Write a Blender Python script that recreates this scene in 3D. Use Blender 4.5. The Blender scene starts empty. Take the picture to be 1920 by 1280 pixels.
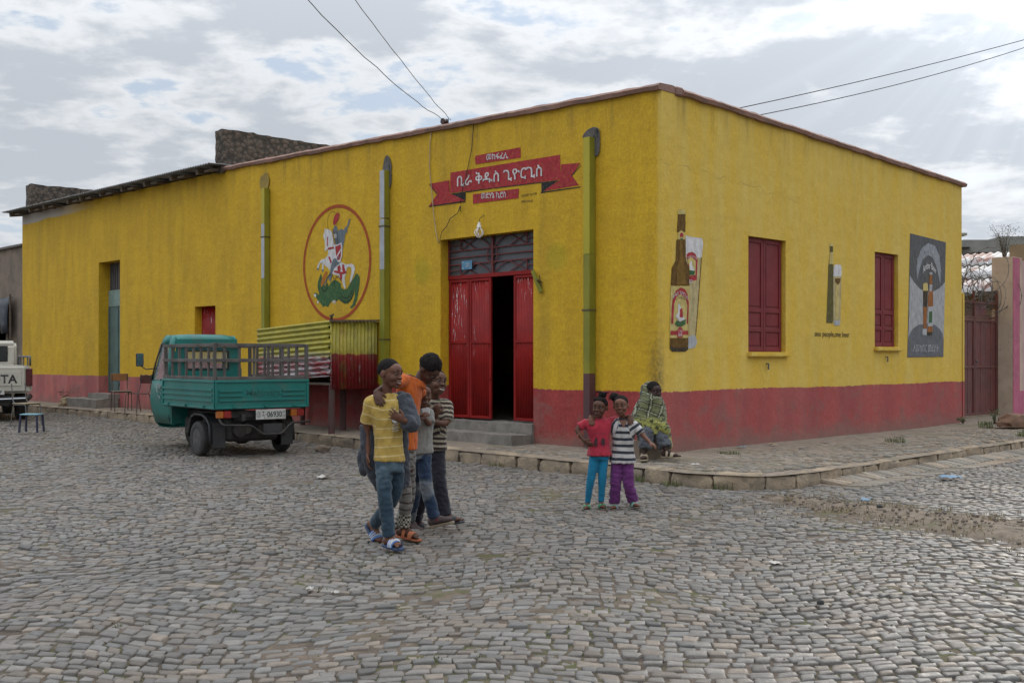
# A yellow corner bar on a cobbled crossroads, three-wheeler, children and a seated man.
import bpy, bmesh, math, random
import numpy as np
from mathutils import Vector, Matrix, noise
random.seed(7); RNG = np.random.default_rng(11)
SC = bpy.context.scene; COL = SC.collection
R = math.radians

# ------------------------------------------------------------------ camera
cam_d = bpy.data.cameras.new('camera'); cam = bpy.data.objects.new('camera', cam_d); COL.objects.link(cam)
cam.location = (0, 0, 1.5); cam.rotation_euler = (R(90), 0, 0)
cam_d.sensor_width = 36; cam_d.lens = 38.59; cam_d.shift_y = 0.0156
cam_d.clip_start = 0.05; cam_d.clip_end = 3000
SC.camera = cam
SC.view_settings.view_transform = 'Standard'; SC.view_settings.look = 'None'
SC.view_settings.gamma = 1; SC.view_settings.use_curve_mapping = False
SC.view_settings.exposure = 0.40
SC.cycles.max_bounces = 6; SC.cycles.diffuse_bounces = 3; SC.cycles.glossy_bounces = 3; SC.cycles.use_adaptive_sampling = True; SC.cycles.adaptive_threshold = 0.02

# ------------------------------------------------------------------ sky and sun
SUN_AZ, SUN_EL = 27.0, 19.0           # degrees right of the view axis, above the horizon
sd = Vector((math.sin(R(SUN_AZ))*math.cos(R(SUN_EL)), math.cos(R(SUN_AZ))*math.cos(R(SUN_EL)), math.sin(R(SUN_EL))))
def build_world():
    w = bpy.data.worlds.new('World'); SC.world = w; w.use_nodes = True
    nt = w.node_tree; N = nt.nodes; L = nt.links; N.clear()
    def n(t, **k):
        x = N.new(t)
        for a, b in k.items(): setattr(x, a, b)
        return x
    def mth(op, a, b=None, c=None, clamp=False):
        x = n('ShaderNodeMath', operation=op, use_clamp=clamp)
        for i, v in enumerate((a, b, c)):
            if v is None: continue
            if isinstance(v, (int, float)): x.inputs[i].default_value = v
            else: L.new(v, x.inputs[i])
        return x.outputs[0]
    def ramp(v, a, b, lo=0.0, hi=1.0):
        x = n('ShaderNodeMapRange', interpolation_type='SMOOTHSTEP')
        L.new(v, x.inputs[0])
        for i, q in enumerate((a, b, lo, hi)): x.inputs[i+1].default_value = q
        return x.outputs[0]
    def mix(f, a, b):
        x = n('ShaderNodeMix', data_type='RGBA')
        if isinstance(f, (int, float)): x.inputs[0].default_value = f
        else: L.new(f, x.inputs[0])
        for s, v in ((6, a), (7, b)):
            if isinstance(v, tuple): x.inputs[s].default_value = (*v, 1)
            else: L.new(v, x.inputs[s])
        return x.outputs[2]
    tc = n('ShaderNodeTexCoord'); sep = n('ShaderNodeSeparateXYZ'); L.new(tc.outputs['Generated'], sep.inputs[0])
    x, y, z = sep.outputs
    zz = mth('ADD', mth('MAXIMUM', z, 0.0), 0.16)
    cu = n('ShaderNodeCombineXYZ'); L.new(mth('DIVIDE', x, zz), cu.inputs[0]); L.new(mth('DIVIDE', y, zz), cu.inputs[1])
    def nz(scale, detail, rough, off, dist=0.0):
        m = n('ShaderNodeMapping'); m.inputs['Location'].default_value = off; L.new(cu.outputs[0], m.inputs[0])
        t = n('ShaderNodeTexNoise'); L.new(m.outputs[0], t.inputs['Vector'])
        t.inputs['Scale'].default_value = scale; t.inputs['Detail'].default_value = detail
        t.inputs['Roughness'].default_value = rough; t.inputs['Distortion'].default_value = dist
        return t.outputs['Fac']
    big = nz(1.5, 7, 0.55, (3.1, 1.7, 0.4), 0.25)
    lump = nz(4.6, 8, 0.58, (9.2, 4.3, 2.0), 0.15)
    wisp = nz(8.0, 6, 0.6, (1.2, 8.3, 5.0), 0.3)
    den = mth('ADD', mth('MULTIPLY', big, 0.52), mth('ADD', mth('MULTIPLY', lump, 0.40), mth('MULTIPLY', wisp, 0.08)))
    cover = ramp(den, 0.415, 0.465)
    thick = ramp(den, 0.455, 0.545)
    # angle to the sun
    vd = n('ShaderNodeVectorMath', operation='DOT_PRODUCT'); L.new(tc.outputs['Generated'], vd.inputs[0]); vd.inputs[1].default_value = sd
    cs = mth('MAXIMUM', vd.outputs['Value'], 0.0)
    glow = mth('POWER', cs, 26.0); halo = mth('POWER', cs, 6.0); core = mth('POWER', cs, 260.0)
    # faint shafts of light fanning out below the hidden sun
    sr = Vector((math.cos(R(SUN_AZ)), -math.sin(R(SUN_AZ)), 0)); su = sd.cross(sr) * -1
    d1 = n('ShaderNodeVectorMath', operation='DOT_PRODUCT'); L.new(tc.outputs['Generated'], d1.inputs[0]); d1.inputs[1].default_value = sr
    d2 = n('ShaderNodeVectorMath', operation='DOT_PRODUCT'); L.new(tc.outputs['Generated'], d2.inputs[0]); d2.inputs[1].default_value = su
    ang = mth('ARCTAN2', d1.outputs['Value'], mth('MULTIPLY', d2.outputs['Value'], -1.0))
    rn = n('ShaderNodeTexNoise', noise_dimensions='1D'); L.new(ang, rn.inputs['W']); rn.inputs['Scale'].default_value = 9; rn.inputs['Detail'].default_value = 2
    ray = mth('MULTIPLY', ramp(rn.outputs['Fac'], 0.42, 0.66), mth('MULTIPLY', mth('POWER', cs, 18.0), ramp(d2.outputs['Value'], 0.0, -0.06)))
    sky = n('ShaderNodeTexSky', sky_type='NISHITA'); sky.sun_disc = False
    sky.sun_elevation = R(SUN_EL); sky.sun_rotation = R(SUN_AZ); sky.air_density = 1.0; sky.dust_density = 1.5; sky.ozone_density = 1.2; sky.altitude = 2000
    blue = mix(0.75, sky.outputs[0], (4.75, 5.35, 6.1))            # thin high veil in front of the blue
    cl = mix(thick, (6.55, 6.75, 7.0), (4.35, 4.7, 5.18))       # sunlit thin edges, grey thick bases
    col = mix(cover, blue, cl)
    lo = ramp(z, 0.30, 0.0)
    col = mix(mth('MULTIPLY', lo, 0.40), col, (5.0, 5.35, 5.75))
    gain = mth('ADD', mth('ADD', 1.0, mth('MULTIPLY', halo, 0.06)), mth('ADD', mth('MULTIPLY', glow, 0.22), mth('ADD', mth('MULTIPLY', core, 0.7), mth('MULTIPLY', ray, 0.08))))
    gain = mth('MULTIPLY', gain, mth('ADD', 0.90, mth('MULTIPLY', ramp(z, 0.15, 1.0), 1.85)))   # an overcast sky is brightest overhead
    vm = n('ShaderNodeVectorMath', operation='SCALE'); L.new(col, vm.inputs[0]); L.new(gain, vm.inputs['Scale'])
    below = mix(ramp(z, -0.02, 0.0), (1.5, 1.4, 1.3), vm.outputs[0])
    bg = n('ShaderNodeBackground'); L.new(below, bg.inputs[0]); bg.inputs[1].default_value = 0.1
    out = n('ShaderNodeOutputWorld'); L.new(bg.outputs[0], out.inputs[0])
build_world()
sl = bpy.data.lights.new('sun', 'SUN'); sl.energy = 0.9; sl.angle = R(14); sl.color = (1.0, 0.94, 0.85)
sun = bpy.data.objects.new('sun', sl); COL.objects.link(sun)
sun.rotation_euler = sd.to_track_quat('Z', 'Y').to_euler(); sun.location = (20, 30, 30)

# ------------------------------------------------------------------ materials
MATS = {}
def newmat(name):
    m = bpy.data.materials.new(name); m.use_nodes = True; MATS[name] = m
    nt = m.node_tree; b = nt.nodes['Principled BSDF']
    return m, nt, b
class NT:
    """tiny node-building helper"""
    def __init__(s, nt): s.nt = nt; s.N = nt.nodes; s.L = nt.links
    def n(s, t, **k):
        x = s.N.new(t)
        for a, b in k.items(): setattr(x, a, b)
        return x
    def put(s, sock, v):
        if isinstance(v, tuple) and len(v) == 3 and sock.type == 'RGBA': v = (*v, 1)
        if hasattr(v, 'node'): s.L.new(v, sock)
        else: sock.default_value = v
    def coord(s, kind='Object', scale=(1, 1, 1)):
        t = s.n('ShaderNodeTexCoord'); m = s.n('ShaderNodeMapping'); s.L.new(t.outputs[kind], m.inputs[0]); m.inputs['Scale'].default_value = scale
        return m.outputs[0]
    def noise(s, vec, scale, detail=4, rough=0.55, dist=0.0):
        t = s.n('ShaderNodeTexNoise'); s.L.new(vec, t.inputs['Vector'])
        t.inputs['Scale'].default_value = scale; t.inputs['Detail'].default_value = detail; t.inputs['Roughness'].default_value = rough; t.inputs['Distortion'].default_value = dist
        return t.outputs['Fac']
    def m(s, op, a, b=0.0, c=0.0, clamp=False):
        x = s.n('ShaderNodeMath', operation=op, use_clamp=clamp)
        for i, v in enumerate((a, b, c)): s.put(x.inputs[i], v)
        return x.outputs[0]
    def ramp(s, v, a, b, lo=0.0, hi=1.0):
        x = s.n('ShaderNodeMapRange', interpolation_type='SMOOTHSTEP')
        for i, q in enumerate((v, a, b, lo, hi)): s.put(x.inputs[i], q)
        return x.outputs[0]
    def mix(s, f, a, b, blend='MIX'):
        x = s.n('ShaderNodeMix', data_type='RGBA', blend_type=blend)
        s.put(x.inputs[0], f); s.put(x.inputs[6], a); s.put(x.inputs[7], b)
        return x.outputs[2]
    def bump(s, b, h, strength, dist=0.01):
        x = s.n('ShaderNodeBump'); x.inputs['Strength'].default_value = strength; x.inputs['Distance'].default_value = dist
        s.L.new(h, x.inputs['Height']); s.L.new(x.outputs[0], b.inputs['Normal'])
    def sep(s, vec):
        x = s.n('ShaderNodeSeparateXYZ'); s.L.new(vec, x.inputs[0]); return x.outputs
    def attr(s, name, out='Fac'):
        x = s.n('ShaderNodeAttribute'); x.attribute_name = name; return x.outputs[out]
def pm(name, c1, c2=None, scale=6.0, lo=0.35, hi=0.65, rough=0.75, bump=0.15, bscale=60.0, metal=0.0, stretch=(1, 1, 1), dirt=0.0, dirtc=(0.12, 0.10, 0.08), dist=0.01, spec=0.5):
    if name in MATS: return MATS[name]
    m, nt, b = newmat(name); h = NT(nt); v = h.coord('Object', stretch)
    if c2 is None: c2 = tuple(c*0.8 for c in c1)
    col = h.mix(h.ramp(h.noise(v, scale, 5), lo, hi), c1, c2)
    if dirt > 0: col = h.mix(h.m('MULTIPLY', h.ramp(h.noise(v, scale*2.7, 6, 0.65), 0.5, 0.72), dirt), col, dirtc)
    h.put(b.inputs['Base Color'], col); b.inputs['Metallic'].default_value = metal
    b.inputs['Specular IOR Level'].default_value = spec
    h.put(b.inputs['Roughness'], h.ramp(h.noise(v, scale*1.7, 3), 0.2, 0.8, max(rough-0.1, 0.05), min(rough+0.1, 1)))
    if bump: h.bump(b, h.noise(v, bscale, 5, 0.6), bump, dist)
    return m

# ------------------------------------------------------------------ mesh helpers
class MB:
    def __init__(s): s.v = []; s.f = []; s.mi = []
    def add(s, vs, fs, mi=0):
        o = len(s.v); s.v += [tuple(p) for p in vs]; s.f += [tuple(i+o for i in q) for q in fs]; s.mi += [mi]*len(fs); return s
    def box(s, a, b, mi=0):
        (x0, y0, z0), (x1, y1, z1) = a, b
        return s.add([(x0,y0,z0),(x1,y0,z0),(x1,y1,z0),(x0,y1,z0),(x0,y0,z1),(x1,y0,z1),(x1,y1,z1),(x0,y1,z1)],
                     [(0,3,2,1),(4,5,6,7),(0,1,5,4),(1,2,6,5),(2,3,7,6),(3,0,4,7)], mi)
    def beam(s, p, q, w, h=None, up=(0, 0, 1), mi=0):
        """a box bar from p to q with section w x h"""
        p, q = Vector(p), Vector(q); d = (q-p).normalized(); u = Vector(up)
        if abs(d.dot(u)) > 0.98: u = Vector((1, 0, 0))
        a = d.cross(u).normalized(); b = a.cross(d); h = h or w
        vs = [c + a*sx*w/2 + b*sy*h/2 for c in (p, q) for sx, sy in ((-1,-1),(1,-1),(1,1),(-1,1))]
        return s.add(vs, [(0,1,2,3)[::-1],(4,5,6,7),(0,1,5,4),(1,2,6,5),(2,3,7,6),(3,0,4,7)], mi)
    def tube(s, pts, r, n=8, mi=0, cap=True, sq=None):
        """tube through pts; r is a number or one per point or (rx, ry) per point"""
        pts = [Vector(p) for p in pts]; k = len(pts)
        rr = [r]*k if isinstance(r, (int, float)) else list(r)
        t0 = (pts[1]-pts[0]).normalized(); u = Vector((0, 0, 1)) if abs(t0.z) < 0.9 else Vector((1, 0, 0))
        if sq is not None: u = Vector(sq)
        a = t0.cross(u).normalized(); vs = []
        for i, p in enumerate(pts):
            t = (pts[min(i+1, k-1)]-pts[max(i-1, 0)]).normalized()
            a = (a - t*a.dot(t)).normalized(); b = t.cross(a)
            rx, ry = rr[i] if isinstance(rr[i], (tuple, list)) else (rr[i], rr[i])
            for j in range(n):
                c = 2*math.pi*j/n; vs.append(p + a*math.cos(c)*rx + b*math.sin(c)*ry)
        fs = [(i*n+j, i*n+(j+1) % n, (i+1)*n+(j+1) % n, (i+1)*n+j) for i in range(k-1) for j in range(n)]
        if cap: fs += [tuple(range(n))[::-1], tuple(range((k-1)*n, k*n))]
        return s.add(vs, fs, mi)
    def ell(s, c, r, M=None, nu=14, nv=9, mi=0):
        """an ellipsoid"""
        c = Vector(c); vs = []; fs = []
        for i in range(nv+1):
            th = math.pi*i/nv
            for j in range(nu):
                ph = 2*math.pi*j/nu; p = Vector((r[0]*math.sin(th)*math.cos(ph), r[1]*math.sin(th)*math.sin(ph), r[2]*math.cos(th)))
                vs.append(c + (M @ p if M else p))
        for i in range(nv):
            for j in range(nu):
                a, b2 = i*nu+j, i*nu+(j+1) % nu; q = (a, a+nu, b2+nu, b2)
                fs.append(q)
        return s.add(vs, fs, mi)
    def prism(s, poly, d, origin=(0,0,0), ex=(1,0,0), ey=(0,0,1), en=(0,-1,0), mi=0):
        """a flat outline (2D) given thickness d along en"""
        o, ex, ey, en = Vector(origin), Vector(ex), Vector(ey), Vector(en); n = len(poly)
        ar = sum(poly[i][0]*poly[(i+1) % n][1]-poly[(i+1) % n][0]*poly[i][1] for i in range(n))
        if (ar > 0) != (ex.cross(ey).dot(en) > 0): poly = poly[::-1]
        vs = [o+ex*a+ey*b for a, b in poly] + [o+ex*a+ey*b+en*d for a, b in poly]
        fs = [tuple(range(n))[::-1], tuple(range(n, 2*n))] + [(i, (i+1) % n, n+(i+1) % n, n+i) for i in range(n)]
        return s.add(vs, fs, mi)
    def lathe(s, prof, n=20, c=(0,0,0), axis='z', mi=0, cap=True):
        """revolve (radius, height) pairs"""
        vs = []; k = len(prof); c = Vector(c)
        for r_, z in prof:
            for j in range(n):
                a = 2*math.pi*j/n; p = (r_*math.cos(a), r_*math.sin(a), z)
                if axis == 'y': p = (p[0], p[2], -p[1])
                if axis == 'x': p = (p[2], p[1], -p[0])
                vs.append(c+Vector(p))
        fs = [(i*n+j, i*n+(j+1) % n, (i+1)*n+(j+1) % n, (i+1)*n+j) for i in range(k-1) for j in range(n)]
        if cap and prof[0][0] > 1e-4: fs.append(tuple(range(n))[::-1])
        if cap and prof[-1][0] > 1e-4: fs.append(tuple(range((k-1)*n, k*n)))
        return s.add(vs, fs, mi)
    def mesh(s, name='mesh'):
        me = bpy.data.meshes.new(name); me.from_pydata(s.v, [], s.f); return me
    def build(s, name, mat=None, parent=None, smooth=False, bevel=0.0, seg=1, weld=False, recalc=False, ang=40):
        me = s.mesh(name)
        if weld or bevel or recalc:
            bm = bmesh.new(); bm.from_mesh(me)
            if weld: bmesh.ops.remove_doubles(bm, verts=bm.verts, dist=1e-5)
            bmesh.ops.recalc_face_normals(bm, faces=bm.faces)
            if bevel:
                ed = [e for e in bm.edges if len(e.link_faces) == 2 and e.calc_face_angle(0) > R(35)]
                bmesh.ops.bevel(bm, geom=ed, offset=bevel, offset_type='OFFSET', segments=seg, affect='EDGES', clamp_overlap=True)
            bm.to_mesh(me); bm.free()
        mats = mat if isinstance(mat, (list, tuple)) else [mat]
        for q in mats:
            if q: me.materials.append(q)
        if len(mats) > 1 and not bevel and not weld and len(me.polygons) == len(s.mi):
            me.polygons.foreach_set('material_index', s.mi)
        return mobj(name, me, parent, smooth, ang)
def mobj(name, me, parent=None, smooth=False, ang=40):
    if smooth:
        me.polygons.foreach_set('use_smooth', [True]*len(me.polygons))
        if ang: me.set_sharp_from_angle(angle=R(ang))
    o = bpy.data.objects.new(name, me); COL.objects.link(o)
    if parent: o.parent = parent
    return o
def thing(name, label, cat, loc=(0,0,0), rz=0.0, group=None, kind=None):
    o = bpy.data.objects.new(name, None); o.empty_display_size = 0.1; COL.objects.link(o); o.location = loc; o.rotation_euler = (0, 0, rz)
    return tag(o, label, cat, group)
def tag(o, label=None, cat=None, group=None, kind=None):
    if label: o['label'] = label
    if cat: o['category'] = cat
    if group: o['group'] = group
    if kind: o['kind'] = kind
    return o
def text_mesh(body, spacing=1.0, bold=0.0):
    c = bpy.data.curves.new('lettering', 'FONT'); c.body = body; c.resolution_u = 3; c.space_character = spacing; c.offset = bold
    o = bpy.data.objects.new('lettering', c); COL.objects.link(o)
    bpy.context.view_layer.update()
    me = bpy.data.meshes.new_from_object(o.evaluated_get(bpy.context.evaluated_depsgraph_get()))
    bpy.data.objects.remove(o); bpy.data.curves.remove(c); me.materials.clear()
    return me
def lettering(body, x0, z0, x1, z1, fn, mat, parent, name='lettering', bold=0.0, arch=None):
    """flat writing fitted to the rectangle (x0,z0)-(x1,z1); fn maps (x, z) to a point"""
    me = text_mesh(body, 1.0, bold); n = len(me.vertices); co = np.zeros(n*3); me.vertices.foreach_get('co', co); co = co.reshape(-1, 3)
    a, b = co.min(0), co.max(0); u = (co[:, 0]-a[0])/(b[0]-a[0]); v = (co[:, 1]-a[1])/(b[1]-a[1])
    if arch: v = v + arch*(1-(2*u-1)**2)
    pts = np.array([fn(x0+(x1-x0)*p, z0+(z1-z0)*q) for p, q in zip(u, v)]); me.vertices.foreach_set('co', pts.ravel()); me.update()
    me.materials.append(mat); return mobj(name, me, parent)

# building frame: local x runs along the front towards the corner, y goes in, corner at the origin
C0 = (2.053, 15.1); TH = -0.79954
AX = (math.cos(TH), math.sin(TH)); AY = (-math.sin(TH), math.cos(TH))
def W(x, y, z=0.0): return Vector((C0[0]+x*AX[0]+y*AY[0], C0[1]+x*AX[1]+y*AY[1], z))
def loc_np(X, Y):
    dx, dy = X-C0[0], Y-C0[1]; return dx*AX[0]+dy*AX[1], dx*AY[0]+dy*AY[1]
def sstep(a, b, x):
    t = np.clip((x-a)/(b-a), 0, 1); return t*t*(3-2*t)
def zroad(X, Y):
    """height of the road surface; it climbs gently towards the far left"""
    lx, ly = loc_np(np.asarray(X, float), np.asarray(Y, float)); return 0.11*sstep(-6, -17, lx)

# ================================================================== ground, cobbles, pavement
KERB = [(-60,-0.95),(-23,-0.95),(-13.5,-0.95),(-7,-1.05),(-2.8,-1.45),(0.66,-1.52),(1.7,-1.62),(2.2,-1.45),(2.52,-1.12),(2.64,-0.34),(2.6,1.33),(2.56,2.9),(2.48,6.2),(2.4,14),(2.4,60)]
def kerb_pts():
    P = np.array(KERB); out = []
    for i in range(len(P)-1):
        k = 10 if np.linalg.norm(P[i+1]-P[i]) < 8 else 2
        for t in np.linspace(0, 1, k, endpoint=False):
            p0, p1, p2, p3 = P[max(i-1,0)], P[i], P[i+1], P[min(i+2,len(P)-1)]
            if k == 2: out.append(p1+(p2-p1)*t)
            else: out.append(0.5*((2*p1)+(p2-p0)*t*0.6/0.6+(2*p0-5*p1+4*p2-p3)*t*t+(3*p1-p0-3*p2+p3)*t**3) if np.linalg.norm(p1-p0) < 8 and np.linalg.norm(p3-p2) < 9 else p1+(p2-p1)*t)
    out.append(P[-1]); return np.array(out)
KP = np.array([q for q in KERB])
def inside_pav(lx, ly):
    """True on the pavement side of the kerb line (local coords)"""
    px = np.array([k[0] for k in KERB]); poly = list(KERB)+[(-60, 60)]
    ins = np.zeros(lx.shape, bool); j = len(poly)-1
    for i in range(len(poly)):
        xi, yi = poly[i]; xj, yj = poly[j]
        c = ((yi > ly) != (yj > ly)) & (lx < (xj-xi)*(ly-yi)/(yj-yi+1e-12)+xi); ins ^= c; j = i
    return ins
def dirt_amt(X, Y):
    """the drifted earth between the two cobbled roads"""
    a = np.array((2.85, 11.65)); b = np.array((6.0, 7.3)); d = b-a; Ld = np.hypot(*d); d = d/Ld
    t = np.clip(((X-a[0])*d[0]+(Y-a[1])*d[1])/Ld, 0, 1); w = 0.22+1.05*t
    dist = np.hypot(X-a[0]-t*Ld*d[0], Y-a[1]-t*Ld*d[1]); return np.exp(-(dist/w)**2*1.4)
def mat_ground():
    m, nt, b = newmat('earth_and_sand'); h = NT(nt); v = h.coord('Object')
    n1 = h.noise(v, 0.7, 6, 0.6); n2 = h.noise(v, 9, 6, 0.65); n3 = h.noise(v, 1.3, 5, 0.6)
    col = h.mix(h.ramp(n2, 0.3, 0.7), (0.130, 0.100, 0.074), (0.070, 0.054, 0.043))
    col = h.mix(h.m('MULTIPLY', h.ramp(n3, 0.46, 0.60), h.ramp(n2, 0.35, 0.6)), col, (0.075, 0.080, 0.028))   # moss in the joints
    col = h.mix(h.m('MULTIPLY', h.attr('earth'), 0.9), col, h.mix(h.ramp(n2, 0.35, 0.65), (0.225, 0.175, 0.130), (0.130, 0.105, 0.082)))
    h.put(b.inputs['Base Color'], col); b.inputs['Roughness'].default_value = 0.95; b.inputs['Specular IOR Level'].default_value = 0.2
    h.bump(b, h.noise(v, 70, 6, 0.7), 0.5, 0.012)
    return m
def build_ground():
    xs = np.concatenate([[-900,-300,-100,-45,-30],np.arange(-20,10.01,0.14),[14,25,45,100,300,900]])
    ys = np.concatenate([[-900,-200,-50,-15,0,3],np.arange(4,32.01,0.14),[36,45,70,120,300,1500]])
    X, Y = np.meshgrid(xs, ys); Z = zroad(X, Y) - 0.0115
    fine = (np.abs(X+5) < 15.2) & (np.abs(Y-18) < 14.2); D = dirt_amt(X, Y)*fine
    ns = np.array([noise.fractal(Vector((a*1.1, c*1.1, 0.3)), 1.0, 2.0, 4) if q else 0 for a, c, q in zip(X.ravel(), Y.ravel(), fine.ravel())]).reshape(X.shape)
    n2 = np.array([noise.noise(Vector((a*6, c*6, 4.3))) if q else 0 for a, c, q in zip(X.ravel(), Y.ravel(), fine.ravel())]).reshape(X.shape)
    lx, ly = loc_np(X, Y); ins = inside_pav(lx, ly)
    drift = np.clip(ns-0.02, 0, 1)*0.013*fine
    Z = Z + drift + n2*0.0025 + D*(0.045+0.03*n2+0.02*ns); Z[ins] -= 0.06
    v = np.stack([X, Y, Z], -1).reshape(-1, 3); ny, nx = X.shape
    i = (np.arange(ny-1)[:, None]*nx+np.arange(nx-1)[None]).ravel(); f = np.stack([i, i+1, i+nx+1, i+nx], 1)
    me = bpy.data.meshes.new('road_ground'); me.from_pydata(v.tolist(), [], f.tolist())
    at = me.attributes.new('earth', 'FLOAT', 'POINT'); at.data.foreach_set('value', np.clip(D*1.1+np.clip(drift*35, 0, 0.6), 0, 1).ravel().astype(np.float32))
    me.materials.append(mat_ground()); o = mobj('road', me, None, True, 0); o['kind'] = 'structure'; return o
road = build_ground()

def mat_cobble(name='cobble_stone', rough=0.62):
    m, nt, b = newmat(name); h = NT(nt); v = h.coord('Object'); t = h.attr('tint', 'Color')
    n1 = h.noise(v, 14, 5, 0.6); n2 = h.noise(v, 60, 4, 0.6)
    col = h.mix(h.ramp(n1, 0.25, 0.75), t, h.mix(0.5, t, (0.10, 0.095, 0.09)))
    col = h.mix(h.m('MULTIPLY', h.ramp(h.noise(v, 1.1, 5, 0.6), 0.5, 0.72), 0.55), col, (0.185, 0.150, 0.118))    # dust
    h.put(b.inputs['Base Color'], col); h.put(b.inputs['Roughness'], h.ramp(n1, 0.3, 0.7, rough-0.12, rough+0.14)); b.inputs['Specular IOR Level'].default_value = 0.30
    h.bump(b, h.m('ADD', h.m('MULTIPLY', n1, 1.8), n2), 0.55, 0.008)
    return m
M_COB = mat_cobble()
def stones_mesh(quads, ztop, tints, name, mat, thick=0.05, dome=0.0068, rnd=0.2, flat=False):
    """quads (n,4,2) stone outlines -> one mesh of slightly domed stones"""
    n = len(quads); q = quads
    o = []
    for i in range(4):
        a, c, nx = q[:, (i-1) % 4], q[:, i], q[:, (i+1) % 4]
        r1 = RNG.uniform(0.02, rnd*0.75, (n, 1)); r2 = RNG.uniform(0.02, rnd*0.75, (n, 1))
        o += [c+(a-c)*r1, c+(nx-c)*r2]
    O = np.stack(o, 1); cen = O.mean(1, keepdims=True)                     # n,8,2
    tilt = RNG.normal(0, 0.026, (n, 1, 2)); zt = (tilt*(O-cen)).sum(-1)
    z = ztop[:, None]
    ring = lambda s, dz: np.concatenate([cen+(O-cen)*s, (z+zt*s+dz)[..., None]], -1)
    jz = RNG.normal(0, 0.0018, (n, 8))
    nr = 3 if flat else 4; V = np.concatenate([ring(1.02, -thick), ring(1.0, -dome*0.9+jz), ring(0.95, -dome*0.15+jz*0.6), ring(0.6, RNG.normal(0.0005, 0.0012, (n, 8)))][:nr], 1); NV = nr*8  # n,32,3
    base = np.array([(r*8+j, r*8+(j+1) % 8, (r+1)*8+(j+1) % 8, (r+1)*8+j) for r in range(nr-1) for j in range(8)])
    F4 = (base[None]+np.arange(n)[:, None, None]*NV).reshape(-1, 4); cap = (np.arange(NV-8, NV)[None]+np.arange(n)[:, None]*NV)
    me = bpy.data.meshes.new(name); nl = len(F4)*4+n*8
    me.vertices.add(n*NV); me.vertices.foreach_set('co', V.reshape(-1).astype(np.float32))
    me.loops.add(nl); me.polygons.add(len(F4)+n)
    me.loops.foreach_set('vertex_index', np.concatenate([F4.ravel(), cap.ravel()]).astype(np.int32))
    st = np.concatenate([np.arange(len(F4))*4, len(F4)*4+np.arange(n)*8]); me.polygons.foreach_set('loop_start', st.astype(np.int32))
    me.polygons.foreach_set('use_smooth', np.ones(len(F4)+n, bool)); me.update(calc_edges=True); me.validate()
    at = me.attributes.new('tint', 'FLOAT_COLOR', 'POINT')
    cc = np.repeat(np.concatenate([tints, np.ones((n, 1))], 1)[:, None], NV, 1); at.data.foreach_set('color', cc.ravel().astype(np.float32))
    me.materials.append(mat); return me
def tints(n, base=(0.162, 0.147, 0.130), warm=0.24):
    k = RNG.normal(1, 0.21, (n, 1)).clip(0.55, 1.5); t = np.array(base)[None]*k
    w = RNG.random(n); t[w < warm] *= (1.12, 1.0, 0.88); t[w > 0.80] *= (0.94, 0.98, 1.02); return t.clip(0.03, 0.6)
def build_cobbles():
    quads = []
    q = 3.6
    while q < 31:
        hq = RNG.uniform(0.078, 0.102); p = -18+RNG.uniform(0, 0.1)
        half = 0.5*q+4.0
        n = int(36/0.09)+60; ln = RNG.uniform(0.074, 0.126, n); e = p+np.concatenate([[0], np.cumsum(ln)])
        a, b = e[:-1], e[1:]; ok = (b > -half-1.5) & (a < half); a, b = a[ok], b[ok]
        g = 0.0065; c = np.stack([np.stack([a+g, np.full_like(a, q+g)], -1), np.stack([b-g, np.full_like(a, q+g)], -1), np.stack([b-g, np.full_like(a, q+hq-g)], -1), np.stack([a+g, np.full_like(a, q+hq-g)], -1)], 1)
        quads.append(c); q += hq
    Q = np.concatenate(quads); Q = Q + RNG.normal(0, 0.0075, Q.shape)
    P, T = Q[..., 0], Q[..., 1]
    amp = 0.13+0.09*np.sin(0.37*P+0.8)*np.cos(0.23*T)+0.08*np.sin(0.9*T+1.1)
    X = P+0.10*np.sin(0.8*T+0.4)+0.05*np.sin(2.1*T+P)
    Y = T+amp*np.sin(2*np.pi*P/2.6+1.1*np.sin(0.42*T)+0.7)+0.04*np.sin(3.1*P+1.7*T)
    Q = np.stack([X, Y], -1); cen = Q.mean(1); cx, cy = cen.T
    lx, ly = loc_np(Q[..., 0], Q[..., 1]); ins = inside_pav(lx, ly).any(1); lcx, lcy = loc_np(cx, cy)
    gut = (lcx > 2.5) & (lcx < 3.12) & (lcy > -0.3)
    keep = ~ins & ~gut & (cy > 3.9) & (cy < 28) & (np.abs(cx) < 0.475*cy+1.0) & (dirt_amt(cx, cy) < RNG.uniform(0.6, 0.9, len(cx)))
    Q, cen = Q[keep], cen[keep]; n = len(Q)
    z = zroad(cen[:, 0], cen[:, 1])+RNG.normal(0, 0.0045, n)+np.array([noise.noise(Vector((a*0.9, b*0.9, 7))) for a, b in cen])*0.010
    tn = tints(n)
    vis = (np.abs(cen[:, 0])/cen[:, 1] < 0.455) & (cen[:, 1] > 5.2); score = np.where(vis, cen[:, 1], 1e9); near = np.argsort(score)[:300]
    msk = np.ones(n, bool); msk[near] = False
    far = mobj('cobbles', stones_mesh(Q[msk], z[msk], tn[msk], 'cobbles', M_COB), road); far['kind'] = 'stuff'
    for i in near:
        c = np.array([cen[i]]); me = stones_mesh(Q[i:i+1]-c[None], np.zeros(1), tn[i:i+1], 'cobble', M_COB)
        o = mobj('cobble', me, road); o.location = (cen[i, 0], cen[i, 1], z[i])
build_cobbles()

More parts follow.
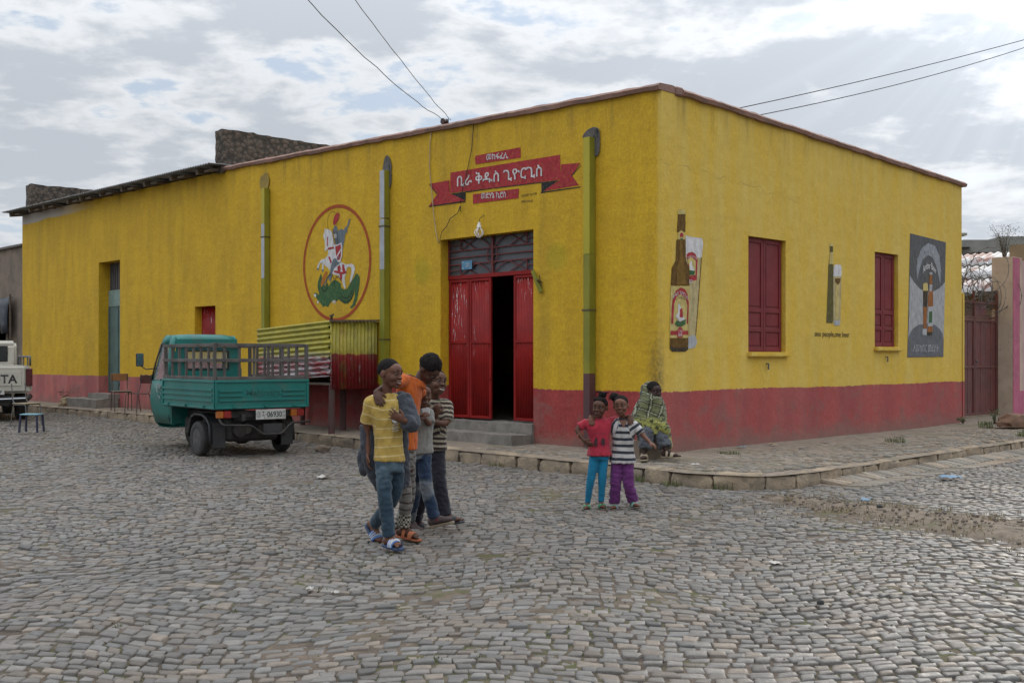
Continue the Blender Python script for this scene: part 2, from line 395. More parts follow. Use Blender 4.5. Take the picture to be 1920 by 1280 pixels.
# ---- pavement with its kerb stones
ZP = lambda lx, ly: 0.165+0.085*sstep(-6, -15, lx)+0.10*sstep(7.5, 13, ly)
def mat_pave():
    m, nt, b = newmat('trodden_earth'); h = NT(nt); v = h.coord('Object')
    n2 = h.noise(v, 7, 6, 0.65); n1 = h.noise(v, 0.9, 5)
    col = h.mix(h.ramp(n2, 0.3, 0.7), (0.26, 0.205, 0.155), (0.165, 0.135, 0.105)); col = h.mix(h.m('MULTIPLY', h.ramp(n1, 0.52, 0.66), 0.6), col, (0.12, 0.115, 0.06))
    h.put(b.inputs['Base Color'], col); b.inputs['Roughness'].default_value = 0.95; h.bump(b, h.noise(v, 45, 6, 0.7), 0.5, 0.012); return m
def build_pavement():
    K = [Vector((a, b)) for a, b in kerb_pts()]
    # strip between kerb line and the house line, several rows
    rows = 7; vs = []; fs = []
    def inner(k):
        x, y = k
        if x < 0.0: return Vector((x, 0.3))
        if y < 0.0 and x < 2.3: return Vector((-0.3, 0.3)) if x > 0.6 else Vector((min(x, -0.3), 0.3))
        if y < 0.3: return Vector((-0.3, 0.3))
        return Vector((-0.3 if y < 9.6 else -2.5, y))
    for k in K:
        i = inner(k)
        for r in range(rows):
            p = k.lerp(i, r/(rows-1)); zz = float(ZP(p.x, p.y)) + 0.02*(r/(rows-1)) - (0.012 if r == 0 else 0) + noise.noise(Vector((p.x*1.3, p.y*1.3, 2)))*0.012
            vs.append((p.x, p.y, zz))
    for a in range(len(K)-1):
        for r in range(rows-1): fs.append((a*rows+r, (a+1)*rows+r, (a+1)*rows+r+1, a*rows+r+1))
    m = MB().add(vs, fs); o = m.build('pavement', mat_pave(), None, True, ang=0, recalc=True); o.location = W(0, 0); o.rotation_euler = (0, 0, TH); o['kind'] = 'structure'
    # kerb stones
    mk = pm('kerb_sandstone', (0.36, 0.275, 0.185), (0.20, 0.160, 0.115), 4, 0.3, 0.7, 0.9, 0.9, 24, dirt=0.6, dirtc=(0.10, 0.085, 0.065), dist=0.02)
    seg = [0.0]
    for a in range(len(K)-1): seg.append(seg[-1]+(K[a+1]-K[a]).length)
    tot = seg[-1]
    def at(s):
        for a in range(len(K)-1):
            if seg[a+1] >= s: return K[a].lerp(K[a+1], (s-seg[a])/(seg[a+1]-seg[a]))
        return K[-1]
    s = 36.0
    while s < tot-40:
        p = at(s); right = p.y > -1.35 and p.x > 1.9
        ln = random.uniform(0.42, 0.75) if not right else random.uniform(0.40, 0.66)
        p, q = at(s), at(s+ln); mid = (p+q)/2; d = (q-p).normalized(); nrm = Vector((-d.y, d.x))
        zt = float(ZP(mid.x, mid.y))+random.uniform(-0.02, 0.02); zb = -0.05
        L = (q-p).length/2-random.uniform(0.006, 0.03); wd = random.uniform(0.17, 0.22)
        nx, nyy, nz = 5, 3, 3; bm = bmesh.new(); bmesh.ops.create_cube(bm, size=1.0)
        bmesh.ops.subdivide_edges(bm, edges=bm.edges, cuts=3, use_grid_fill=True)
        off = random.uniform(0, 99)
        for v_ in bm.verts:
            c = v_.co.copy(); x_, y_, z_ = c*2
            e = 1-0.10*max(0, abs(x_*z_)-0.55)-0.10*max(0, abs(y_*z_)-0.45); 
            w_ = noise.noise_vector(Vector((c.x*3+off, c.y*3, c.z*3)))*0.026
            P3 = Vector((x_*L*e, y_*wd/2*e, (zt+zb)/2+z_*(zt-zb)/2-(0.018 if z_ > 0.9 and (abs(x_) > 0.9 or abs(y_) > 0.9) else 0)))+w_
            v_.co = (mid.x+d.x*P3.x+nrm.x*(P3.y+wd/2), mid.y+d.y*P3.x+nrm.y*(P3.y+wd/2), P3.z)
        me = bpy.data.meshes.new('kerb_stone'); bm.to_mesh(me); bm.free(); me.materials.append(mk)
        mobj('kerb_stone', me, o, True, 60); s += ln
    # small paving stones, sunk in earth, on the wide side pavement and the corner
    xs, ys = [], []
    quads = []; y = -1.6
    while y < 13:
        hy = random.uniform(0.07, 0.10); x = 0.0 if y > 0 else -2.5
        x += random.uniform(0, 0.08)
        while x < 2.5:
            w = random.uniform(0.09, 0.15); quads.append([(x, y), (x+w-0.012, y), (x+w-0.012, y+hy-0.012), (x, y+hy-0.012)]); x += w
        y += hy
    Q = np.array(quads)+RNG.normal(0, 0.006, (len(quads), 4, 2)); Q[..., 1] += 0.08*np.sin(2.2*Q[..., 0]+0.7*Q[..., 1])
    c = Q.mean(1); ins = inside_pav(c[:, 0]+0.22, c[:, 1]) & inside_pav(c[:, 0]+0.16, c[:, 1]-0.16) & inside_pav(c[:, 0], c[:, 1]-0.24)
    ins &= ~((c[:, 0] < 0.12) & (c[:, 1] > -0.12)); nn = np.array([noise.noise(Vector((a*0.9, b*0.9, 3))) for a, b in c])
    ins &= (nn > -0.32) & (RNG.random(len(c)) > 0.05) & ((c[:, 0] > 0.45+0.5*nn) | (c[:, 1] < -0.4))
    Q, c, nn = Q[ins], c[ins], nn[ins]
    z = ZP(c[:, 0], c[:, 1])+0.012+RNG.normal(0, 0.004, len(c))+np.array([noise.noise(Vector((a*1.3, b*1.3, 2))) for a, b in c])*0.012
    ps = mobj('paving_stones', stones_mesh(Q, z, tints(len(Q), (0.235, 0.205, 0.165), 0.3), 'paving_stones', mat_cobble('paving_stone', 0.8), 0.03, 0.006), o); ps['kind'] = 'stuff'
    return o
pavement = build_pavement()

# ---- the sloping gutter of slanted stones along the side kerb
def build_gutter():
    m = MB(); n = 60; ys = np.linspace(-0.75, 13, n); vs = []
    for y in ys:
        k = 2.60-0.02*max(0, y)*0.6
        e = min(1.0, max(0.0, (y+0.75)/0.7)); vs += [(k, y, 0.055*e-0.03*(1-e)), (k+0.28, y, -0.004-0.02*(1-e)), (k+0.56, y, -0.02*(1-e))]
    fs = [(i*3+j, i*3+j+1, i*3+j+4, i*3+j+3) for i in range(n-1) for j in range(2)]
    g = m.add(vs, fs).build('gutter', MATS['trodden_earth'], None, True); g.location = W(0, 0); g.rotation_euler = (0, 0, TH); g['kind'] = 'structure'
    mt = mat_cobble('gutter_stone_face', 0.75); y = -0.35
    while y < 9:
        wd = random.uniform(0.11, 0.16); k = 2.62-0.012*max(0, y); sk = 0.16
        for a, b in ((0.0, 0.27), (0.285, 0.53)):
            j = lambda: random.uniform(-0.008, 0.008)
            q = np.array([[(k+a+j(), y+sk*a/0.5+j()), (k+b+j(), y+sk*b/0.5+j()), (k+b+j(), y+wd-0.014+sk*b/0.5+j()), (k+a+j(), y+wd-0.014+sk*a/0.5+j())]])
            c = q.mean(1); me = stones_mesh(q-c[:, None], np.zeros(1), tints(1, (0.24, 0.205, 0.16), 0.3), 'gutter_stone', mt, 0.04, 0.006)
            o = mobj('gutter_stone', me, g); mid = (a+b)/2; o.location = (c[0, 0], c[0, 1], 0.014+max(0.055-0.2*mid, 0)+random.uniform(-0.004, 0.004))
            o.rotation_euler = (0, 0.2 if a == 0 else 0.0, 0)
        y += wd
build_gutter()
# outlines of the wall paintings, metres on the wall
EMBLEM = [
 ('dragon', 'dgreen', [(-8.178,3.107),(-8.131,3.001),(-8.088,2.895),(-8.034,2.852),(-7.999,2.891),(-7.938,2.909),(-7.927,2.847),(-7.857,2.905),(-7.768,2.952),(-7.698,2.954),(-7.594,2.912),(-7.518,2.868),(-7.525,2.808),(-7.421,2.763),(-7.336,2.769),(-7.217,2.874),(-7.116,2.968),(-7.066,3.026),(-7.016,3.043),(-6.943,2.979),(-6.936,2.9),(-6.966,2.743),(-7.016,2.566),(-7.082,2.459),(-7.183,2.409),(-7.244,2.419),(-7.15,2.491),(-7.099,2.589),(-7.076,2.747),(-7.056,2.806),(-7.109,2.689),(-7.183,2.572),(-7.302,2.497),(-7.421,2.501),(-7.559,2.566),(-7.611,2.589),(-7.663,2.55),(-7.733,2.583),(-7.839,2.546),(-7.91,2.498),(-7.945,2.454),(-8.034,2.485),(-8.106,2.459),(-8.178,2.527),(-8.269,2.593),(-8.335,2.647),(-8.415,2.713),(-8.397,2.744),(-8.335,2.741),(-8.233,2.695),(-8.251,2.758),(-8.287,2.843),(-8.276,2.946),(-8.214,3.046)]),
 ('claw', 'white', [(-8.415,2.723),(-8.335,2.71),(-8.342,2.658),(-8.397,2.671)]),
 ('claw', 'white', [(-8.305,2.59),(-8.251,2.582),(-8.258,2.53),(-8.291,2.536)]),
 ('claw', 'white', [(-7.786,2.575),(-7.751,2.574),(-7.754,2.513),(-7.779,2.518)]),
 ('claw', 'white', [(-7.733,2.573),(-7.695,2.571),(-7.698,2.511),(-7.726,2.516)]),
 ('tongue', 'orange', [(-8.017,3.139),(-7.945,3.114),(-8.017,2.995),(-8.088,2.895),(-8.153,2.837),(-8.185,2.9),(-8.124,3.021)]),
 ('horse', 'white', [(-8.052,3.954),(-8.017,3.931),(-7.927,3.929),(-7.839,3.885),(-7.786,3.809),(-7.786,3.758),(-7.761,3.716),(-7.733,3.632),(-7.716,3.468),(-7.681,3.344),(-7.49,3.271),(-7.353,3.222),(-7.183,3.228),(-7.099,3.187),(-7.082,3.116),(-7.133,3.009),(-7.2,2.893),(-7.244,2.879),(-7.217,2.994),(-7.183,3.092),(-7.2,3.163),(-7.268,3.177),(-7.336,3.161),(-7.353,3.061),(-7.404,2.984),(-7.387,2.882),(-7.37,2.801),(-7.394,2.768),(-7.449,2.845),(-7.49,2.937),(-7.559,2.971),(-7.594,3.034),(-7.733,3.052),(-7.839,3.108),(-7.945,3.196),(-8.034,3.243),(-8.106,3.309),(-8.196,3.294),(-8.233,3.234),(-8.262,3.184),(-8.305,3.193),(-8.287,3.258),(-8.214,3.336),(-8.124,3.376),(-8.017,3.365),(-8.034,3.397),(-7.963,3.407),(-7.938,3.463),(-7.938,3.545),(-7.988,3.548),(-7.999,3.512),(-8.052,3.532),(-8.034,3.613),(-8.052,3.718),(-8.081,3.782),(-8.095,3.834),(-8.052,3.872)]),
 ('foreleg', 'white', [(-8.131,3.3),(-8.077,3.297),(-8.077,3.225),(-8.095,3.143),(-8.142,3.15),(-8.131,3.228)]),
 ('hoof', 'slate', [(-8.313,3.218),(-8.233,3.203),(-8.254,3.169),(-8.305,3.18)]),
 ('hoof', 'slate', [(-8.146,3.183),(-8.081,3.175),(-8.095,3.133),(-8.142,3.14)]),
 ('rider', 'slate', [(-7.698,3.833),(-7.646,3.839),(-7.576,3.884),(-7.49,3.893),(-7.421,3.861),(-7.404,3.91),(-7.353,3.93),(-7.312,3.882),(-7.326,3.813),(-7.387,3.798),(-7.404,3.688),(-7.449,3.571),(-7.463,3.491),(-7.698,3.589),(-7.705,3.671),(-7.733,3.775)]),
 ('helmet', 'slate', [(-7.768,3.818),(-7.775,3.9),(-7.733,3.968),(-7.691,3.979),(-7.636,3.929),(-7.622,3.867),(-7.663,3.83)]),
 ('face', 'white2', [(-7.733,3.805),(-7.681,3.827),(-7.646,3.788),(-7.663,3.739),(-7.716,3.733)]),
 ('plume', 'red', [(-7.768,4.002),(-7.775,4.064),(-7.733,4.152),(-7.663,4.206),(-7.594,4.206),(-7.559,4.156),(-7.587,4.087),(-7.663,4.023),(-7.733,3.982)]),
 ('lance', 'slate', [(-7.298,3.897),(-7.339,3.914),(-7.264,4.058),(-7.214,4.048)]),
 ('shield', 'white2', [(-7.726,3.611),(-7.611,3.613),(-7.5,3.645),(-7.466,3.532),(-7.48,3.391),(-7.525,3.293),(-7.611,3.282),(-7.698,3.365)]),
 ('shield_face', 'red2', [(-7.698,3.589),(-7.601,3.592),(-7.531,3.617),(-7.507,3.535),(-7.518,3.394),(-7.552,3.325),(-7.611,3.315),(-7.67,3.384)]),
 ('shield_stripe', 'white3', [(-7.5,3.544),(-7.49,3.507),(-7.663,3.359),(-7.677,3.384)]),
 ('boot', 'slate', [(-7.768,3.349),(-7.698,3.375),(-7.646,3.301),(-7.525,3.273),(-7.646,3.219),(-7.751,3.165),(-7.797,3.086),(-7.821,3.005),(-7.857,2.925),(-7.91,2.969),(-7.927,3.052),(-7.839,3.068),(-7.867,3.151),(-7.839,3.231)]),
 ('lance', 'slate2', [(-7.594,3.399),(-7.566,3.387),(-8.034,2.893),(-8.07,2.874),(-8.07,2.895)]),
 ('bridle', 'red2', [(-7.963,3.783),(-7.935,3.776),(-7.942,3.606),(-7.967,3.598)]),
 ('bridle', 'red2', [(-7.952,3.572),(-7.751,3.582),(-7.733,3.547),(-7.938,3.539)]),
 ('bridle', 'red2', [(-7.927,3.4),(-7.874,3.407),(-7.804,3.29),(-7.849,3.277)]),
 ('saddle', 'red2', [(-7.629,3.198),(-7.559,3.23),(-7.518,3.171),(-7.542,3.102),(-7.622,3.106)]),
 ('saddle', 'red2', [(-7.473,3.233),(-7.421,3.222),(-7.37,3.092),(-7.421,3.065),(-7.473,3.128)]),
 ('saddle', 'red2', [(-7.733,3.139),(-7.49,3.093),(-7.353,3.101),(-7.353,3.061),(-7.49,3.045),(-7.733,3.098)]),
 ('saddle', 'red2', [(-7.559,3.052),(-7.483,3.048),(-7.473,2.967),(-7.525,2.933)]),
]
BANNER = [
 ('ribbon_tail', 'red', [(-4.966,4.447),(-4.437,4.449),(-4.437,4.234),(-4.031,4.068),(-4.966,4.071),(-4.747,4.254)]),
 ('ribbon_tail', 'red', [(-1.886,4.392),(-1.499,4.364),(-1.666,4.197),(-1.524,4.039),(-2.287,4.029),(-1.895,4.162)]),
 ('ribbon_face', 'red', [(-4.411,4.571),(-1.903,4.538),(-1.895,4.162),(-4.426,4.233)]),
 ('ribbon_fold', 'black', [(-4.405,4.221),(-4.031,4.211),(-4.031,4.068)]),
 ('ribbon_fold', 'black', [(-2.296,4.167),(-1.938,4.158),(-2.296,4.011)]),
 ('outline', 'black2', [(-4.021,4.214),(-3.373,4.201),(-3.373,4.191),(-4.021,4.197)]),
 ('outline', 'black2', [(-3.349,4.201),(-2.305,4.174),(-2.305,4.161),(-3.349,4.188)]),
 ('outline', 'black2', [(-4.966,4.073),(-4.041,4.062),(-4.031,4.054),(-4.035,4.045),(-4.966,4.054)]),
 ('outline', 'black2', [(-2.31,4.022),(-1.507,4.016),(-1.487,4.021),(-1.491,4.009),(-1.507,4.001),(-2.31,4.004)]),
 ('outline', 'black2', [(-4.97,4.447),(-4.948,4.442),(-4.743,4.253),(-4.765,4.25)]),
 ('outline', 'black2', [(-1.481,4.338),(-1.487,4.323),(-1.661,4.191),(-1.671,4.205)]),
 ('name_box', 'red', [(-3.804,4.748),(-3.767,4.771),(-2.748,4.766),(-2.745,4.604),(-3.788,4.631)]),
 ('name_box', 'red', [(-3.854,4.151),(-2.781,4.128),(-2.794,3.98),(-3.848,3.998)]),
]
BOTTLE = [
 ('foam', 'white', [(0.547,3.218),(0.708,3.208),(0.938,3.208),(0.962,3.132),(0.924,2.93),(0.553,2.915)]),
 ('beer', 'beer', [(0.553,2.915),(0.915,2.929),(0.78,1.81),(0.623,1.791),(0.637,2.518),(0.553,2.864)]),
 ('glass_base', 'pale', [(0.617,1.799),(0.765,1.818),(0.823,1.724),(0.765,1.638),(0.6,1.623)]),
 ('glass_label', 'red', [(0.561,2.95),(0.623,2.984),(0.708,2.997),(0.78,2.972),(0.828,2.898),(0.808,2.604),(0.637,2.57),(0.634,2.646),(0.6,2.833)]),
 ('glass_label_face', 'cream2', [(0.581,2.883),(0.68,2.923),(0.78,2.878),(0.771,2.671),(0.64,2.655),(0.623,2.8)]),
 ('horse_mark', 'white3', [(0.637,2.835),(0.68,2.872),(0.694,2.804),(0.751,2.747),(0.68,2.709),(0.629,2.766)]),
 ('dragon_mark', 'dgreen3', [(0.629,2.732),(0.76,2.73),(0.742,2.669),(0.632,2.667)]),
 ('bottle_cap', 'cream', [(0.371,3.546),(0.385,3.568),(0.525,3.581),(0.544,3.562),(0.544,3.519),(0.366,3.503)]),
 ('neck', 'brown', [(0.366,3.5),(0.544,3.516),(0.539,3.425),(0.547,3.409),(0.539,3.263),(0.349,3.248),(0.36,3.393),(0.366,3.41)]),
 ('neck_label', 'cream', [(0.366,3.174),(0.377,3.242),(0.441,3.284),(0.516,3.253),(0.533,3.186),(0.497,3.124),(0.446,3.1),(0.394,3.121)]),
 ('neck_mark', 'red2', [(0.405,3.224),(0.449,3.255),(0.494,3.231),(0.483,3.191),(0.416,3.186)]),
 ('neck_mark', 'dgreen2', [(0.41,3.163),(0.483,3.172),(0.471,3.144),(0.421,3.14)]),
 ('bottle_body', 'brown', [(0.338,3.146),(0.539,3.161),(0.553,2.864),(0.629,2.766),(0.637,2.518),(0.207,2.499),(0.229,2.743),(0.316,2.849)]),
 ('body_sheen', 'brown2', [(0.405,3.143),(0.477,3.148),(0.488,2.86),(0.533,2.752),(0.539,2.522),(0.33,2.513),(0.338,2.741),(0.394,2.854)]),
 ('label', 'cream', [(0.201,2.49),(0.646,2.51),(0.609,1.777),(0.185,1.772)]),
 ('label_arch', 'red2', [(0.212,1.97),(0.221,2.205),(0.248,2.324),(0.316,2.428),(0.427,2.48),(0.525,2.462),(0.589,2.388),(0.617,2.269),(0.6,1.978),(0.567,1.978),(0.584,2.234),(0.539,2.335),(0.427,2.39),(0.33,2.344),(0.275,2.241),(0.256,1.971)]),
 ('label_band', 'red2', [(0.201,1.869),(0.6,1.879),(0.6,1.821),(0.196,1.812)]),
 ('label_tab', 'red3', [(0.349,1.779),(0.349,1.889),(0.413,1.941),(0.477,1.891),(0.471,1.78)]),
 ('horse_mark', 'white3', [(0.358,2.235),(0.399,2.253),(0.441,2.179),(0.469,2.094),(0.525,2.036),(0.399,2),(0.303,2.082),(0.371,2.134)]),
 ('rider_mark', 'red3', [(0.405,2.177),(0.46,2.196),(0.477,2.061),(0.399,2.059)]),
 ('dragon_mark', 'dgreen3', [(0.289,1.972),(0.33,2.015),(0.427,2),(0.544,2.045),(0.533,1.968),(0.441,1.933),(0.33,1.935)]),
 ('bottle_base', 'brown', [(0.185,1.768),(0.609,1.774),(0.6,1.611),(0.539,1.582),(0.234,1.581),(0.185,1.617)]),
 ('base_shadow_ring', 'dark', [(0.185,1.659),(0.289,1.635),(0.427,1.632),(0.603,1.654),(0.6,1.611),(0.539,1.582),(0.234,1.581),(0.185,1.617)]),
]
SMALL_BOTTLE = [
 ('bottle', 'olive', [(4.494,3.392),(4.596,3.399),(4.607,3.056),(4.619,2.151),(4.579,2.069),(4.382,2.073),(4.398,2.262),(4.438,2.785),(4.449,3.017),(4.494,3.165)]),
 ('bottle_cap', 'cream2', [(4.488,3.392),(4.602,3.4),(4.602,3.353),(4.488,3.345)]),
 ('neck_label', 'cream2', [(4.494,3.247),(4.596,3.254),(4.607,3.056),(4.471,3.048)]),
 ('foam', 'white', [(4.624,3.028),(4.693,3.055),(4.837,3.061),(4.877,3.013),(4.872,2.865),(4.607,2.851)]),
 ('beer', 'beer', [(4.607,2.851),(4.872,2.865),(4.837,2.121),(4.607,2.122)]),
 ('beer_sheen', 'cream2', [(4.676,2.84),(4.791,2.846),(4.768,2.155),(4.676,2.153)]),
 ('glass_base', 'pale', [(4.607,2.116),(4.837,2.121),(4.808,2.038),(4.636,2.035)]),
 ('glass_mark', 'brown3', [(4.653,2.819),(4.837,2.828),(4.825,2.768),(4.75,2.712),(4.664,2.761)]),
]
POSTER = [
 ('board', 'char', [(7.371,3.787),(8.858,3.729),(8.744,1.514),(7.255,1.502)]),
 ('upper_glow', 'pale2', [(7.346,3.014),(7.524,2.888),(7.777,2.773),(8.035,2.735),(8.297,2.75),(8.563,2.827),(8.817,2.959),(8.78,2.283),(8.753,1.84),(7.284,1.852),(7.317,2.245)]),
 ('middle_field', 'steel', [(7.333,2.649),(7.483,2.597),(7.777,2.545),(8.035,2.529),(8.297,2.558),(8.563,2.617),(8.794,2.696),(8.78,2.444),(8.753,2.162),(8.474,2.315),(8.035,2.362),(7.608,2.282),(7.337,2.073)]),
 ('dark_hill', 'char3', [(7.28,1.852),(7.358,1.949),(7.462,2.028),(7.693,2.109),(8.035,2.14),(8.385,2.118),(8.608,2.038),(8.721,1.94),(8.753,1.84),(8.739,1.52),(7.263,1.507)]),
 ('ribbon', 'steel3', [(7.629,2.941),(7.608,3.163),(7.65,3.34),(7.82,3.546),(8.1,3.659),(8.385,3.624),(8.563,3.457),(8.631,3.181),(8.608,2.899),(8.43,3.249),(8.253,3.397),(8.078,3.426),(7.863,3.334),(7.756,3.171)]),
 ('foam', 'cream4', [(7.876,2.875),(7.97,2.909),(8.069,2.894),(8.087,2.757),(7.876,2.748)]),
 ('glass_label', 'dark4', [(7.876,2.748),(8.078,2.757),(8.048,2.451),(7.884,2.446)]),
 ('beer', 'amber4', [(7.88,2.445),(8.048,2.451),(8.013,2.047),(7.884,2.045)]),
 ('glass_base', 'pale4', [(7.85,2.035),(8.026,2.038),(8.026,1.92),(7.85,1.927)]),
 ('bottle', 'amber4', [(8.143,3.111),(8.253,3.116),(8.253,2.824),(8.297,2.667),(8.275,2.092),(8.056,2.087),(8.078,2.619),(8.13,2.818)]),
 ('bottle_cap', 'pale5', [(8.135,3.11),(8.262,3.117),(8.262,3.071),(8.135,3.065)]),
 ('neck_label', 'pale5', [(8.13,2.877),(8.253,2.883),(8.244,2.764),(8.139,2.74)]),
 ('label', 'pale5', [(8.078,2.462),(8.288,2.468),(8.275,2.092),(8.056,2.087)]),
 ('label_picture', 'dgreen5', [(8.113,2.364),(8.253,2.378),(8.244,2.16),(8.096,2.147)]),
 ('bottle_base', 'amber4', [(8.056,2.084),(8.27,2.092),(8.262,1.983),(8.035,1.979)]),
 ('bottle_foot', 'dark5', [(8.035,1.979),(8.262,1.983),(8.253,1.923),(8.056,1.914)]),
]

# ================================================================== the yellow corner building
def mat_wall():
    m, nt, b = newmat('painted_plaster'); h = NT(nt); v = h.coord('Object'); x, y, z = h.sep(v)
    vs = h.coord('Object', (1.0, 1.0, 0.22)); n1 = h.noise(v, 0.55, 5, 0.6); n2 = h.noise(vs, 3.2, 7, 0.65); n3 = h.noise(v, 18, 5, 0.6); n4 = h.noise(vs, 1.2, 6, 0.6)
    yel = h.mix(h.ramp(n2, 0.30, 0.70), (0.625, 0.385, 0.015), (0.490, 0.295, 0.016))
    yel = h.mix(h.m('MULTIPLY', h.ramp(n1, 0.42, 0.70), 0.55), yel, (0.660, 0.390, 0.012))          # fresher coat in patches
    yel = h.mix(h.m('MULTIPLY', h.ramp(h.noise(v, 1.7, 7, 0.62, 0.4), 0.52, 0.72), 0.42), yel, (0.440, 0.265, 0.022))          # uneven second coat
    yel = h.mix(h.m('MULTIPLY', h.ramp(n4, 0.54, 0.74), 0.42), yel, (0.300, 0.195, 0.030))          # vertical runs of dirt
    fine = h.noise(h.coord('Object', (1.0, 1.0, 0.6)), 26, 6, 0.72); yel = h.mix(h.ramp(fine, 0.42, 0.66, 0.0, 0.38), yel, (0.330, 0.205, 0.030)); yel = h.mix(h.ramp(fine, 0.48, 0.30, 0.0, 0.30), yel, (0.760, 0.520, 0.090))   # speckle of the rough render
    side = h.ramp(x, -0.10, -0.02)                                                                   # street side: paler faded tone, partly its brighter light painted in
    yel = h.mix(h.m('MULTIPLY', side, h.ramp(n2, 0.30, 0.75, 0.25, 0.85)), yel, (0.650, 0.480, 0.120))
    chips = h.m('MULTIPLY', h.ramp(h.noise(v, 6.5, 7, 0.7), 0.685, 0.70), h.m('MULTIPLY', h.ramp(x, -9.2, -10.2), h.ramp(x, -12.4, -11.6)))
    yel = h.mix(chips, yel, (0.50, 0.44, 0.33))
    # grimy drip stains below the coping
    top = h.m('ADD', 5.21, h.m('MULTIPLY', x, -0.027))
    drip = h.m('MULTIPLY', h.ramp(h.m('SUBTRACT', top, z), 0.75, 0.05), h.ramp(h.noise(h.coord('Object', (1, 1, 0.06)), 3.1, 6, 0.7), 0.50, 0.66))
    yel = h.mix(h.m('MULTIPLY', drip, 0.45), yel, (0.17, 0.12, 0.035))
    # two rubbed-out greenish spots beside the door
    for cx, cz in ((-1.98, 3.02), (-5.15, 2.98)):
        d = h.m('SQRT', h.m('ADD', h.m('POWER', h.m('SUBTRACT', x, cx), 2.0), h.m('POWER', h.m('SUBTRACT', z, cz), 2.0)))
        yel = h.mix(h.m('MULTIPLY', h.ramp(h.m('ADD', d, h.m('MULTIPLY', n3, 0.12)), 0.36, 0.16), 0.42), yel, (0.30, 0.29, 0.015))
    # dirt where people lean at the corner
    cd = h.m('MULTIPLY', h.ramp(h.m('ABSOLUTE', h.m('ADD', x, 0.08)), 0.24, 0.04), h.m('MULTIPLY', h.ramp(z, 2.3, 1.2), h.ramp(y, 0.10, 0.02)))
    yel = h.mix(h.m('MULTIPLY', cd, h.ramp(n3, 0.35, 0.65, 0.2, 0.65)), yel, (0.10, 0.075, 0.04))
    # the red plinth, faded pink on the old wing
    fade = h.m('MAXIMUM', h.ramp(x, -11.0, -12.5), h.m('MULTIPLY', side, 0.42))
    red = h.mix(h.ramp(n2, 0.3, 0.7), (0.365, 0.052, 0.046), (0.265, 0.040, 0.040))
    pink = h.mix(h.ramp(n4, 0.35, 0.65), (0.460, 0.165, 0.140), (0.310, 0.105, 0.105))
    red = h.mix(h.ramp(fine, 0.42, 0.66, 0.0, 0.40), red, (0.160, 0.030, 0.032)); red = h.mix(h.ramp(fine, 0.48, 0.30, 0.0, 0.30), red, (0.450, 0.130, 0.120))
    red = h.mix(h.m('MULTIPLY', fade, h.ramp(n2, 0.25, 0.7, 0.45, 1.0)), red, pink)
    red = h.mix(h.m('MULTIPLY', h.ramp(h.m('ADD', z, h.m('MULTIPLY', n3, 0.6)), 0.80, 0.42), 0.75), red, (0.215, 0.135, 0.105))    # splashed dust
    blot = h.ramp(h.m('SUBTRACT', h.noise(v, 2.3, 7, 0.68, 0.5), h.m('MULTIPLY', z, 0.10)), 0.44, 0.56); red = h.mix(h.m('MULTIPLY', blot, 0.45), red, (0.190, 0.115, 0.095))      # scuffs and mud splashes
    scr = h.ramp(h.noise(h.coord('Object', (1, 1, 0.12)), 16, 4, 0.6), 0.68, 0.74)
    red = h.mix(h.m('MULTIPLY', scr, 0.4), red, (0.42, 0.26, 0.22))
    edge = h.m('ADD', 1.025, h.m('MULTIPLY', h.m('SUBTRACT', n3, 0.5), 0.06)); edge = h.m('ADD', edge, h.m('MULTIPLY', h.m('SUBTRACT', n1, 0.5), 0.08))
    col = h.mix(h.ramp(z, h.m('SUBTRACT', edge, 0.008), h.m('ADD', edge, 0.008)), red, yel)
    # bare whitewash under the eaves at the far end
    ww = h.m('MULTIPLY', h.ramp(h.m('ADD', z, h.m('MULTIPLY', n1, 0.25)), 5.45, 5.50), h.ramp(x, -18.0, -21.5))
    col = h.mix(ww, col, (0.44, 0.41, 0.37))
    # a hairline crack across the side wall
    cz = h.m('ADD', h.m('ADD', 4.22, h.m('MULTIPLY', y, -0.06)), h.m('MULTIPLY', h.m('SUBTRACT', h.noise(h.coord('Object', (0, 1, 0)), 1.6, 6, 0.65), 0.5), 0.5))
    crack = h.m('MULTIPLY', h.m('MULTIPLY', h.ramp(h.m('ABSOLUTE', h.m('SUBTRACT', z, cz)), 0.006, 0.002), h.ramp(y, 3.9, 3.2)), side)
    col = h.mix(h.m('MULTIPLY', crack, h.ramp(n2, 0.42, 0.58, 0.0, 0.55)), col, (0.11, 0.075, 0.03))
    h.put(b.inputs['Base Color'], col); b.inputs['Roughness'].default_value = 0.72; b.inputs['Specular IOR Level'].default_value = 0.3
    hh = h.m('ADD', h.m('MULTIPLY', h.noise(v, 4.5, 4, 0.5), 1.6), h.m('MULTIPLY', h.noise(v, 34, 6, 0.65), 0.45)); h.bump(b, hh, 0.42, 0.03)
    return m
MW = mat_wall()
B = thing('corner_building', 'long single storey yellow corner building with red painted plinth and beer paintings', 'building', W(0, 0), TH)
TOPF = lambda x: 5.19-0.027*x
TOPS = lambda y: 5.19-0.031*y
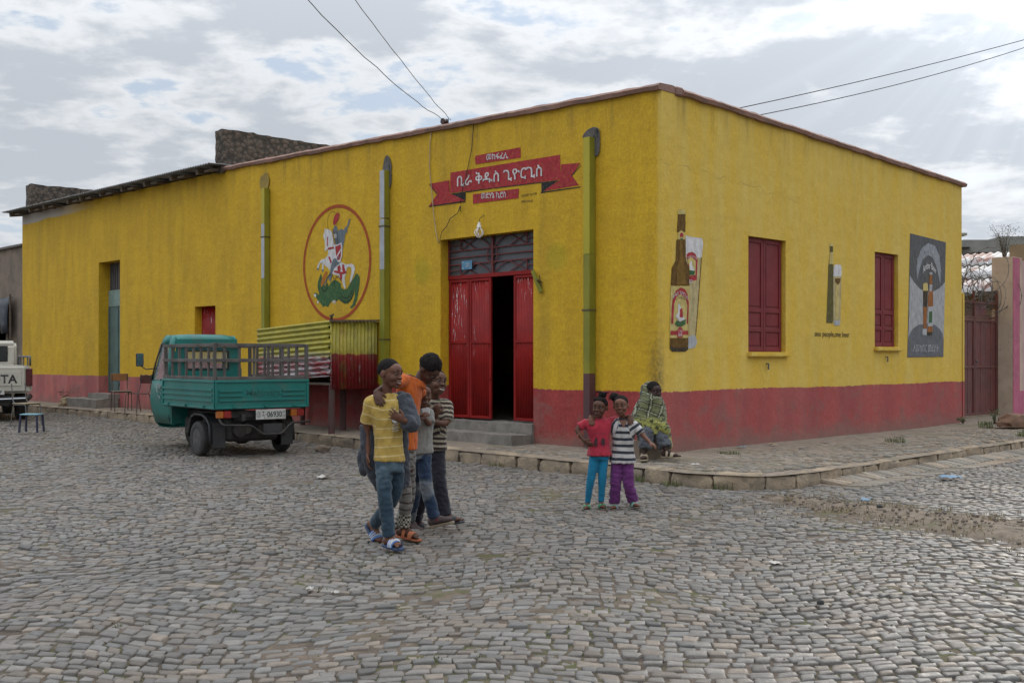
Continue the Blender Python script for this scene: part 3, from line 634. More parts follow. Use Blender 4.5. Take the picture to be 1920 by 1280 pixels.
def wall(name, a, b, z0, topf, holes, T, place, mat, parent, step=0.6):
    """wall with openings: holes (u0,u1,z0,z1); place(u, depth, z) -> point; all faces share one grid"""
    us = sorted({round(q, 4) for q in list(np.arange(a, b, step))+[a, b]+[h for H in holes for h in H[:2]]}); us = [u for u in us if a <= u <= b]
    us = [u for i, u in enumerate(us) if i == 0 or u-us[i-1] > 1e-3]
    zs = sorted({round(q, 4) for q in list(np.arange(z0, min(topf(a), topf(b))-0.15, 0.6))+[z0]+[h for H in holes for h in H[2:]]}); zs = [z for i, z in enumerate(zs) if i == 0 or z-zs[i-1] > 1e-3] + ['top']
    m = MB(); Z = lambda u, z: topf(u) if z == 'top' else z
    nu, nz = len(us), len(zs)
    wob = lambda u, z: 0.0025*noise.noise(Vector((u*0.8, z*0.8, 1.7)))
    V = []
    for d in (0, 1):
        for u in us:
            for z in zs:
                zz = Z(u, z); V.append(place(u, (wob(u, zz) if d == 0 else T), zz))
    idx = lambda d, i, j: d*nu*nz+i*nz+j
    def hole(i, j):
        cu = (us[i]+us[i+1])/2; z1 = 9 if zs[j+1] == 'top' else zs[j+1]; cz = (zs[j]+z1)/2
        return any(h[0] < cu < h[1] and h[2] < cz < h[3] for h in holes)
    Fs = []
    for i in range(nu-1):
        for j in range(nz-1):
            if hole(i, j): continue
            Fs.append((idx(0,i,j), idx(0,i+1,j), idx(0,i+1,j+1), idx(0,i,j+1))); Fs.append((idx(1,i,j), idx(1,i,j+1), idx(1,i+1,j+1), idx(1,i+1,j)))
            for di, dj, e in ((-1,0,((i,j),(i,j+1))),(1,0,((i+1,j+1),(i+1,j))),(0,-1,((i+1,j),(i,j))),(0,1,((i,j+1),(i+1,j+1)))):
                ii, jj = i+di, j+dj
                if ii < 0 or jj < 0 or ii >= nu-1 or jj >= nz-1 or hole(ii, jj):
                    (p, q), (r, s) = e; Fs.append((idx(0,p,q), idx(0,r,s), idx(1,r,s), idx(1,p,q)))
    m.add(V, Fs); o = m.build(name, mat, parent, True, recalc=True, ang=35); return o
fp = lambda u, d, z: (u, d, z); spl = lambda u, d, z: (-d, u, z)
XM = -11.82
DOOR = (-4.669, -2.475, 0.45, 3.47)
wall('front_wall', XM, 0.0, -0.1, TOPF, [DOOR], 0.4, fp, MW, B)
wall('wing_front_wall', -23.3, XM, -0.1, lambda x: 5.60 if x < -22 else 5.60+(x+22)*(-0.010), [(-18.124, -16.886, 0.60, 3.92), (-13.107, -12.184, 1.30, 2.63)], 0.5, fp, MW, B)
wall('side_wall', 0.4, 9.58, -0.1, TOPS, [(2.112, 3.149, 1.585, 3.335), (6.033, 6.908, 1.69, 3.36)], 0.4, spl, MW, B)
# the bit of side wall at the corner is the end face of the front wall; back, end and inner walls close the house
mdk = pm('interior_plaster', (0.30, 0.25, 0.17), (0.22, 0.18, 0.13), 2, rough=0.9)
MB().box((-23.3, 9.2, -0.1), (-0.41, 9.6, 5.0)).build('back_wall', MW, B)
MB().box((-23.3, 0.51, -0.1), (-22.9, 9.19, 5.6)).build('end_wall', MW, B)
MB().box((-22.88, 0.52, 4.62), (-0.42, 9.18, 4.75)).build('roof_slab', mdk, B)
MB().box((-11.8, 0.42, 0.2), (-0.42, 9.18, 0.44)).build('floor', pm('bar_floor', (0.20, 0.18, 0.155), None, 3, rough=0.8), B)
# coping of rough mortar
mcop = pm('coping_mortar', (0.30, 0.165, 0.125), (0.20, 0.125, 0.10), 6, 0.3, 0.7, 0.9, 0.5, 40, dirt=0.5, dirtc=(0.35, 0.22, 0.18))
def coping(name, pts, nrm):
    m = MB(); sec = [(-0.055, -0.01), (-0.075, 0.045), (-0.03, 0.085), (0.25, 0.095), (0.42, 0.06), (0.42, -0.01)]; k = len(sec); V = []
    for i, (x, y, z) in enumerate(pts):
        for a, b in sec:
            j = noise.noise(Vector((i*0.37, a*9, b*9)))*0.016; V.append((x-nrm[0]*(a+j), y-nrm[1]*(a+j), z+b+j+0.01*noise.noise(Vector((i*0.9, 3, 3)))))
    n = len(pts); Fs = [(i*k+j, i*k+(j+1) % k, (i+1)*k+(j+1) % k, (i+1)*k+j) for i in range(n-1) for j in range(k)]+[tuple(range(k)), tuple(range((n-1)*k, n*k))]
    return m.add(V, Fs).build(name, mcop, B, True, recalc=True)
coping('coping', [(x, 0.0, TOPF(x)) for x in np.arange(XM-0.05, 0.075, 0.12)], (0, -1))
coping('coping', [(0.0, y, TOPS(y)) for y in np.arange(0.43, 9.75, 0.12)], (1, 0))
MB().box((-0.4, 0.3, 5.15), (0.045, 0.46, 5.275)).build('coping', mcop, B, bevel=0.02)
# rubble stone fire walls rising behind
def mat_rubble():
    m, nt, b = newmat('rubble_stone'); h = NT(nt); v = h.coord('Object'); vo = h.n('ShaderNodeTexVoronoi', feature='F1'); h.L.new(v, vo.inputs['Vector']); vo.inputs['Scale'].default_value = 9.0
    n = h.noise(v, 25, 6, 0.7); col = h.mix(h.ramp(n, 0.3, 0.7), (0.165, 0.125, 0.095), (0.085, 0.066, 0.052)); col = h.mix(h.ramp(vo.outputs['Distance'], 0.35, 0.7), col, (0.06, 0.05, 0.04))
    h.put(b.inputs['Base Color'], col); b.inputs['Roughness'].default_value = 0.95; h.bump(b, h.m('SUBTRACT', h.m('MULTIPLY', n, 0.6), vo.outputs['Distance']), 0.9, 0.05); return m
MRUB = mat_rubble()
def rough_block(name, a, b, mat, parent, cell=0.12, amp=0.03):
    nx, ny, nz = [max(2, int((b[i]-a[i])/cell)) for i in range(3)]; m = MB()
    def face(o, u, v_, nu, nv):
        V = [Vector(o)+Vector(u)*i/nu+Vector(v_)*j/nv for i in range(nu+1) for j in range(nv+1)]
        m.add(V, [(i*(nv+1)+j, (i+1)*(nv+1)+j, (i+1)*(nv+1)+j+1, i*(nv+1)+j+1) for i in range(nu) for j in range(nv)])
    dx, dy, dz = b[0]-a[0], b[1]-a[1], b[2]-a[2]
    face(a, (dx,0,0), (0,0,dz), nx, nz); face((a[0],b[1],a[2]), (dx,0,0), (0,0,dz), nx, nz); face(a, (0,dy,0), (0,0,dz), ny, nz); face((b[0],a[1],a[2]), (0,dy,0), (0,0,dz), ny, nz)
    face((a[0],a[1],b[2]), (dx,0,0), (0,dy,0), nx, ny); face(a, (dx,0,0), (0,dy,0), nx, ny)
    m.v = [tuple(Vector(p)+noise.noise_vector(Vector(p)*5.0)*amp) for p in m.v]
    return m.build(name, mat, parent, True, weld=True, ang=50)
rough_block('fire_wall', (-12.22, 0.02, 4.8), (-11.86, 8.8, 6.42), MRUB, B)
rough_block('fire_wall', (-23.3, 0.10, 5.2), (-22.92, 8.8, 6.50), MRUB, B)
rough_block('wall_end_stone', (-12.05, -0.12, 5.46), (-11.75, 0.25, 5.66), MRUB, B, 0.08, 0.03)
# corrugated roof of the old wing with its rafter ends
def corrugated(p0, du, dv, nu, pitch, amp, nrm, nv=2, thick=0.0):
    """sheet from p0 spanning du (across the waves) and dv (along them)"""
    p0, du, dv, nrm = Vector(p0), Vector(du), Vector(dv), Vector(nrm); n = int(du.length/pitch*nu); V = []
    for i in range(n+1):
        for j in range(nv): V.append(p0+du*i/n+dv*j/(nv-1)+nrm*amp*math.sin(2*math.pi*i/nu))
    F_ = [(i*nv+j, (i+1)*nv+j, (i+1)*nv+j+1, i*nv+j+1) for i in range(n) for j in range(nv-1)]; return V, F_
def sheet(name, mat, parent, *a, thick=0.004, **k):
    V, F_ = corrugated(*a, **k); o = MB().add(V, F_).build(name, mat, parent, True, ang=0)
    s = o.modifiers.new('thickness', 'SOLIDIFY'); s.thickness = thick; s.offset = 0; return o
mzinc = pm('weathered_zinc', (0.23, 0.235, 0.24), (0.15, 0.14, 0.13), 3, 0.3, 0.7, 0.55, 0.1, 30, metal=0.5, dirt=0.5, dirtc=(0.16, 0.09, 0.06))
wr = sheet('wing_roof', mzinc, B, (-23.75, -0.42, 5.70), (12.05, 0, -0.10), (0, 9.6, 0.35), 6, 0.11, 0.018, (0, -0.15, 1))
mtim = pm('old_timber', (0.14, 0.105, 0.075), (0.08, 0.062, 0.048), 5, 0.3, 0.7, 0.9, 0.4, 50, stretch=(1, 1, 4))
for x in (-23.35, -21.9, -20.9, -19.3, -18.5, -17.3, -16.1, -14.9, -13.6, -12.4):
    z = 5.60-(x+23.5)*0.0085; MB().beam((x, -0.33, z), (x, 0.5, z+0.12), 0.10, 0.11).build('rafter_end', mtim, wr)
    MB().beam((x+0.42, -0.30, z-0.015), (x+0.42, 0.4, z+0.09), 0.30, 0.05).build('eave_board', mtim, wr)
# ---- main door
mred = pm('red_gloss_paint', (0.265, 0.013, 0.011), (0.205, 0.011, 0.011), 3, 0.3, 0.7, 0.5, 0.05, 20, spec=0.22)
def mat_redsheet():
    m, nt, b = newmat('worn_red_sheet'); h = NT(nt); v = h.coord('Object'); n = h.noise(v, 3, 4); c = h.mix(h.ramp(n, 0.3, 0.7), (0.290, 0.014, 0.011), (0.210, 0.011, 0.010))
    x, y, z = h.sep(v); w = h.ramp(h.noise(h.coord('Object', (26, 1, 2.2)), 1.6, 6, 0.7), 0.60, 0.63); w = h.m('MULTIPLY', w, h.m('MULTIPLY', h.ramp(z, 1.45, 1.75), h.ramp(h.noise(h.coord('Object', (0.9, 1, 0.7)), 1.3, 2), 0.42, 0.55)))
    c = h.mix(w, c, (0.50, 0.44, 0.43)); h.put(b.inputs['Base Color'], c); b.inputs['Roughness'].default_value = 0.5; b.inputs['Specular IOR Level'].default_value = 0.22; h.bump(b, h.noise(v, 12, 3), 0.08, 0.02); return m
mrs = mat_redsheet()
DY = 0.19
def door_leaf(x0, x1, z0, z1, y, name='door_leaf', ajar=0.0):
    t = MB(); w = 0.045
    for a, b in (((x0, y-0.02, z0), (x0+w, y+0.02, z1)), ((x1-w, y-0.02, z0), (x1, y+0.02, z1))): t.box(a, b)
    for z in (z0, z0+(z1-z0)*0.535, z1-w): t.box((x0+w, y-0.018, z), (x1-w, y+0.018, z+w))
    o = t.build(name, mred, B, bevel=0.004)
    sheet('corrugated_panel', mrs, o, (x0+w*0.8, y+0.005, z0+0.01), (x1-x0-1.6*w, 0, 0), (0, 0, z1-z0-0.02), 6, 0.062, 0.009, (0, -1, 0))
    return o
l1 = door_leaf(-4.655, -4.142, 0.50, 2.80, DY); l2 = door_leaf(-4.132, -3.615, 0.50, 2.80, DY); l3 = door_leaf(-3.085, -2.49, 0.50, 2.80, DY)
MB().tube([(-3.64, DY-0.02, 1.72), (-3.64, DY-0.06, 1.72), (-3.64, DY-0.06, 1.66)], 0.012, 6).build('latch', mred, l2); MB().tube([(-3.66, DY-0.02, 1.16), (-3.60, DY-0.06, 1.16)], 0.014, 6).build('latch', mred, l2)
fr = MB().box((-4.668, DY-0.03, 2.805), (-2.476, DY+0.03, 2.87)).build('transom_rail', mred, B, bevel=0.004)
tp = MB().box((-4.64, DY+0.012, 2.872), (-2.5, DY+0.022, 3.465)).build('transom_panel', pm('dusty_glass', (0.085, 0.088, 0.098), (0.060, 0.064, 0.074), 2, rough=0.35, bump=0.03, bscale=15), B)
gr = MB(); yb = DY-0.012
gr.box((-4.668, yb-0.012, 2.872), (-4.638, yb+0.012, 3.468)); gr.box((-2.506, yb-0.012, 2.872), (-2.476, yb+0.012, 3.468)); gr.box((-3.60, yb-0.014, 2.872), (-3.555, yb+0.014, 3.468))
for z in (3.05, 3.165, 3.28): gr.box((-4.637, yb-0.009, z-0.009), (-3.601, yb+0.009, z+0.009)); gr.box((-3.554, yb-0.009, z-0.009), (-2.507, yb+0.009, z+0.009))
for sx in (-4.36, -2.79):
    for z0, z1 in ((2.872, 3.04), (3.29, 3.468)): gr.box((sx-0.009, yb-0.008, z0), (sx+0.009, yb+0.008, z1))
def bar(a, b): gr.beam((a[0], yb-0.004, a[1]), (b[0], yb-0.004, b[1]), 0.014, 0.014, (0, 1, 0))
for z0, z1 in ((3.29, 3.465), (2.875, 3.04)):
    for xa, xb in ((-4.35, -3.62), (-2.80, -3.53)):
        bar((xa, z0), ((xa+xb)/2, z1)); bar(((xa+xb)/2, z0), (xa, z1)) 
        c = [((xa+xb)/2+(xb-xa)*0.5*t, z0+(z1-z0)*(1-t*t)) for t in np.linspace(0, 1, 6)]
        for p, q in zip(c, c[1:]): bar(p, q)
for sx in (-4.51, -2.65):
    for z in (2.955, 3.375): bar((sx-0.14, z), (sx+0.14, z))
ring = [(-3.578+0.12*math.cos(t), 3.165+0.15*math.sin(t)) for t in np.linspace(0, 2*math.pi, 17)]
for p, q in zip(ring, ring[1:]): bar(p, q)
gr.build('transom_grille', pm('oxide_red_bar', (0.150, 0.026, 0.026), None, 8, rough=0.6), tp)
pl = MB().box((-4.30, DY-0.045, 2.955), (-4.045, DY-0.035, 3.10)).build('number_plate', pm('blue_enamel', (0.085, 0.27, 0.42), (0.07, 0.22, 0.36), 10, rough=0.4), tp, bevel=0.003)
mwht = pm('white_paint', (0.62, 0.60, 0.57), (0.50, 0.48, 0.46), 12, rough=0.6, bump=0.1)
lettering('227', -4.20, 3.00, -4.09, 3.06, lambda x, z: (x, DY-0.049, z), mwht, pl)
lettering('NO', -4.285, 3.065, -4.235, 3.09, lambda x, z: (x, DY-0.049, z), mwht, pl); lettering('02', -4.285, 2.965, -4.24, 2.99, lambda x, z: (x, DY-0.049, z), mwht, pl); lettering('K1', -4.10, 2.965, -4.06, 2.99, lambda x, z: (x, DY-0.049, z), mwht, pl)
mconc = pm('worn_concrete', (0.25, 0.225, 0.195), (0.155, 0.14, 0.12), 3.5, 0.3, 0.7, 0.9, 0.5, 30, dirt=0.5, dirtc=(0.10, 0.088, 0.07), dist=0.02)
rough_block('threshold', (-4.69, -0.06, 0.1), (-2.455, 0.45, 0.47), mconc, B, 0.1, 0.012); rough_block('door_step', (-4.98, -0.50, 0.05), (-2.44, -0.09, 0.325), mconc, B, 0.1, 0.014)
# ---- green door of the old wing, red shutter, side windows
mgr = pm('green_door_paint', (0.10, 0.165, 0.150), (0.075, 0.125, 0.118), 3, 0.3, 0.7, 0.6, 0.1, 25, dirt=0.4, dirtc=(0.13, 0.11, 0.09))
mdark = pm('dark_void', (0.012, 0.012, 0.012), None, 3, rough=0.9)
gy = 0.27
gd = MB().box((-18.12, gy, 0.62), (-16.89, gy+0.05, 2.80)).build('wing_door', mgr, B); mm = MB()
for a, b in (((-18.118, 0.62), (-18.06, 2.79)), ((-17.0, 0.62), (-16.9, 2.79)), ((-17.62, 0.62), (-17.56, 2.79))): mm.box((a[0], gy-0.02, a[1]), (b[0], gy-0.002, b[1]))
mm.beam((-17.53, gy-0.011, 0.8), (-17.02, gy-0.011, 1.6), 0.04, 0.016, (0, 1, 0)); mm.beam((-17.53, gy-0.011, 1.72), (-17.02, gy-0.011, 1.72), 0.05, 0.016, (0, 1, 0)); mm.build('door_rail', mgr, gd)
MB().box((-17.42, gy-0.006, 2.28), (-17.1, gy-0.001, 2.62)).build('door_vent', mdark, gd)
MB().box((-18.12, gy-0.01, 2.805), (-16.89, gy+0.05, 3.22)).build('door_transom', pm('pale_green_paint', (0.20, 0.28, 0.25), (0.16, 0.23, 0.21), 4, rough=0.6), B)
cu = MB().box((-18.12, gy+0.06, 3.225), (-16.89, gy+0.08, 3.92)).build('curtain', pm('dim_curtain', (0.075, 0.062, 0.058), (0.14, 0.13, 0.125), 3, 0.45, 0.55, stretch=(8, 1, 0.3)), B)
mm = MB()
for x in np.arange(-18.05, -16.9, 0.13): mm.box((x, gy, 3.225), (x+0.02, gy+0.02, 3.918))
mm.build('window_bar', pm('grey_iron', (0.10, 0.10, 0.105), None, 8, rough=0.6), cu)
sheet('shutter', mrs, B, (-13.105, 0.18, 1.302), (0.92, 0, 0), (0, 0, 1.325), 6, 0.05, 0.007, (0, -1, 0))
mmar = pm('maroon_gloss', (0.185, 0.026, 0.030), (0.150, 0.022, 0.026), 2.5, 0.3, 0.7, 0.55, 0.04, 20, spec=0.25, dirt=0.25, dirtc=(0.20, 0.07, 0.06))
msil = MW
def window(y0, y1, z0, z1, gap):
    s = MB().box((-0.10, y0-0.03, z0-0.075), (0.075, y1+0.05, z0-0.004)).build('window_sill', MW, B, bevel=0.012, seg=2)
    x = -0.07; mid = (y0+y1-gap)/2
    for a, b in ((y0+0.004, mid-0.004), (mid+0.004, y1-gap)):
        H = z1-z0; o = MB().box((x-0.045, a, z0+0.004), (x-0.012, b, z1-0.004)).build('shutter', mmar, B); t = MB(); w = 0.06
        zz = [z0+0.005, z0+H*0.20, z0+H*0.385, z1-0.006]
        t.box((x-0.0115, a, z0+0.004), (x+0.006, a+w, z1-0.004)); t.box((x-0.0115, b-w, z0+0.004), (x+0.006, b, z1-0.004))
        for z in (z0+0.005, z0+H*0.175, z0+H*0.345, z1-0.075): t.box((x-0.0115, a+w, z), (x+0.006, b-w, z+0.068))
        t.build('shutter_frame', mmar, o, bevel=0.006)
        for za, zb in ((z0+0.10, z0+H*0.165), (z0+H*0.175+0.095, z0+H*0.335), (z0+H*0.345+0.10, z1-0.11)):
            MB().box((x-0.0115, a+w+0.025, za), (x-0.003, b-w-0.025, zb)).build('shutter_panel', mmar, o, bevel=0.004)
    MB().tube([(0.0, mid-0.02, z0-0.18), (0.04, mid-0.02, z0-0.18), (0.04, mid-0.02, z0-0.27)], 0.012, 6).build('shutter_hook', MATS['grey_iron'], B)
window(2.112, 3.149, 1.585, 3.335, 0.02); window(6.033, 6.908, 1.69, 3.36, 0.03)
# ---- square downpipes, painted in lengths
mpy = pm('yellow_green_pipe', (0.430, 0.350, 0.015), (0.330, 0.300, 0.020), 2, 0.3, 0.7, 0.5, 0.05, 20, stretch=(1, 1, 0.4)); mpg = pm('olive_pipe', (0.250, 0.235, 0.018), (0.170, 0.170, 0.016), 3, 0.3, 0.7, 0.55, 0.05, 20, stretch=(1, 1, 0.4))
mpz = pm('bare_zinc_pipe', (0.42, 0.44, 0.46), (0.33, 0.34, 0.35), 4, 0.3, 0.7, 0.45, 0.05, 20, metal=0.3); mpb = pm('maroon_pipe', (0.105, 0.042, 0.045), (0.075, 0.035, 0.038), 4, 0.3, 0.7, 0.6, 0.08, 20)
def pipe(x0, w, d, segs):
    root = None; x0 += 0.14
    for z0, z1, ma, mb in segs:
        t = MB().box((x0, -0.02-d, z0), (x0+w, -0.018, z1)); t.mi = [1 if i == 3 else 0 for i in range(6)]
        o = t.build('downpipe' if root is None else 'pipe_length', [ma, mb], root or B); root = root or o
    for z in (segs[0][0]+0.9, segs[-1][1]-1.0): MB().box((x0-0.03, -0.024-d, z), (x0+w+0.006, -0.002, z+0.03)).build('pipe_strap', pm('strap_iron', (0.11, 0.09, 0.03), None, 9, rough=0.7), root)
    return root
pipe(-1.455, 0.12, 0.12, [(1.27, 3.0, mpg, mpg), (3.003, 4.69, mpy, mpg), (0.20, 1.267, mpb, mpb)])
pipe(-6.30, 0.13, 0.12, [(0.9, 3.05, mpg, mpg), (3.053, 3.94, mpz, mpg), (3.96, 4.80, mpz, mpg)])
pipe(-10.23, 0.115, 0.12, [(1.0, 3.1, mpg, mpg), (3.103, 4.2, mpz, mpg), (4.203, 4.92, mpy, mpg)])
def patch(cx, cz, w, hgt, mat, name='mortar_patch'):
    k = 18; P = []
    for i in range(k):
        a = 2*math.pi*i/k; r = 1+0.22*noise.noise(Vector((cx+math.cos(a), cz+math.sin(a), i*0.21))); P.append((cx+math.cos(a)*w*r, cz+math.sin(a)*hgt*r))
    return MB().prism(P, 0.016, (0, -0.012, 0)).build(name, mat, B, bevel=0.006)
mmor = pm('grey_mortar', (0.125, 0.115, 0.108), (0.085, 0.08, 0.076), 8, 0.3, 0.7, 0.95, 0.5, 45)
patch(-1.26, 4.74, 0.16, 0.11, mmor); patch(-1.17, 4.62, 0.075, 0.22, mmor); patch(-6.10, 4.88, 0.12, 0.20, mmor); patch(-6.03, 4.70, 0.05, 0.22, mmor)
patch(-10.16, 5.05, 0.17, 0.20, pm('raw_ochre_patch', (0.33, 0.235, 0.05), (0.24, 0.17, 0.05), 9, rough=0.95, bump=0.6))

# ------------------------------------------------------------------ wall paintings
PC = {'red': (0.400, 0.036, 0.046), 'white': (0.68, 0.66, 0.66), 'black': (0.022, 0.024, 0.028), 'dgreen': (0.045, 0.125, 0.050), 'orange': (0.45, 0.15, 0.02), 'slate': (0.155, 0.190, 0.225),
      'beer': (0.50, 0.41, 0.21), 'pale': (0.42, 0.43, 0.45), 'cream': (0.58, 0.46, 0.17), 'brown': (0.125, 0.062, 0.012), 'olive': (0.110, 0.095, 0.030), 'dark': (0.045, 0.034, 0.022), 'char': (0.105, 0.108, 0.118), 'steel': (0.245, 0.262, 0.292), 'amber': (0.30, 0.11, 0.03)}
def paint(key):
    k = key.rstrip('0123456789'); c = PC[k]
    if key == 'pale2': c = (0.40, 0.40, 0.41)
    if key == 'brown2': c = (0.185, 0.100, 0.018)
    if key == 'steel3': c = (0.30, 0.315, 0.345)
    if key == 'char3': c = (0.135, 0.142, 0.160)
    m = pm('paint_'+key, c, tuple(q*0.70 for q in c), 16, 0.3, 0.7, 0.75, 0.5, 34, dist=0.02, spec=0.25, stretch=(1, 1, 0.45), dirt=0.30, dirtc=(0.42, 0.29, 0.07))
    return m
def mural(root_name, polys, fn, nrm, base=0.005, label=None):
    """painted shapes: thin films 3 mm apart on the wall; the first shape carries the others"""
    root = None; o = Vector(nrm)
    for i, (nm, key, pts) in enumerate(polys):
        lay = base+0.0014*int(key[-1] if key[-1].isdigit() else 0)+0.00012*i
        bm = bmesh.new(); vs = [bm.verts.new(Vector(fn(*p))+o*lay) for p in pts]; f = bm.faces.new(vs); f.normal_update(); bmesh.ops.triangulate(bm, faces=[f])
        for f in bm.faces:
            if f.normal.dot(o) < 0: f.normal_flip()
        me = bpy.data.meshes.new(nm); bm.to_mesh(me); bm.free(); me.materials.append(paint(key))
        x = mobj(root_name if root is None else nm, me, B if root is None else root); root = root or x
        if x is root and label: x['label'] = label
    return root
ff = lambda x, z: (x, 0.0, z); fs = lambda y, z: (0.0, y, z)
ring = []
RC, RR = (-7.685, 3.27), 1.065
em = MB(); K = 64
for r in (RR-0.032, RR+0.032): em.v += [(RC[0]+r*math.cos(2*math.pi*i/K), -0.005, RC[1]+r*math.sin(2*math.pi*i/K)) for i in range(K)]
em.f = [(i, K+i, K+(i+1) % K, (i+1) % K) for i in range(K)]; em.mi = [0]*K
PC['ring'] = (0.40, 0.075, 0.022)
emb = em.build('painted_emblem', paint('ring'), B)
emb['label'] = 'red ringed emblem of an armoured rider on a white horse over a green dragon'
for i, (nm, key, pts) in enumerate(EMBLEM):
    lay = -0.005-0.0014*int(key[-1] if key[-1].isdigit() else 0)-0.00012*i
    bm = bmesh.new(); vs = [bm.verts.new((p[0], lay, p[1])) for p in pts]; f = bm.faces.new(vs); f.normal_update(); bmesh.ops.triangulate(bm, faces=[f])
    for f in bm.faces:
        if f.normal.y > 0: f.normal_flip()
    me = bpy.data.meshes.new(nm); bm.to_mesh(me); bm.free(); me.materials.append(paint(key)); mobj(nm, me, emb)
# fine dark drawing lines of scales, mane and belt on the emblem
ln = MB()
def stroke(pts, w, y=-0.0135, mb=ln, ax=0):
    for p, q in zip(pts, pts[1:]):
        d = Vector((q[0]-p[0], q[1]-p[1])); n = Vector((-d.y, d.x)).normalized()*w/2 if d.length > 0 else Vector((0, 0))
        V = [(p[0]+n.x, p[1]+n.y), (p[0]-n.x, p[1]-n.y), (q[0]-n.x, q[1]-n.y), (q[0]+n.x, q[1]+n.y)]
        mb.add([(a, y, b) if ax == 0 else (y, a, b) for a, b in V], [(0, 1, 2, 3)])
for c, r, a0, a1 in (((-7.86, 2.93), 0.13, 0.3, 3.6), ((-7.62, 2.90), 0.11, 0.2, 3.4), ((-7.36, 2.80), 0.20, 3.6, 6.0), ((-7.36, 2.80), 0.27, 3.7, 5.9), ((-8.05, 2.86), 0.10, 3.3, 6.0)):
    stroke([(c[0]+r*math.cos(t), c[1]+r*math.sin(t)) for t in np.linspace(a0, a1, 9)], 0.012)
for k in range(5): stroke([(-7.80+0.045*k, 3.93-0.02*k), (-7.74+0.035*k, 3.62)], 0.008)
ln.build('ink_lines', paint('black'), emb)
halo = MB(); stroke([(-7.80+0.16*math.cos(t), 4.05+0.20*math.sin(t)) for t in np.linspace(-0.6, 3.9, 14)], 0.007, -0.006, halo); halo.build('halo_line', paint('brown'), emb)
ban = mural('painted_sign', BANNER[2:3]+BANNER[:2]+BANNER[3:], ff, (0, -1, 0), label='red painted ribbon sign with white script above the main door')
fl = lambda x, z: (x, -0.012, z); mwp = paint('white3')
def slant(z0a, z0b, xa, xb, dy=-0.012): return lambda x, z: (x, dy, z+z0a+(z0b-z0a)*(x-xa)/(xb-xa))
lettering('ቢራ ቅዱስ ጊዮርጊስ', -4.237, 0, -2.278, 0.215, slant(4.302, 4.244, -4.237, -2.278), mwp, ban, bold=0.012)
lettering('መከፋፈሊ', -3.525, 0, -3.019, 0.11, slant(4.652, 4.62, -3.525, -3.019), mwp, ban, bold=0.012); lettering('መድሃኔ ኪሮስ', -3.648, 0, -3.075, 0.105, slant(4.047, 4.012, -3.648, -3.075), mwp, ban, bold=0.012)
lettering('ኣክሱም ከተማ', -2.73, 0, -2.394, 0.045, slant(3.985, 3.985, -2.73, -2.394), paint('black'), ban); lettering('0905316640', -2.73, 0, -2.475, 0.034, slant(3.899, 3.889, -2.73, -2.475), paint('black'), ban)
bot = mural('painted_beer_bottle', BOTTLE[11:12]+BOTTLE[:11]+BOTTLE[12:], fs, (1, 0, 0), label='large painted brown beer bottle beside a tall glass of beer')
lx = lambda a, z: (0.013, a, z)
lettering('ቅዱስ ጊዮርጊስ', 0.245, 2.30, 0.59, 2.365, lx, mwp, bot, bold=0.01, arch=1.15); lettering('St. George Beer', 0.325, 2.285, 0.535, 2.325, lx, paint('black'), bot, arch=0.9)
lettering('ST. GEORGE', 0.365, 1.855, 0.465, 1.885, lx, mwp, bot); lettering('BEER', 0.37, 1.795, 0.46, 1.84, lx, mwp, bot); lettering('ቅዱስ ጊዮርጊስ', 0.585, 2.885, 0.80, 2.925, lx, mwp, bot, arch=0.7); lettering('BEER', 0.62, 2.55, 0.70, 2.60, lx, mwp, bot)
b2 = mural('painted_small_bottle', SMALL_BOTTLE, fs, (1, 0, 0), label='small painted dark beer bottle with a filled glass')
ol = MB()
for P_ in ([(0.921, 2.93), (0.852, 2.364), (0.782, 1.81)],): stroke(P_, 0.018, 0.0062, ol, 1)
ol.build('glass_outline', paint('brown'), bot)['kind'] = 'stuff'
lettering('one people,one beer', 4.014, 1.815, 5.14, 1.935, lambda a, z: (0.006, a, z), paint('black'), b2, bold=0.004)
pst = mural('painted_poster', POSTER, fs, (1, 0, 0), label='grey painted beer poster with ribbon, glass and bottle at the wall end')
px_ = lambda a, z: (0.0145, a, z)
lettering('አምበር ቢራ', 7.80, 3.30, 8.44, 3.42, px_, paint('pale5'), pst, arch=0.95, bold=0.008); lettering('Amber Beer', 7.86, 3.07, 8.42, 3.20, px_, mwp, pst, arch=0.8, bold=0.012); lettering('ለመከበር መደሰት', 7.47, 1.59, 8.53, 1.755, px_, paint('pale5'), pst, bold=0.006)

# ================================================================== neighbours and street things
def bobj(name, label, cat, x, y, z=0.0, rz=0.0, group=None): return thing(name, label, cat, W(x, y, z), TH+rz, group)
# ---- left neighbour: brown mud plastered house with a tarpaulin
mmud = pm('mud_plaster', (0.235, 0.180, 0.135), (0.155, 0.122, 0.095), 2.5, 0.3, 0.7, 0.95, 0.6, 25, dirt=0.4, dirtc=(0.24, 0.20, 0.16), dist=0.03)
nb = bobj('mud_house', 'brown mud plastered house left of the yellow building', 'house', -23.34, 0.0)
wl = wall('wall', -13.0, -0.02, -0.1, lambda u: 4.72-0.015*u, [(-3.6, -1.15, 0.2, 2.55)], 0.4, lambda u, d, z: (u, 0.06+d, z), mmud, nb)
MB().box((-13.0, 0.48, 4.3), (-0.02, 6.0, 4.42)).build('roof', mdk, nb); MB().box((-13, 5.6, 0), (-0.02, 6.0, 4.29)).build('back_wall', mmud, nb); MB().box((-13.3, 0.06, 0), (-13.01, 6.0, 4.7)).build('end_wall', mmud, nb)
MB().box((-0.30, 0.47, 0), (-0.02, 5.59, 4.29)).build('party_wall', mmud, nb)
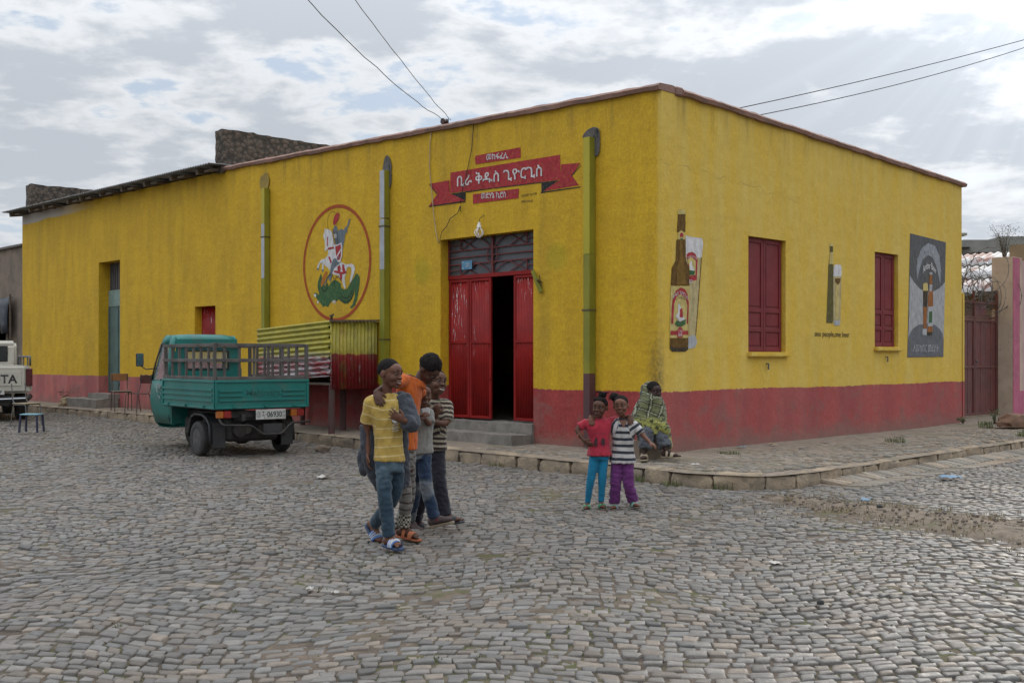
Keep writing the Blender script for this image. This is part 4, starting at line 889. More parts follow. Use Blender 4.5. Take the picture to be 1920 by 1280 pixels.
coping2 = MB().box((-13.0, -0.02, 4.735), (-0.03, 0.5, 4.80)); coping2.build('coping', pm('grey_coping', (0.16, 0.14, 0.125), None, 5, rough=0.9, bump=0.4), nb)
MB().box((-1.12, -0.05, 0.1), (-0.95, 0.05, 3.0)).build('door_post', mtim, nb); MB().box((-3.7, -0.03, 2.56), (-0.9, 0.055, 2.70)).build('lintel', mtim, nb)
tp_ = MB(); n = 16; V = []
for i in range(n+1):
    for j in range(9):
        u = i/n; v_ = j/8; x = -3.8+3.2*u; y = -0.03-0.16*min(v_*1.6, 1); z = 3.28-0.20*min(v_*1.6, 1)-max(0, v_-0.6)*2.1
        w_ = noise.noise(Vector((u*7, v_*3, 2)))*0.09+0.06*math.sin(u*19); V.append((x+0.04*w_, y+w_*0.6, z+w_*0.5*v_))
tp_.add(V, [(i*9+j, i*9+j+1, (i+1)*9+j+1, (i+1)*9+j) for i in range(n) for j in range(8)])
tpo = tp_.build('tarpaulin', pm('dark_tarpaulin', (0.016, 0.020, 0.028), (0.028, 0.034, 0.05), 3, rough=0.5, bump=0.2, bscale=8), None, True, ang=0)
tpo.location = W(-23.34, 0); tpo.rotation_euler = (0, 0, TH); tag(tpo, 'dark blue tarpaulin hanging over the mud house doorway', 'tarpaulin')
s_ = tpo.modifiers.new('thickness', 'SOLIDIFY'); s_.thickness = 0.006
po_ = MB().tube([(0, 0, 0), (0.01, 0, 1.2), (-0.01, 0, 3.15)], [0.035, 0.032, 0.028], 8).build('tarpaulin_pole', mtim, None, True); po_.location = W(-23.9, -0.12, 0.2); tag(po_, 'thin wooden pole holding the dark tarpaulin', 'pole')

# ---- right neighbour: gate, pillar, house behind
mgate = pm('brown_red_gate_paint', (0.125, 0.032, 0.028), (0.088, 0.026, 0.024), 2.0, 0.3, 0.7, 0.55, 0.08, 25, dirt=0.35, dirtc=(0.14, 0.09, 0.07))
MB().box((-0.42, 9.605, -0.1), (0.0, 9.74, 2.80)).build('wall_stub', MW, B, bevel=0.03, seg=2)
g = bobj('metal_gate', 'brown red sheet metal double gate under coiled barbed wire', 'gate', -0.3, 9.75, 0.27)
for a, b in ((0.03, 1.08), (1.10, 2.24)):
    t = MB(); w = 0.05
    for q in ((a, 0, a+w, 2.0), (b-w, 0, b, 2.0), (a+w, 0, b-w, w), (a+w, 0.98, b-w, 0.98+w), (a+w, 1.95, b-w, 2.0)): t.box((-0.02, q[0], q[1]+0.03), (0.03, q[2], q[3]+0.03))
    lf = t.build('gate_leaf', mgate, g, bevel=0.004); k = 4
    for i in range(k):
        y0 = a+w+(b-a-2*w)*i/k; y1 = a+w+(b-a-2*w)*(i+1)/k
        for z0, z1 in ((0.085, 1.005), (1.065, 1.975)): MB().box((-0.012, y0+0.004, z0), (0.004+0.004*(i % 2), y1-0.004, z1)).build('gate_panel', mgate, lf, bevel=0.003)
fr = MB()
for q in ((0, 0, 0.028, 2.62), (2.245, 0, 2.28, 2.62), (1.08, 2.05, 1.10, 2.62), (0.03, 2.05, 2.24, 2.09), (0.03, 2.36, 2.24, 2.40)): fr.box((-0.025, q[0], q[1]), (0.025, q[2], q[3]))
gf = fr.build('gate_frame', mgate, g)
mgrl = pm('dark_gate_mesh', (0.055, 0.025, 0.024), None, 6, rough=0.7)
for i in range(9): MB().box((-0.006, 0.035, 2.105+i*0.028), (0.006, 1.075, 2.118+i*0.028)).build('gate_louvre', mgrl, gf)
MB().box((-0.008, 1.105, 2.10), (0.004, 1.70, 2.355)).build('gate_infill', mgate, gf)
MB().lathe([(0.03, 0), (0.03, 0.02), (0.012, 0.03)], 10, (0.03, 1.16, 1.15), 'x').build('gate_lock', MATS['grey_iron'], g)
mbe = pm('beige_plaster', (0.50, 0.39, 0.29), (0.38, 0.295, 0.215), 1.6, 0.3, 0.7, 0.9, 0.35, 30, dirt=0.5, dirtc=(0.17, 0.13, 0.10)); mpk = pm('pink_paint', (0.42, 0.105, 0.17), (0.33, 0.085, 0.14), 3, 0.3, 0.7, 0.8, 0.3, 30, dirt=0.4, dirtc=(0.36, 0.22, 0.20)); mpp = pm('pale_pink_plaster', (0.46, 0.31, 0.28), (0.38, 0.26, 0.235), 2, rough=0.9, bump=0.3, bscale=30)
pw = bobj('pink_compound_wall', 'beige and pink compound wall and gate pillar at the right edge', 'wall', 0, 12.06, 0.0)
wall('gate_pillar', -0.42, 0.02, 0.1, lambda u: 3.66, [], 0.5, lambda u, d, z: (u, d, z), mbe, pw, 0.2)
MB().box((-0.42, 0.505, 0.1), (0.018, 9.0, 3.60)).build('wall', mpp, pw)
MB().box((0.019, 0.004, 0.15), (0.034, 0.36, 3.64)).build('pink_stripe', mpk, pw); MB().box((0.019, 0.362, 0.12), (0.03, 9.0, 0.78)).build('pink_plinth', mpk, pw)
MB().box((-0.40, 0.9, 3.605), (0.06, 9.0, 4.0)).build('parapet', pm('ochre_block', (0.27, 0.20, 0.12), None, 3, rough=0.9, bump=0.5), pw)
rough_block('rubble_backing', (-0.72, -0.02, 2.55), (-0.30, 0.20, 2.95), MRUB, pw, 0.1, 0.03)
hb = bobj('tin_roofed_house', 'low house behind the gate with patched corrugated tin roof', 'house', -3.8, 13.4)
def mat_tin():
    m, nt, b = newmat('rusty_tin'); h = NT(nt); v = h.coord('Object'); n = h.noise(h.coord('Object', (1, 0.25, 1)), 1.6, 5, 0.6)
    h.put(b.inputs['Base Color'], h.mix(h.ramp(n, 0.52, 0.60), (0.36, 0.35, 0.345), (0.21, 0.10, 0.075))); b.inputs['Roughness'].default_value = 0.6; b.inputs['Metallic'].default_value = 0.2; return m
mtin = mat_tin()
MB().box((-3.2, 0.3, 0.1), (3.3, 6, 2.95)).build('wall', mmud, hb)
for k, (ya, yb, za, zb) in enumerate(((0.0, 1.35, 3.0, 3.42), (1.25, 2.55, 3.43, 3.84), (2.45, 3.8, 3.85, 4.25))):
    sheet('roof_sheet', mtin, hb, (-3.4, ya, za), (6.9, 0, 0), (0, yb-ya, zb-za), 6, 0.2, 0.022, (0, -0.3, 1))
uf = thing('unfinished_concrete_frame', 'unfinished grey concrete frame seen beyond the tin roof', 'building', (25.3, 60, 0), 0.0)
mcf = pm('raw_concrete', (0.24, 0.235, 0.21), (0.19, 0.185, 0.165), 1, rough=0.9, bump=0.2)
MB().box((-0.2, 0, 7.25), (9, 6, 7.55)).build('slab', mcf, uf); MB().box((-0.55, 0.2, 7.56), (9, 6, 7.95)).build('beam', mcf, uf)
MB().box((1.6, 0.3, 7.96), (9, 6, 8.15)).build('beam', mcf, uf)
for x in (0.15, 4.5, 8.5): MB().box((x, 0.3, 0), (x+0.5, 0.8, 7.24)).build('column', mcf, uf)
MB().box((-2, 1, 0), (9, 6, 6.9)).build('lower_wall', mcf, uf)
ub = MB()
for i in range(5): ub.tube([(-0.55, 0.5+i*0.5, 7.7), (-1.4+0.2*i % 0.5, 0.5+i*0.5, 7.68+0.05*(i % 2))], 0.02, 5)
for i in range(5): pass
for i in range(4): MB().tube([(-0.55, 0.5+i*0.6, 7.62+0.08*(i % 3)), (-1.5+0.25*(i % 3), 0.5+i*0.6, 7.6+0.1*(i % 2))], 0.025, 5).build('rebar', MATS['grey_iron'], uf)
gbn = thing('pale_green_house', 'pale green house with roof ledge just behind the yellow wall', 'house', (22.1, 55, 0), 0.0)
mpgn = pm('pale_green_wall', (0.27, 0.27, 0.20), (0.23, 0.23, 0.17), 1, rough=0.9, bump=0.1)
MB().box((-7, 0, 0), (0.05, 6, 6.5)).build('wall', pm('maroon_wall', (0.12, 0.04, 0.035), None, 2, rough=0.9), gbn); MB().box((-7, -0.3, 6.51), (0.3, 6, 7.55)).build('parapet', mpgn, gbn)
MB().box((-7.2, -0.5, 7.56), (0.5, 6.2, 7.68)).build('ledge', mpgn, gbn); MB().box((-7.2, -0.5, 6.36), (0.55, -0.31, 6.5)).build('ledge', mpgn, gbn)
# coiled barbed wire over the gate
mwire = pm('rusty_wire', (0.10, 0.085, 0.075), (0.16, 0.15, 0.14), 20, rough=0.6, metal=0.4)
def barbed_coil(name, label, y0, y1, z, r, turns, seed, jit):
    rr = random.Random(seed); n = int(turns*18); P = []
    for i in range(n+1):
        t = i/n; a = t*turns*2*math.pi+seed; q = r*(1+jit*math.sin(a*0.37+seed)); P.append((q*math.cos(a)*0.8, (y1-y0)*t+0.10*math.sin(a*1.3), q*math.sin(a)+0.05*math.sin(5*t+seed)))
    m = MB().tube(P, 0.0075, 4)
    o = m.build(name, mwire, None, True, ang=0); bb = MB()
    for i in range(1, n, 2):
        c = Vector(P[i]); d = Vector((rr.uniform(-1, 1), rr.uniform(-1, 1), rr.uniform(-1, 1))).normalized()*0.035; bb.tube([c-d, c+d], 0.006, 3)
    bo = bb.build('barbs', mwire, o); bo['kind'] = 'stuff'
    o.location = W(-0.3, y0, z); o.rotation_euler = (0, 0, TH); return tag(o, label, 'barbed wire', 'barbed wire coils over the gate')
barbed_coil('barbed_wire_coil', 'tight barbed wire coil resting on the gate top near the yellow wall', 9.5, 11.2, 2.98, 0.34, 9, 1.0, 0.25)
barbed_coil('barbed_wire_coil', 'loose barbed wire coil looping in front of the beige gate pillar', 10.9, 12.5, 2.82, 0.40, 5, 2.4, 0.2)
barbed_coil('barbed_wire_coil', 'wide barbed wire loops highest against the tin roof', 9.4, 11.9, 3.25, 0.42, 4, 4.1, 0.35)
# wires
mcab = pm('black_cable', (0.02, 0.02, 0.022), None, 5, rough=0.6)
def cable(name, label, p, q, sag, r=0.006, n=24, wob=0.0):
    p, q = Vector(p), Vector(q); P = []
    for i in range(n+1):
        t = i/n; c = p.lerp(q, t); c.z -= sag*4*t*(1-t); c += Vector((noise.noise(Vector((t*9, 1, sag))), 0, noise.noise(Vector((t*9, 5, sag)))))*wob; P.append(c-p)
    o = MB().tube(P, r, 5).build(name, mcab, None, True, ang=0); o.location = p; return tag(o, label, 'cable', 'overhead cables')
ins = W(-4.66, 0.1, 5.5)
cable('overhead_cable', 'left one of two cables climbing from the roof insulator', ins+Vector((-0.05, 0, 0)), (-2.75, 13.5, 6.15), 0.12, 0.0065, wob=0.03)
cable('overhead_cable', 'right one of two cables climbing from the roof insulator', ins+Vector((0.06, 0, 0.02)), (-2.15, 13.5, 6.2), 0.05, 0.006, wob=0.02)
cable('overhead_cable', 'upper of two cables rising to the right above the side roof', (2.54, 18.0, 5.34), (11.6, 24, 8.55), 0.07, 0.008)
cable('overhead_cable', 'lower of two cables rising to the right above the side roof', (2.54, 18.0, 5.20), (12.1, 25.2, 8.72), 0.16, 0.008)
it = thing('roof_insulator', 'brown ceramic insulator spool on the roof edge', 'insulator', W(-4.66, 0.08, 5.40), TH)
MB().lathe([(0.0, -0.05), (0.05, -0.05), (0.055, -0.035), (0.03, -0.02), (0.03, 0.02), (0.055, 0.035), (0.05, 0.05), (0.0, 0.05)], 12, (0, 0, 0.07), 'y').build('spool', pm('brown_ceramic', (0.06, 0.03, 0.02), None, 5, rough=0.25), it, True)
MB().tube([(0.1, 0, -0.05), (0.1, 0, 0.10), (0.16, 0, 0.08)], 0.008, 5).build('bracket', mcab, it); MB().tube([(0, -0.02, -0.05), (0, -0.02, 0.07)], 0.012, 5).build('pin', mcab, it)
def wallwire(label, pts, r, mat, name='wall_cable'):
    o = MB().tube([(x, -0.02-0.004*i, z) for i, (x, z) in enumerate(pts)], r, 5).build(name, mat, None, True, ang=0); o.location = W(0, 0); o.rotation_euler = (0, 0, TH); return tag(o, label, 'cable')
wallwire('pale cable hanging down the wall left of the ribbon sign', [(-4.88, 5.36), (-4.92, 5.1), (-4.92, 4.7), (-4.86, 4.3), (-4.80, 3.9), (-4.72, 3.52), (-4.66, 3.42)], 0.009, pm('pale_cable', (0.42, 0.33, 0.20), None, 5, rough=0.7))
wallwire('thin black cable crossing the ribbon sign to its hook', [(-3.82, 5.30), (-3.86, 4.9), (-3.98, 4.5), (-4.10, 4.18), (-4.13, 4.02)], 0.006, mcab)
wallwire('thin black cable snaking from the hook down to the door corner', [(-4.14, 4.0), (-4.18, 3.93), (-4.13, 3.90), (-4.12, 3.98), (-4.20, 3.87), (-4.38, 3.80), (-4.46, 3.68), (-4.58, 3.60), (-4.62, 3.48), (-4.62, 3.40)], 0.006, mcab)
# hanging lamp
lb = thing('hanging_lamp', 'white lotus shaped energy saving lamp hanging above the door', 'lamp', W(-3.61, -0.09, 3.42), TH)
mlw = pm('lamp_white', (0.72, 0.70, 0.66), (0.64, 0.62, 0.58), 8, rough=0.35, bump=0.0)
MB().lathe([(0.0, 0.255), (0.02, 0.25), (0.022, 0.22), (0.035, 0.20), (0.04, 0.16), (0.034, 0.155), (0.0, 0.15)], 14).build('lamp_base', mlw, lb, True)
for k in range(5):
    a = 2*math.pi*k/5; P = []
    for t in np.linspace(0, 1, 9): rr = 0.014+0.058*math.sin(math.pi*min(t*1.05, 1))**0.8; P.append((rr*math.cos(a), rr*math.sin(a), 0.155-0.15*t))
    MB().tube(P, 0.0105, 6).build('lamp_tube', mlw, lb, True)
MB().tube([(0, 0, 0.25), (0.005, 0.01, 0.31), (0.03, 0.085, 0.37)], 0.005, 5).build('lamp_flex', mcab, lb)
# iron bracket on the door pier
wb = thing('wall_bracket', 'short olive iron bracket fixed beside the door opening', 'bracket', W(-2.33, -0.01, 2.55), TH)
MB().beam((-0.10, -0.05, 0.28), (0.06, -0.03, -0.06), 0.06, 0.03, (0, 1, 0)).build('bar', mpg, wb); MB().beam((0.03, -0.0, 0.10), (0.035, -0.10, 0.13), 0.04, 0.02).build('hook', MATS['strap_iron'], wb); MB().beam((0.05, 0.0, -0.05), (0.04, -0.05, 0.2), 0.012, 0.012).build('stay', MATS['strap_iron'], wb)
# stool just inside the bar
st = thing('bar_stool', 'round topped wooden stool in the dark doorway', 'stool', W(-3.05, 0.95, 0.445), TH)
mst = pm('stool_wood', (0.16, 0.12, 0.05), (0.10, 0.075, 0.035), 6, rough=0.6)
MB().lathe([(0, 0.62), (0.16, 0.62), (0.17, 0.635), (0.165, 0.655), (0, 0.66)], 18).build('seat', mst, st, True)
for k in range(4):
    a = math.pi/4+k*math.pi/2; MB().tube([(0.10*math.cos(a), 0.10*math.sin(a), 0.625), (0.16*math.cos(a), 0.16*math.sin(a), 0.0)], 0.016, 8).build('leg', mst, st, True)
# concrete step and stone at the old wing's door
sb = bobj('concrete_step', 'low grey concrete step below the green door', 'step', 0, 0); sb.location = W(-17.75, -0.33, 0)
rough_block('block', (-1.2, -0.28, 0.1), (0.85, 0.30, 0.47), mconc, sb, 0.12, 0.018); rough_block('upper_tread', (-0.38, 0.05, 0.475), (0.85, 0.33, 0.60), mconc, sb, 0.1, 0.012)
def rock(name, label, loc, size, mat, cat='rock', seed=0, squash=0.7, group=None):
    bm = bmesh.new(); bmesh.ops.create_icosphere(bm, subdivisions=3, radius=1.0)
    for v_ in bm.verts:
        d = 1+0.35*noise.noise(v_.co*1.3+Vector((seed, 0, 0)))+0.14*noise.noise(v_.co*3.5+Vector((0, seed, 0)))
        c = v_.co*d; q = Vector((round(c.x*2.2)/2.2, round(c.y*2.2)/2.2, round(c.z*2.2)/2.2)); c = c.lerp(q, 0.35); v_.co = (c.x*size[0], c.y*size[1], max(c.z, -0.5)*size[2]*squash/0.7)
    me = bpy.data.meshes.new(name); bm.to_mesh(me); bm.free(); me.materials.append(mat); o = mobj(name, me, None, True, 30); o.location = loc; return tag(o, label, cat, group)
mrock = pm('brown_rock', (0.20, 0.15, 0.105), (0.12, 0.09, 0.065), 6, 0.3, 0.7, 0.9, 0.6, 30)
rock('rock', 'tan rock lying left of the concrete step', W(-18.75, -0.55, 0.33), (0.22, 0.16, 0.16), pm('tan_rock', (0.30, 0.22, 0.13), (0.20, 0.15, 0.10), 6, rough=0.9, bump=0.5), seed=1)
rock('rock', 'brown rock on the road behind the three wheeler', W(-5.15, -2.05, 0.05), (0.11, 0.08, 0.07), mrock, seed=4)
rock('rock', 'small grey stone on the pavement under the kiosk', W(-5.35, -0.75, 0.21), (0.12, 0.08, 0.06), pm('grey_rock', (0.15, 0.145, 0.14), None, 6, rough=0.9, bump=0.5), seed=6)
rock('rock', 'large red brown rock among weeds near the gate', W(1.35, 8.9, 0.30), (0.42, 0.24, 0.17), pm('red_rock', (0.19, 0.105, 0.068), (0.12, 0.075, 0.05), 5, rough=0.95, bump=0.6), seed=9)
rock('pebble', 'dark pebble alone on the road in the right foreground', W(5.93, -6.02, 0.015), (0.022, 0.018, 0.018), pm('dark_pebble', (0.03, 0.03, 0.03), None, 9, rough=0.8), 'pebble', seed=12)
rock('pebble', 'dark pebble on the earth patch at right', (3.55, 10.6, 0.06), (0.028, 0.02, 0.02), MATS['dark_pebble'], 'pebble', seed=15)
# ---- kiosk of corrugated iron on posts
kq = bobj('corrugated_kiosk', 'corrugated iron stall painted yellow over red on wooden posts', 'kiosk', -6.37, 0.0, 0.0)
def mat_kiosk():
    m, nt, b = newmat('kiosk_sheet_paint'); h = NT(nt); v = h.coord('Object'); x, y, z = h.sep(v); n = h.noise(v, 7, 6, 0.65); sc = h.noise(h.coord('Object', (9, 9, 1.2)), 3.0, 6, 0.7)
    sc2 = h.noise(h.coord('Object', (1.2, 9, 11)), 3.0, 6, 0.7); fr_ = h.ramp(y, -1.02, -1.035)
    yel = h.mix(h.ramp(n, 0.35, 0.65), (0.39, 0.33, 0.035), (0.29, 0.255, 0.035)); red = h.mix(h.ramp(n, 0.35, 0.65), (0.25, 0.014, 0.018), (0.185, 0.013, 0.016))
    ze = h.m('ADD', h.m('MULTIPLY', fr_, -0.05), 1.56); ze = h.m('ADD', ze, h.m('MULTIPLY', h.m('SUBTRACT', n, 0.5), 0.12)); c = h.mix(h.ramp(z, h.m('SUBTRACT', ze, 0.012), h.m('ADD', ze, 0.012)), red, yel)
    bare = h.m('MULTIPLY', h.ramp(sc, 0.60, 0.66), h.ramp(z, 1.75, 1.45)); bf = h.m('MULTIPLY', h.m('MULTIPLY', h.ramp(sc2, 0.47, 0.53), fr_), h.ramp(z, 1.62, 1.50))
    c = h.mix(h.m('MAXIMUM', bare, bf), c, (0.33, 0.31, 0.31)); st_ = h.m('MULTIPLY', h.m('MULTIPLY', h.ramp(h.m('ABSOLUTE', h.m('ADD', y, 0.78)), 0.10, 0.03), h.ramp(n, 0.4, 0.6)), h.ramp(x, -0.03, -0.01)); c = h.mix(h.m('MULTIPLY', st_, 0.6), c, (0.28, 0.13, 0.03))
    gd_ = h.m('MULTIPLY', h.ramp(h.noise(v, 3.2, 4), 0.5, 0.7), h.ramp(x, -0.06, -0.02)); c = h.mix(h.m('MULTIPLY', gd_, 0.5), c, (0.085, 0.075, 0.03))
    h.put(b.inputs['Base Color'], c); b.inputs['Roughness'].default_value = 0.5; h.bump(b, h.noise(v, 9, 3), 0.15, 0.02); return m
mki = mat_kiosk()
sheet('side_panel', mki, kq, (0, -1.045, 0.95), (0, 1.0, 0), (0, 0, 1.19), 8, 0.076, 0.014, (1, 0, 0))
V = []; nz_ = 8*11; nx_ = 12          # front panel: waves run along it, lower edge torn
for i in range(nx_+1):
    for j in range(nz_+1):
        z = 2.14-0.97*j/nz_; x = -2.36*i/nx_; e = 0.03*noise.noise(Vector((x*6, z*3, 1)))*(1 if j > nz_-12 else 0.1); V.append((x+ (0.03*math.sin(j*0.4) if i == 0 else 0), -1.05-0.016*math.sin(2*math.pi*j/8)-0.04*i/nx_*0+e, z-0.11*i/nx_-(0.04*noise.noise(Vector((x*5, 2, 2))) if j > nz_-6 else 0)))
fpn = MB().add(V, [(i*(nz_+1)+j, i*(nz_+1)+j+1, (i+1)*(nz_+1)+j+1, (i+1)*(nz_+1)+j) for i in range(nx_) for j in range(nz_)]).build('front_panel', mki, kq, True, ang=0)
s_ = fpn.modifiers.new('thickness', 'SOLIDIFY'); s_.thickness = 0.004
sheet('roof', mzinc, kq, (-2.36, -1.06, 2.015), (2.36, 0, 0.10), (0, 1.12, 0.02), 8, 0.076, 0.014, (0, 0, 1)); sheet('far_panel', mki, kq, (-2.36, -1.03, 0.95), (0, 1.0, 0), (0, 0, 1.05), 8, 0.076, 0.014, (1, 0, 0))
MB().box((-2.34, -1.0, 1.02), (-0.03, -0.02, 1.06)).build('counter_floor', mtim, kq)
mpost = pm('painted_post', (0.115, 0.055, 0.055), (0.085, 0.06, 0.05), 4, 0.3, 0.7, 0.9, 0.4, 40)
for x, y, r_ in ((-0.06, -0.98, 0.055), (-2.26, -0.98, 0.05), (-0.75, -0.25, 0.06), (-2.26, -0.12, 0.05)): MB().tube([(x, y, 0.1), (x+0.01, y, 0.6), (x, y+0.01, 1.02)], [r_*1.05, r_, r_*0.95], 9).build('post', mpost, kq, True)
MB().beam((0.03, -1.07, 2.13), (0.03, -0.02, 2.16), 0.05, 0.03).build('roof_batten', mtim, kq)
# ---- chairs and stools
mtb = pm('chair_tube', (0.055, 0.05, 0.048), (0.10, 0.085, 0.07), 9, rough=0.5, metal=0.3)
def bend(P, n=4):
    """round the corners of a tube path"""
    P = [Vector(p) for p in P]; out = [P[0]]
    for a, b, c in zip(P, P[1:], P[2:]):
        d = min((a-b).length, (c-b).length, 0.05); p, q = b+(a-b).normalized()*d, b+(c-b).normalized()*d
        out += [(p*(1-t)**2+b*2*t*(1-t)+q*t*t) for t in np.linspace(0, 1, n)]
    return out+[P[-1]]
def chair(label, x, y, z, rz, back, mback, mseat, seat=True, tube=mtb):
    """school chair: front towards +x"""
    c = thing('metal_chair', label, 'chair', W(x, y, z), TH+rz, 'metal framed chairs by the wall'); w = 0.19; r = 0.011
    for s in (-1, 1):
        MB().tube(bend([(0.21, s*w, 0), (0.18, s*w, 0.44), (-0.16, s*w, 0.43), (-0.24, s*w, 0.0)]), r, 7).build('leg_frame', tube, c, True)
        MB().tube(bend([(-0.10, s*w*0.95, 0.43), (-0.20, s*w*0.9, 0.52), (-0.23, s*w*0.9, 0.86)]), r, 7).build('back_post', tube, c, True)
    MB().tube([(-0.05, -w, 0.43), (-0.05, w, 0.43)], r, 6).build('cross_bar', tube, c)
    if seat: MB().box((-0.19, -0.20, 0.448), (0.20, 0.20, 0.468)).build('seat', mseat, c, bevel=0.008)
    if back == 'flat': MB().box((-0.246, -0.20, 0.70), (-0.228, 0.20, 0.87)).build('backrest', mback, c, bevel=0.006)
    if back == 'curved':
        P = [(-0.20, 0.66), (0.20, 0.66), (0.215, 0.78), (0.19, 0.86), (0.10, 0.845), (0, 0.865), (-0.10, 0.845), (-0.19, 0.86), (-0.215, 0.78)]
        MB().prism(P, 0.02, (-0.222, 0, 0), (0, 1, 0), (0, 0, 1), (-1, 0, 0)).build('backrest', mback, c, bevel=0.006)
    return c
morw = pm('orange_plywood', (0.30, 0.135, 0.04), (0.23, 0.10, 0.035), 8, rough=0.5); mbrw = pm('red_brown_plywood', (0.075, 0.020, 0.016), (0.055, 0.016, 0.013), 8, rough=0.4); mgsw = pm('grey_plywood', (0.17, 0.14, 0.10), (0.12, 0.10, 0.08), 8, rough=0.7)
chair('chair with worn orange wooden back in front of the green door', -15.45, -0.62, 0.25, R(-14), 'flat', morw, mgsw)
chair('chair with dark red brown backrest beside the three wheeler cab', -14.25, -0.78, 0.25, R(-75), 'curved', mbrw, mgsw, False)
mgt = pm('blue_grey_tube', (0.10, 0.115, 0.13), (0.13, 0.10, 0.075), 9, rough=0.55)
chair('bare rusty chair with no backrest board standing behind the pickup', -13.75, -3.42, 0.10, R(22), 'none', mgsw, pm('tan_seat', (0.26, 0.20, 0.12), None, 8, rough=0.7), True, mgt)
bs = thing('low_stool', 'small low stool with blue seat on the cobbles', 'stool', W(-11.8, -4.05, 0.09), TH+R(43), None)
mbl = pm('light_blue_seat', (0.16, 0.32, 0.38), (0.13, 0.26, 0.31), 8, rough=0.5); mnv = pm('navy_leg', (0.02, 0.025, 0.06), None, 8, rough=0.5)
MB().box((-0.17, -0.13, 0.325), (0.17, 0.13, 0.35)).build('seat', mbl, bs, bevel=0.008)
for sx in (-1, 1):
    for sy in (-1, 1): MB().beam((sx*0.155, sy*0.115, 0.325), (sx*0.175, sy*0.13, 0), 0.03, 0.03).build('leg', mnv, bs)
# ---- litter
def litter(label, loc, w, d, hgt, mat, seed, name='litter_scrap', cat='litter'):
    n = 7; V = []
    for i in range(n):
        for j in range(n):
            u, v_ = i/(n-1)-0.5, j/(n-1)-0.5; e = 1-0.5*noise.noise(Vector((u*3+seed, v_*3, 0))); V.append((u*w*e, v_*d*e, 0.006+hgt*abs(noise.noise(Vector((u*4, v_*4+seed, 3))))))
    o = MB().add(V, [(i*n+j, (i+1)*n+j, (i+1)*n+j+1, i*n+j+1) for i in range(n-1) for j in range(n-1)]).build(name, mat, None, True, ang=0); o.location = loc; o.rotation_euler = (0, 0, seed); o.modifiers.new('thickness', 'SOLIDIFY').thickness = 0.002
    return tag(o, label, cat, 'litter on the street')
mpap = pm('scrap_paper', (0.46, 0.43, 0.39), None, 9, rough=0.8); mblue = pm('blue_plastic', (0.15, 0.24, 0.34), (0.24, 0.31, 0.37), 9, rough=0.75, spec=0.2)
litter('crumpled white paper on the road behind the three wheeler', (-2.35, 13.6, 0.01), 0.15, 0.10, 0.06, mpap, 1.0); litter('flat white scrap on the cobbles in the right foreground', (1.91, 7.96, 0.008), 0.09, 0.07, 0.02, mpap, 2.0)
litter('pale blue plastic bag in the side gutter', (5.35, 13.42, 0.03), 0.22, 0.14, 0.06, mblue, 3.0); litter('blue plastic scrap on the earth patch', (3.55, 11.0, 0.07), 0.14, 0.08, 0.04, mblue, 4.0)
litter('tan cardboard strip on the side pavement by the plinth', W(0.35, 2.2, 0.20), 0.22, 0.07, 0.03, pm('cardboard', (0.36, 0.26, 0.17), None, 9, rough=0.8), 5.0); litter('small white scrap near the kerb at the corner', W(1.35, -1.05, 0.19), 0.09, 0.06, 0.03, mpap, 6.0)
litter('white scrap in the left foreground among the stones', (-1.30, 7.05, 0.008), 0.06, 0.05, 0.04, mpap, 7.0); litter('twin white crumb beside a grass tuft in the left foreground', (-1.12, 6.95, 0.008), 0.04, 0.04, 0.03, mpap, 8.0)
litter('blue scrap lying against the side plinth', W(0.30, 1.5, 0.20), 0.12, 0.07, 0.03, mblue, 9.0)
# ---- grass tufts and weeds (blades nobody could count)
def grass(name, spots, mat, hgt, parent=None, seed=3):
    rr = random.Random(seed); m = MB()
    for (x, y, z, rad, n, hs) in spots:
        for _ in range(n):
            a = rr.uniform(0, 6.28); q = rad*math.sqrt(rr.random()); b = rr.uniform(0, 6.28); h_ = hgt*hs*rr.uniform(0.4, 1.0); l = rr.uniform(0.1, 0.7)*h_; px, py = x+q*math.cos(a), y+q*math.sin(a); w = rr.uniform(0.0025, 0.006)
            dx, dy = math.cos(b), math.sin(b)
            m.add([(px-dy*w, py+dx*w, z-0.01), (px+dy*w, py-dx*w, z-0.01), (px+dy*w*0.7+dx*l*0.4, py-dx*w*0.7+dy*l*0.4, z+h_*0.6), (px-dy*w*0.7+dx*l*0.4, py+dx*w*0.7+dy*l*0.4, z+h_*0.6), (px+dx*l, py+dy*l, z+h_)], [(0, 1, 2, 3), (3, 2, 4)])
    o = m.build(name, mat, None); o['kind'] = 'stuff'; return o
mgrass = pm('dusty_grass', (0.085, 0.115, 0.030), (0.12, 0.11, 0.05), 5, rough=0.8, bump=0); mstraw = pm('dry_straw', (0.26, 0.20, 0.11), (0.18, 0.14, 0.08), 5, rough=0.9, bump=0)
gs = []
for x, y in ((0.4, -1.6), (0.9, -1.62), (1.5, -1.7), (2.1, -1.55), (-1.6, -1.6), (-4.5, -1.35)):
    p = W(x, y); gs.append((p.x, p.y, 0.0, 0.12, 60, random.uniform(0.5, 1.0)))
for x, y in ((0.7, 0.6), (1.3, 4.2), (0.9, 8.6), (1.9, 8.1), (0.6, 9.3), (1.2, 9.9), (2.2, 7.0), (1.0, 10.5)):
    p = W(x, y); gs.append((p.x, p.y, float(ZP(x, y))+0.015, 0.16, 90, random.uniform(0.6, 1.1)))
for _ in range(230):
    y = random.uniform(5.2, 13); x = random.uniform(-0.46*y, 0.1*y)
    if noise.noise(Vector((x*1.3, y*1.3, 8))) < 0.08: continue
    gs.append((x, y, -0.012, random.uniform(0.02, 0.06), random.randint(5, 14), random.uniform(0.15, 0.4)))
tag(grass('grass', gs, mgrass, 0.10), 'short grass growing between cobbles and along the kerb', 'grass')
sw = []
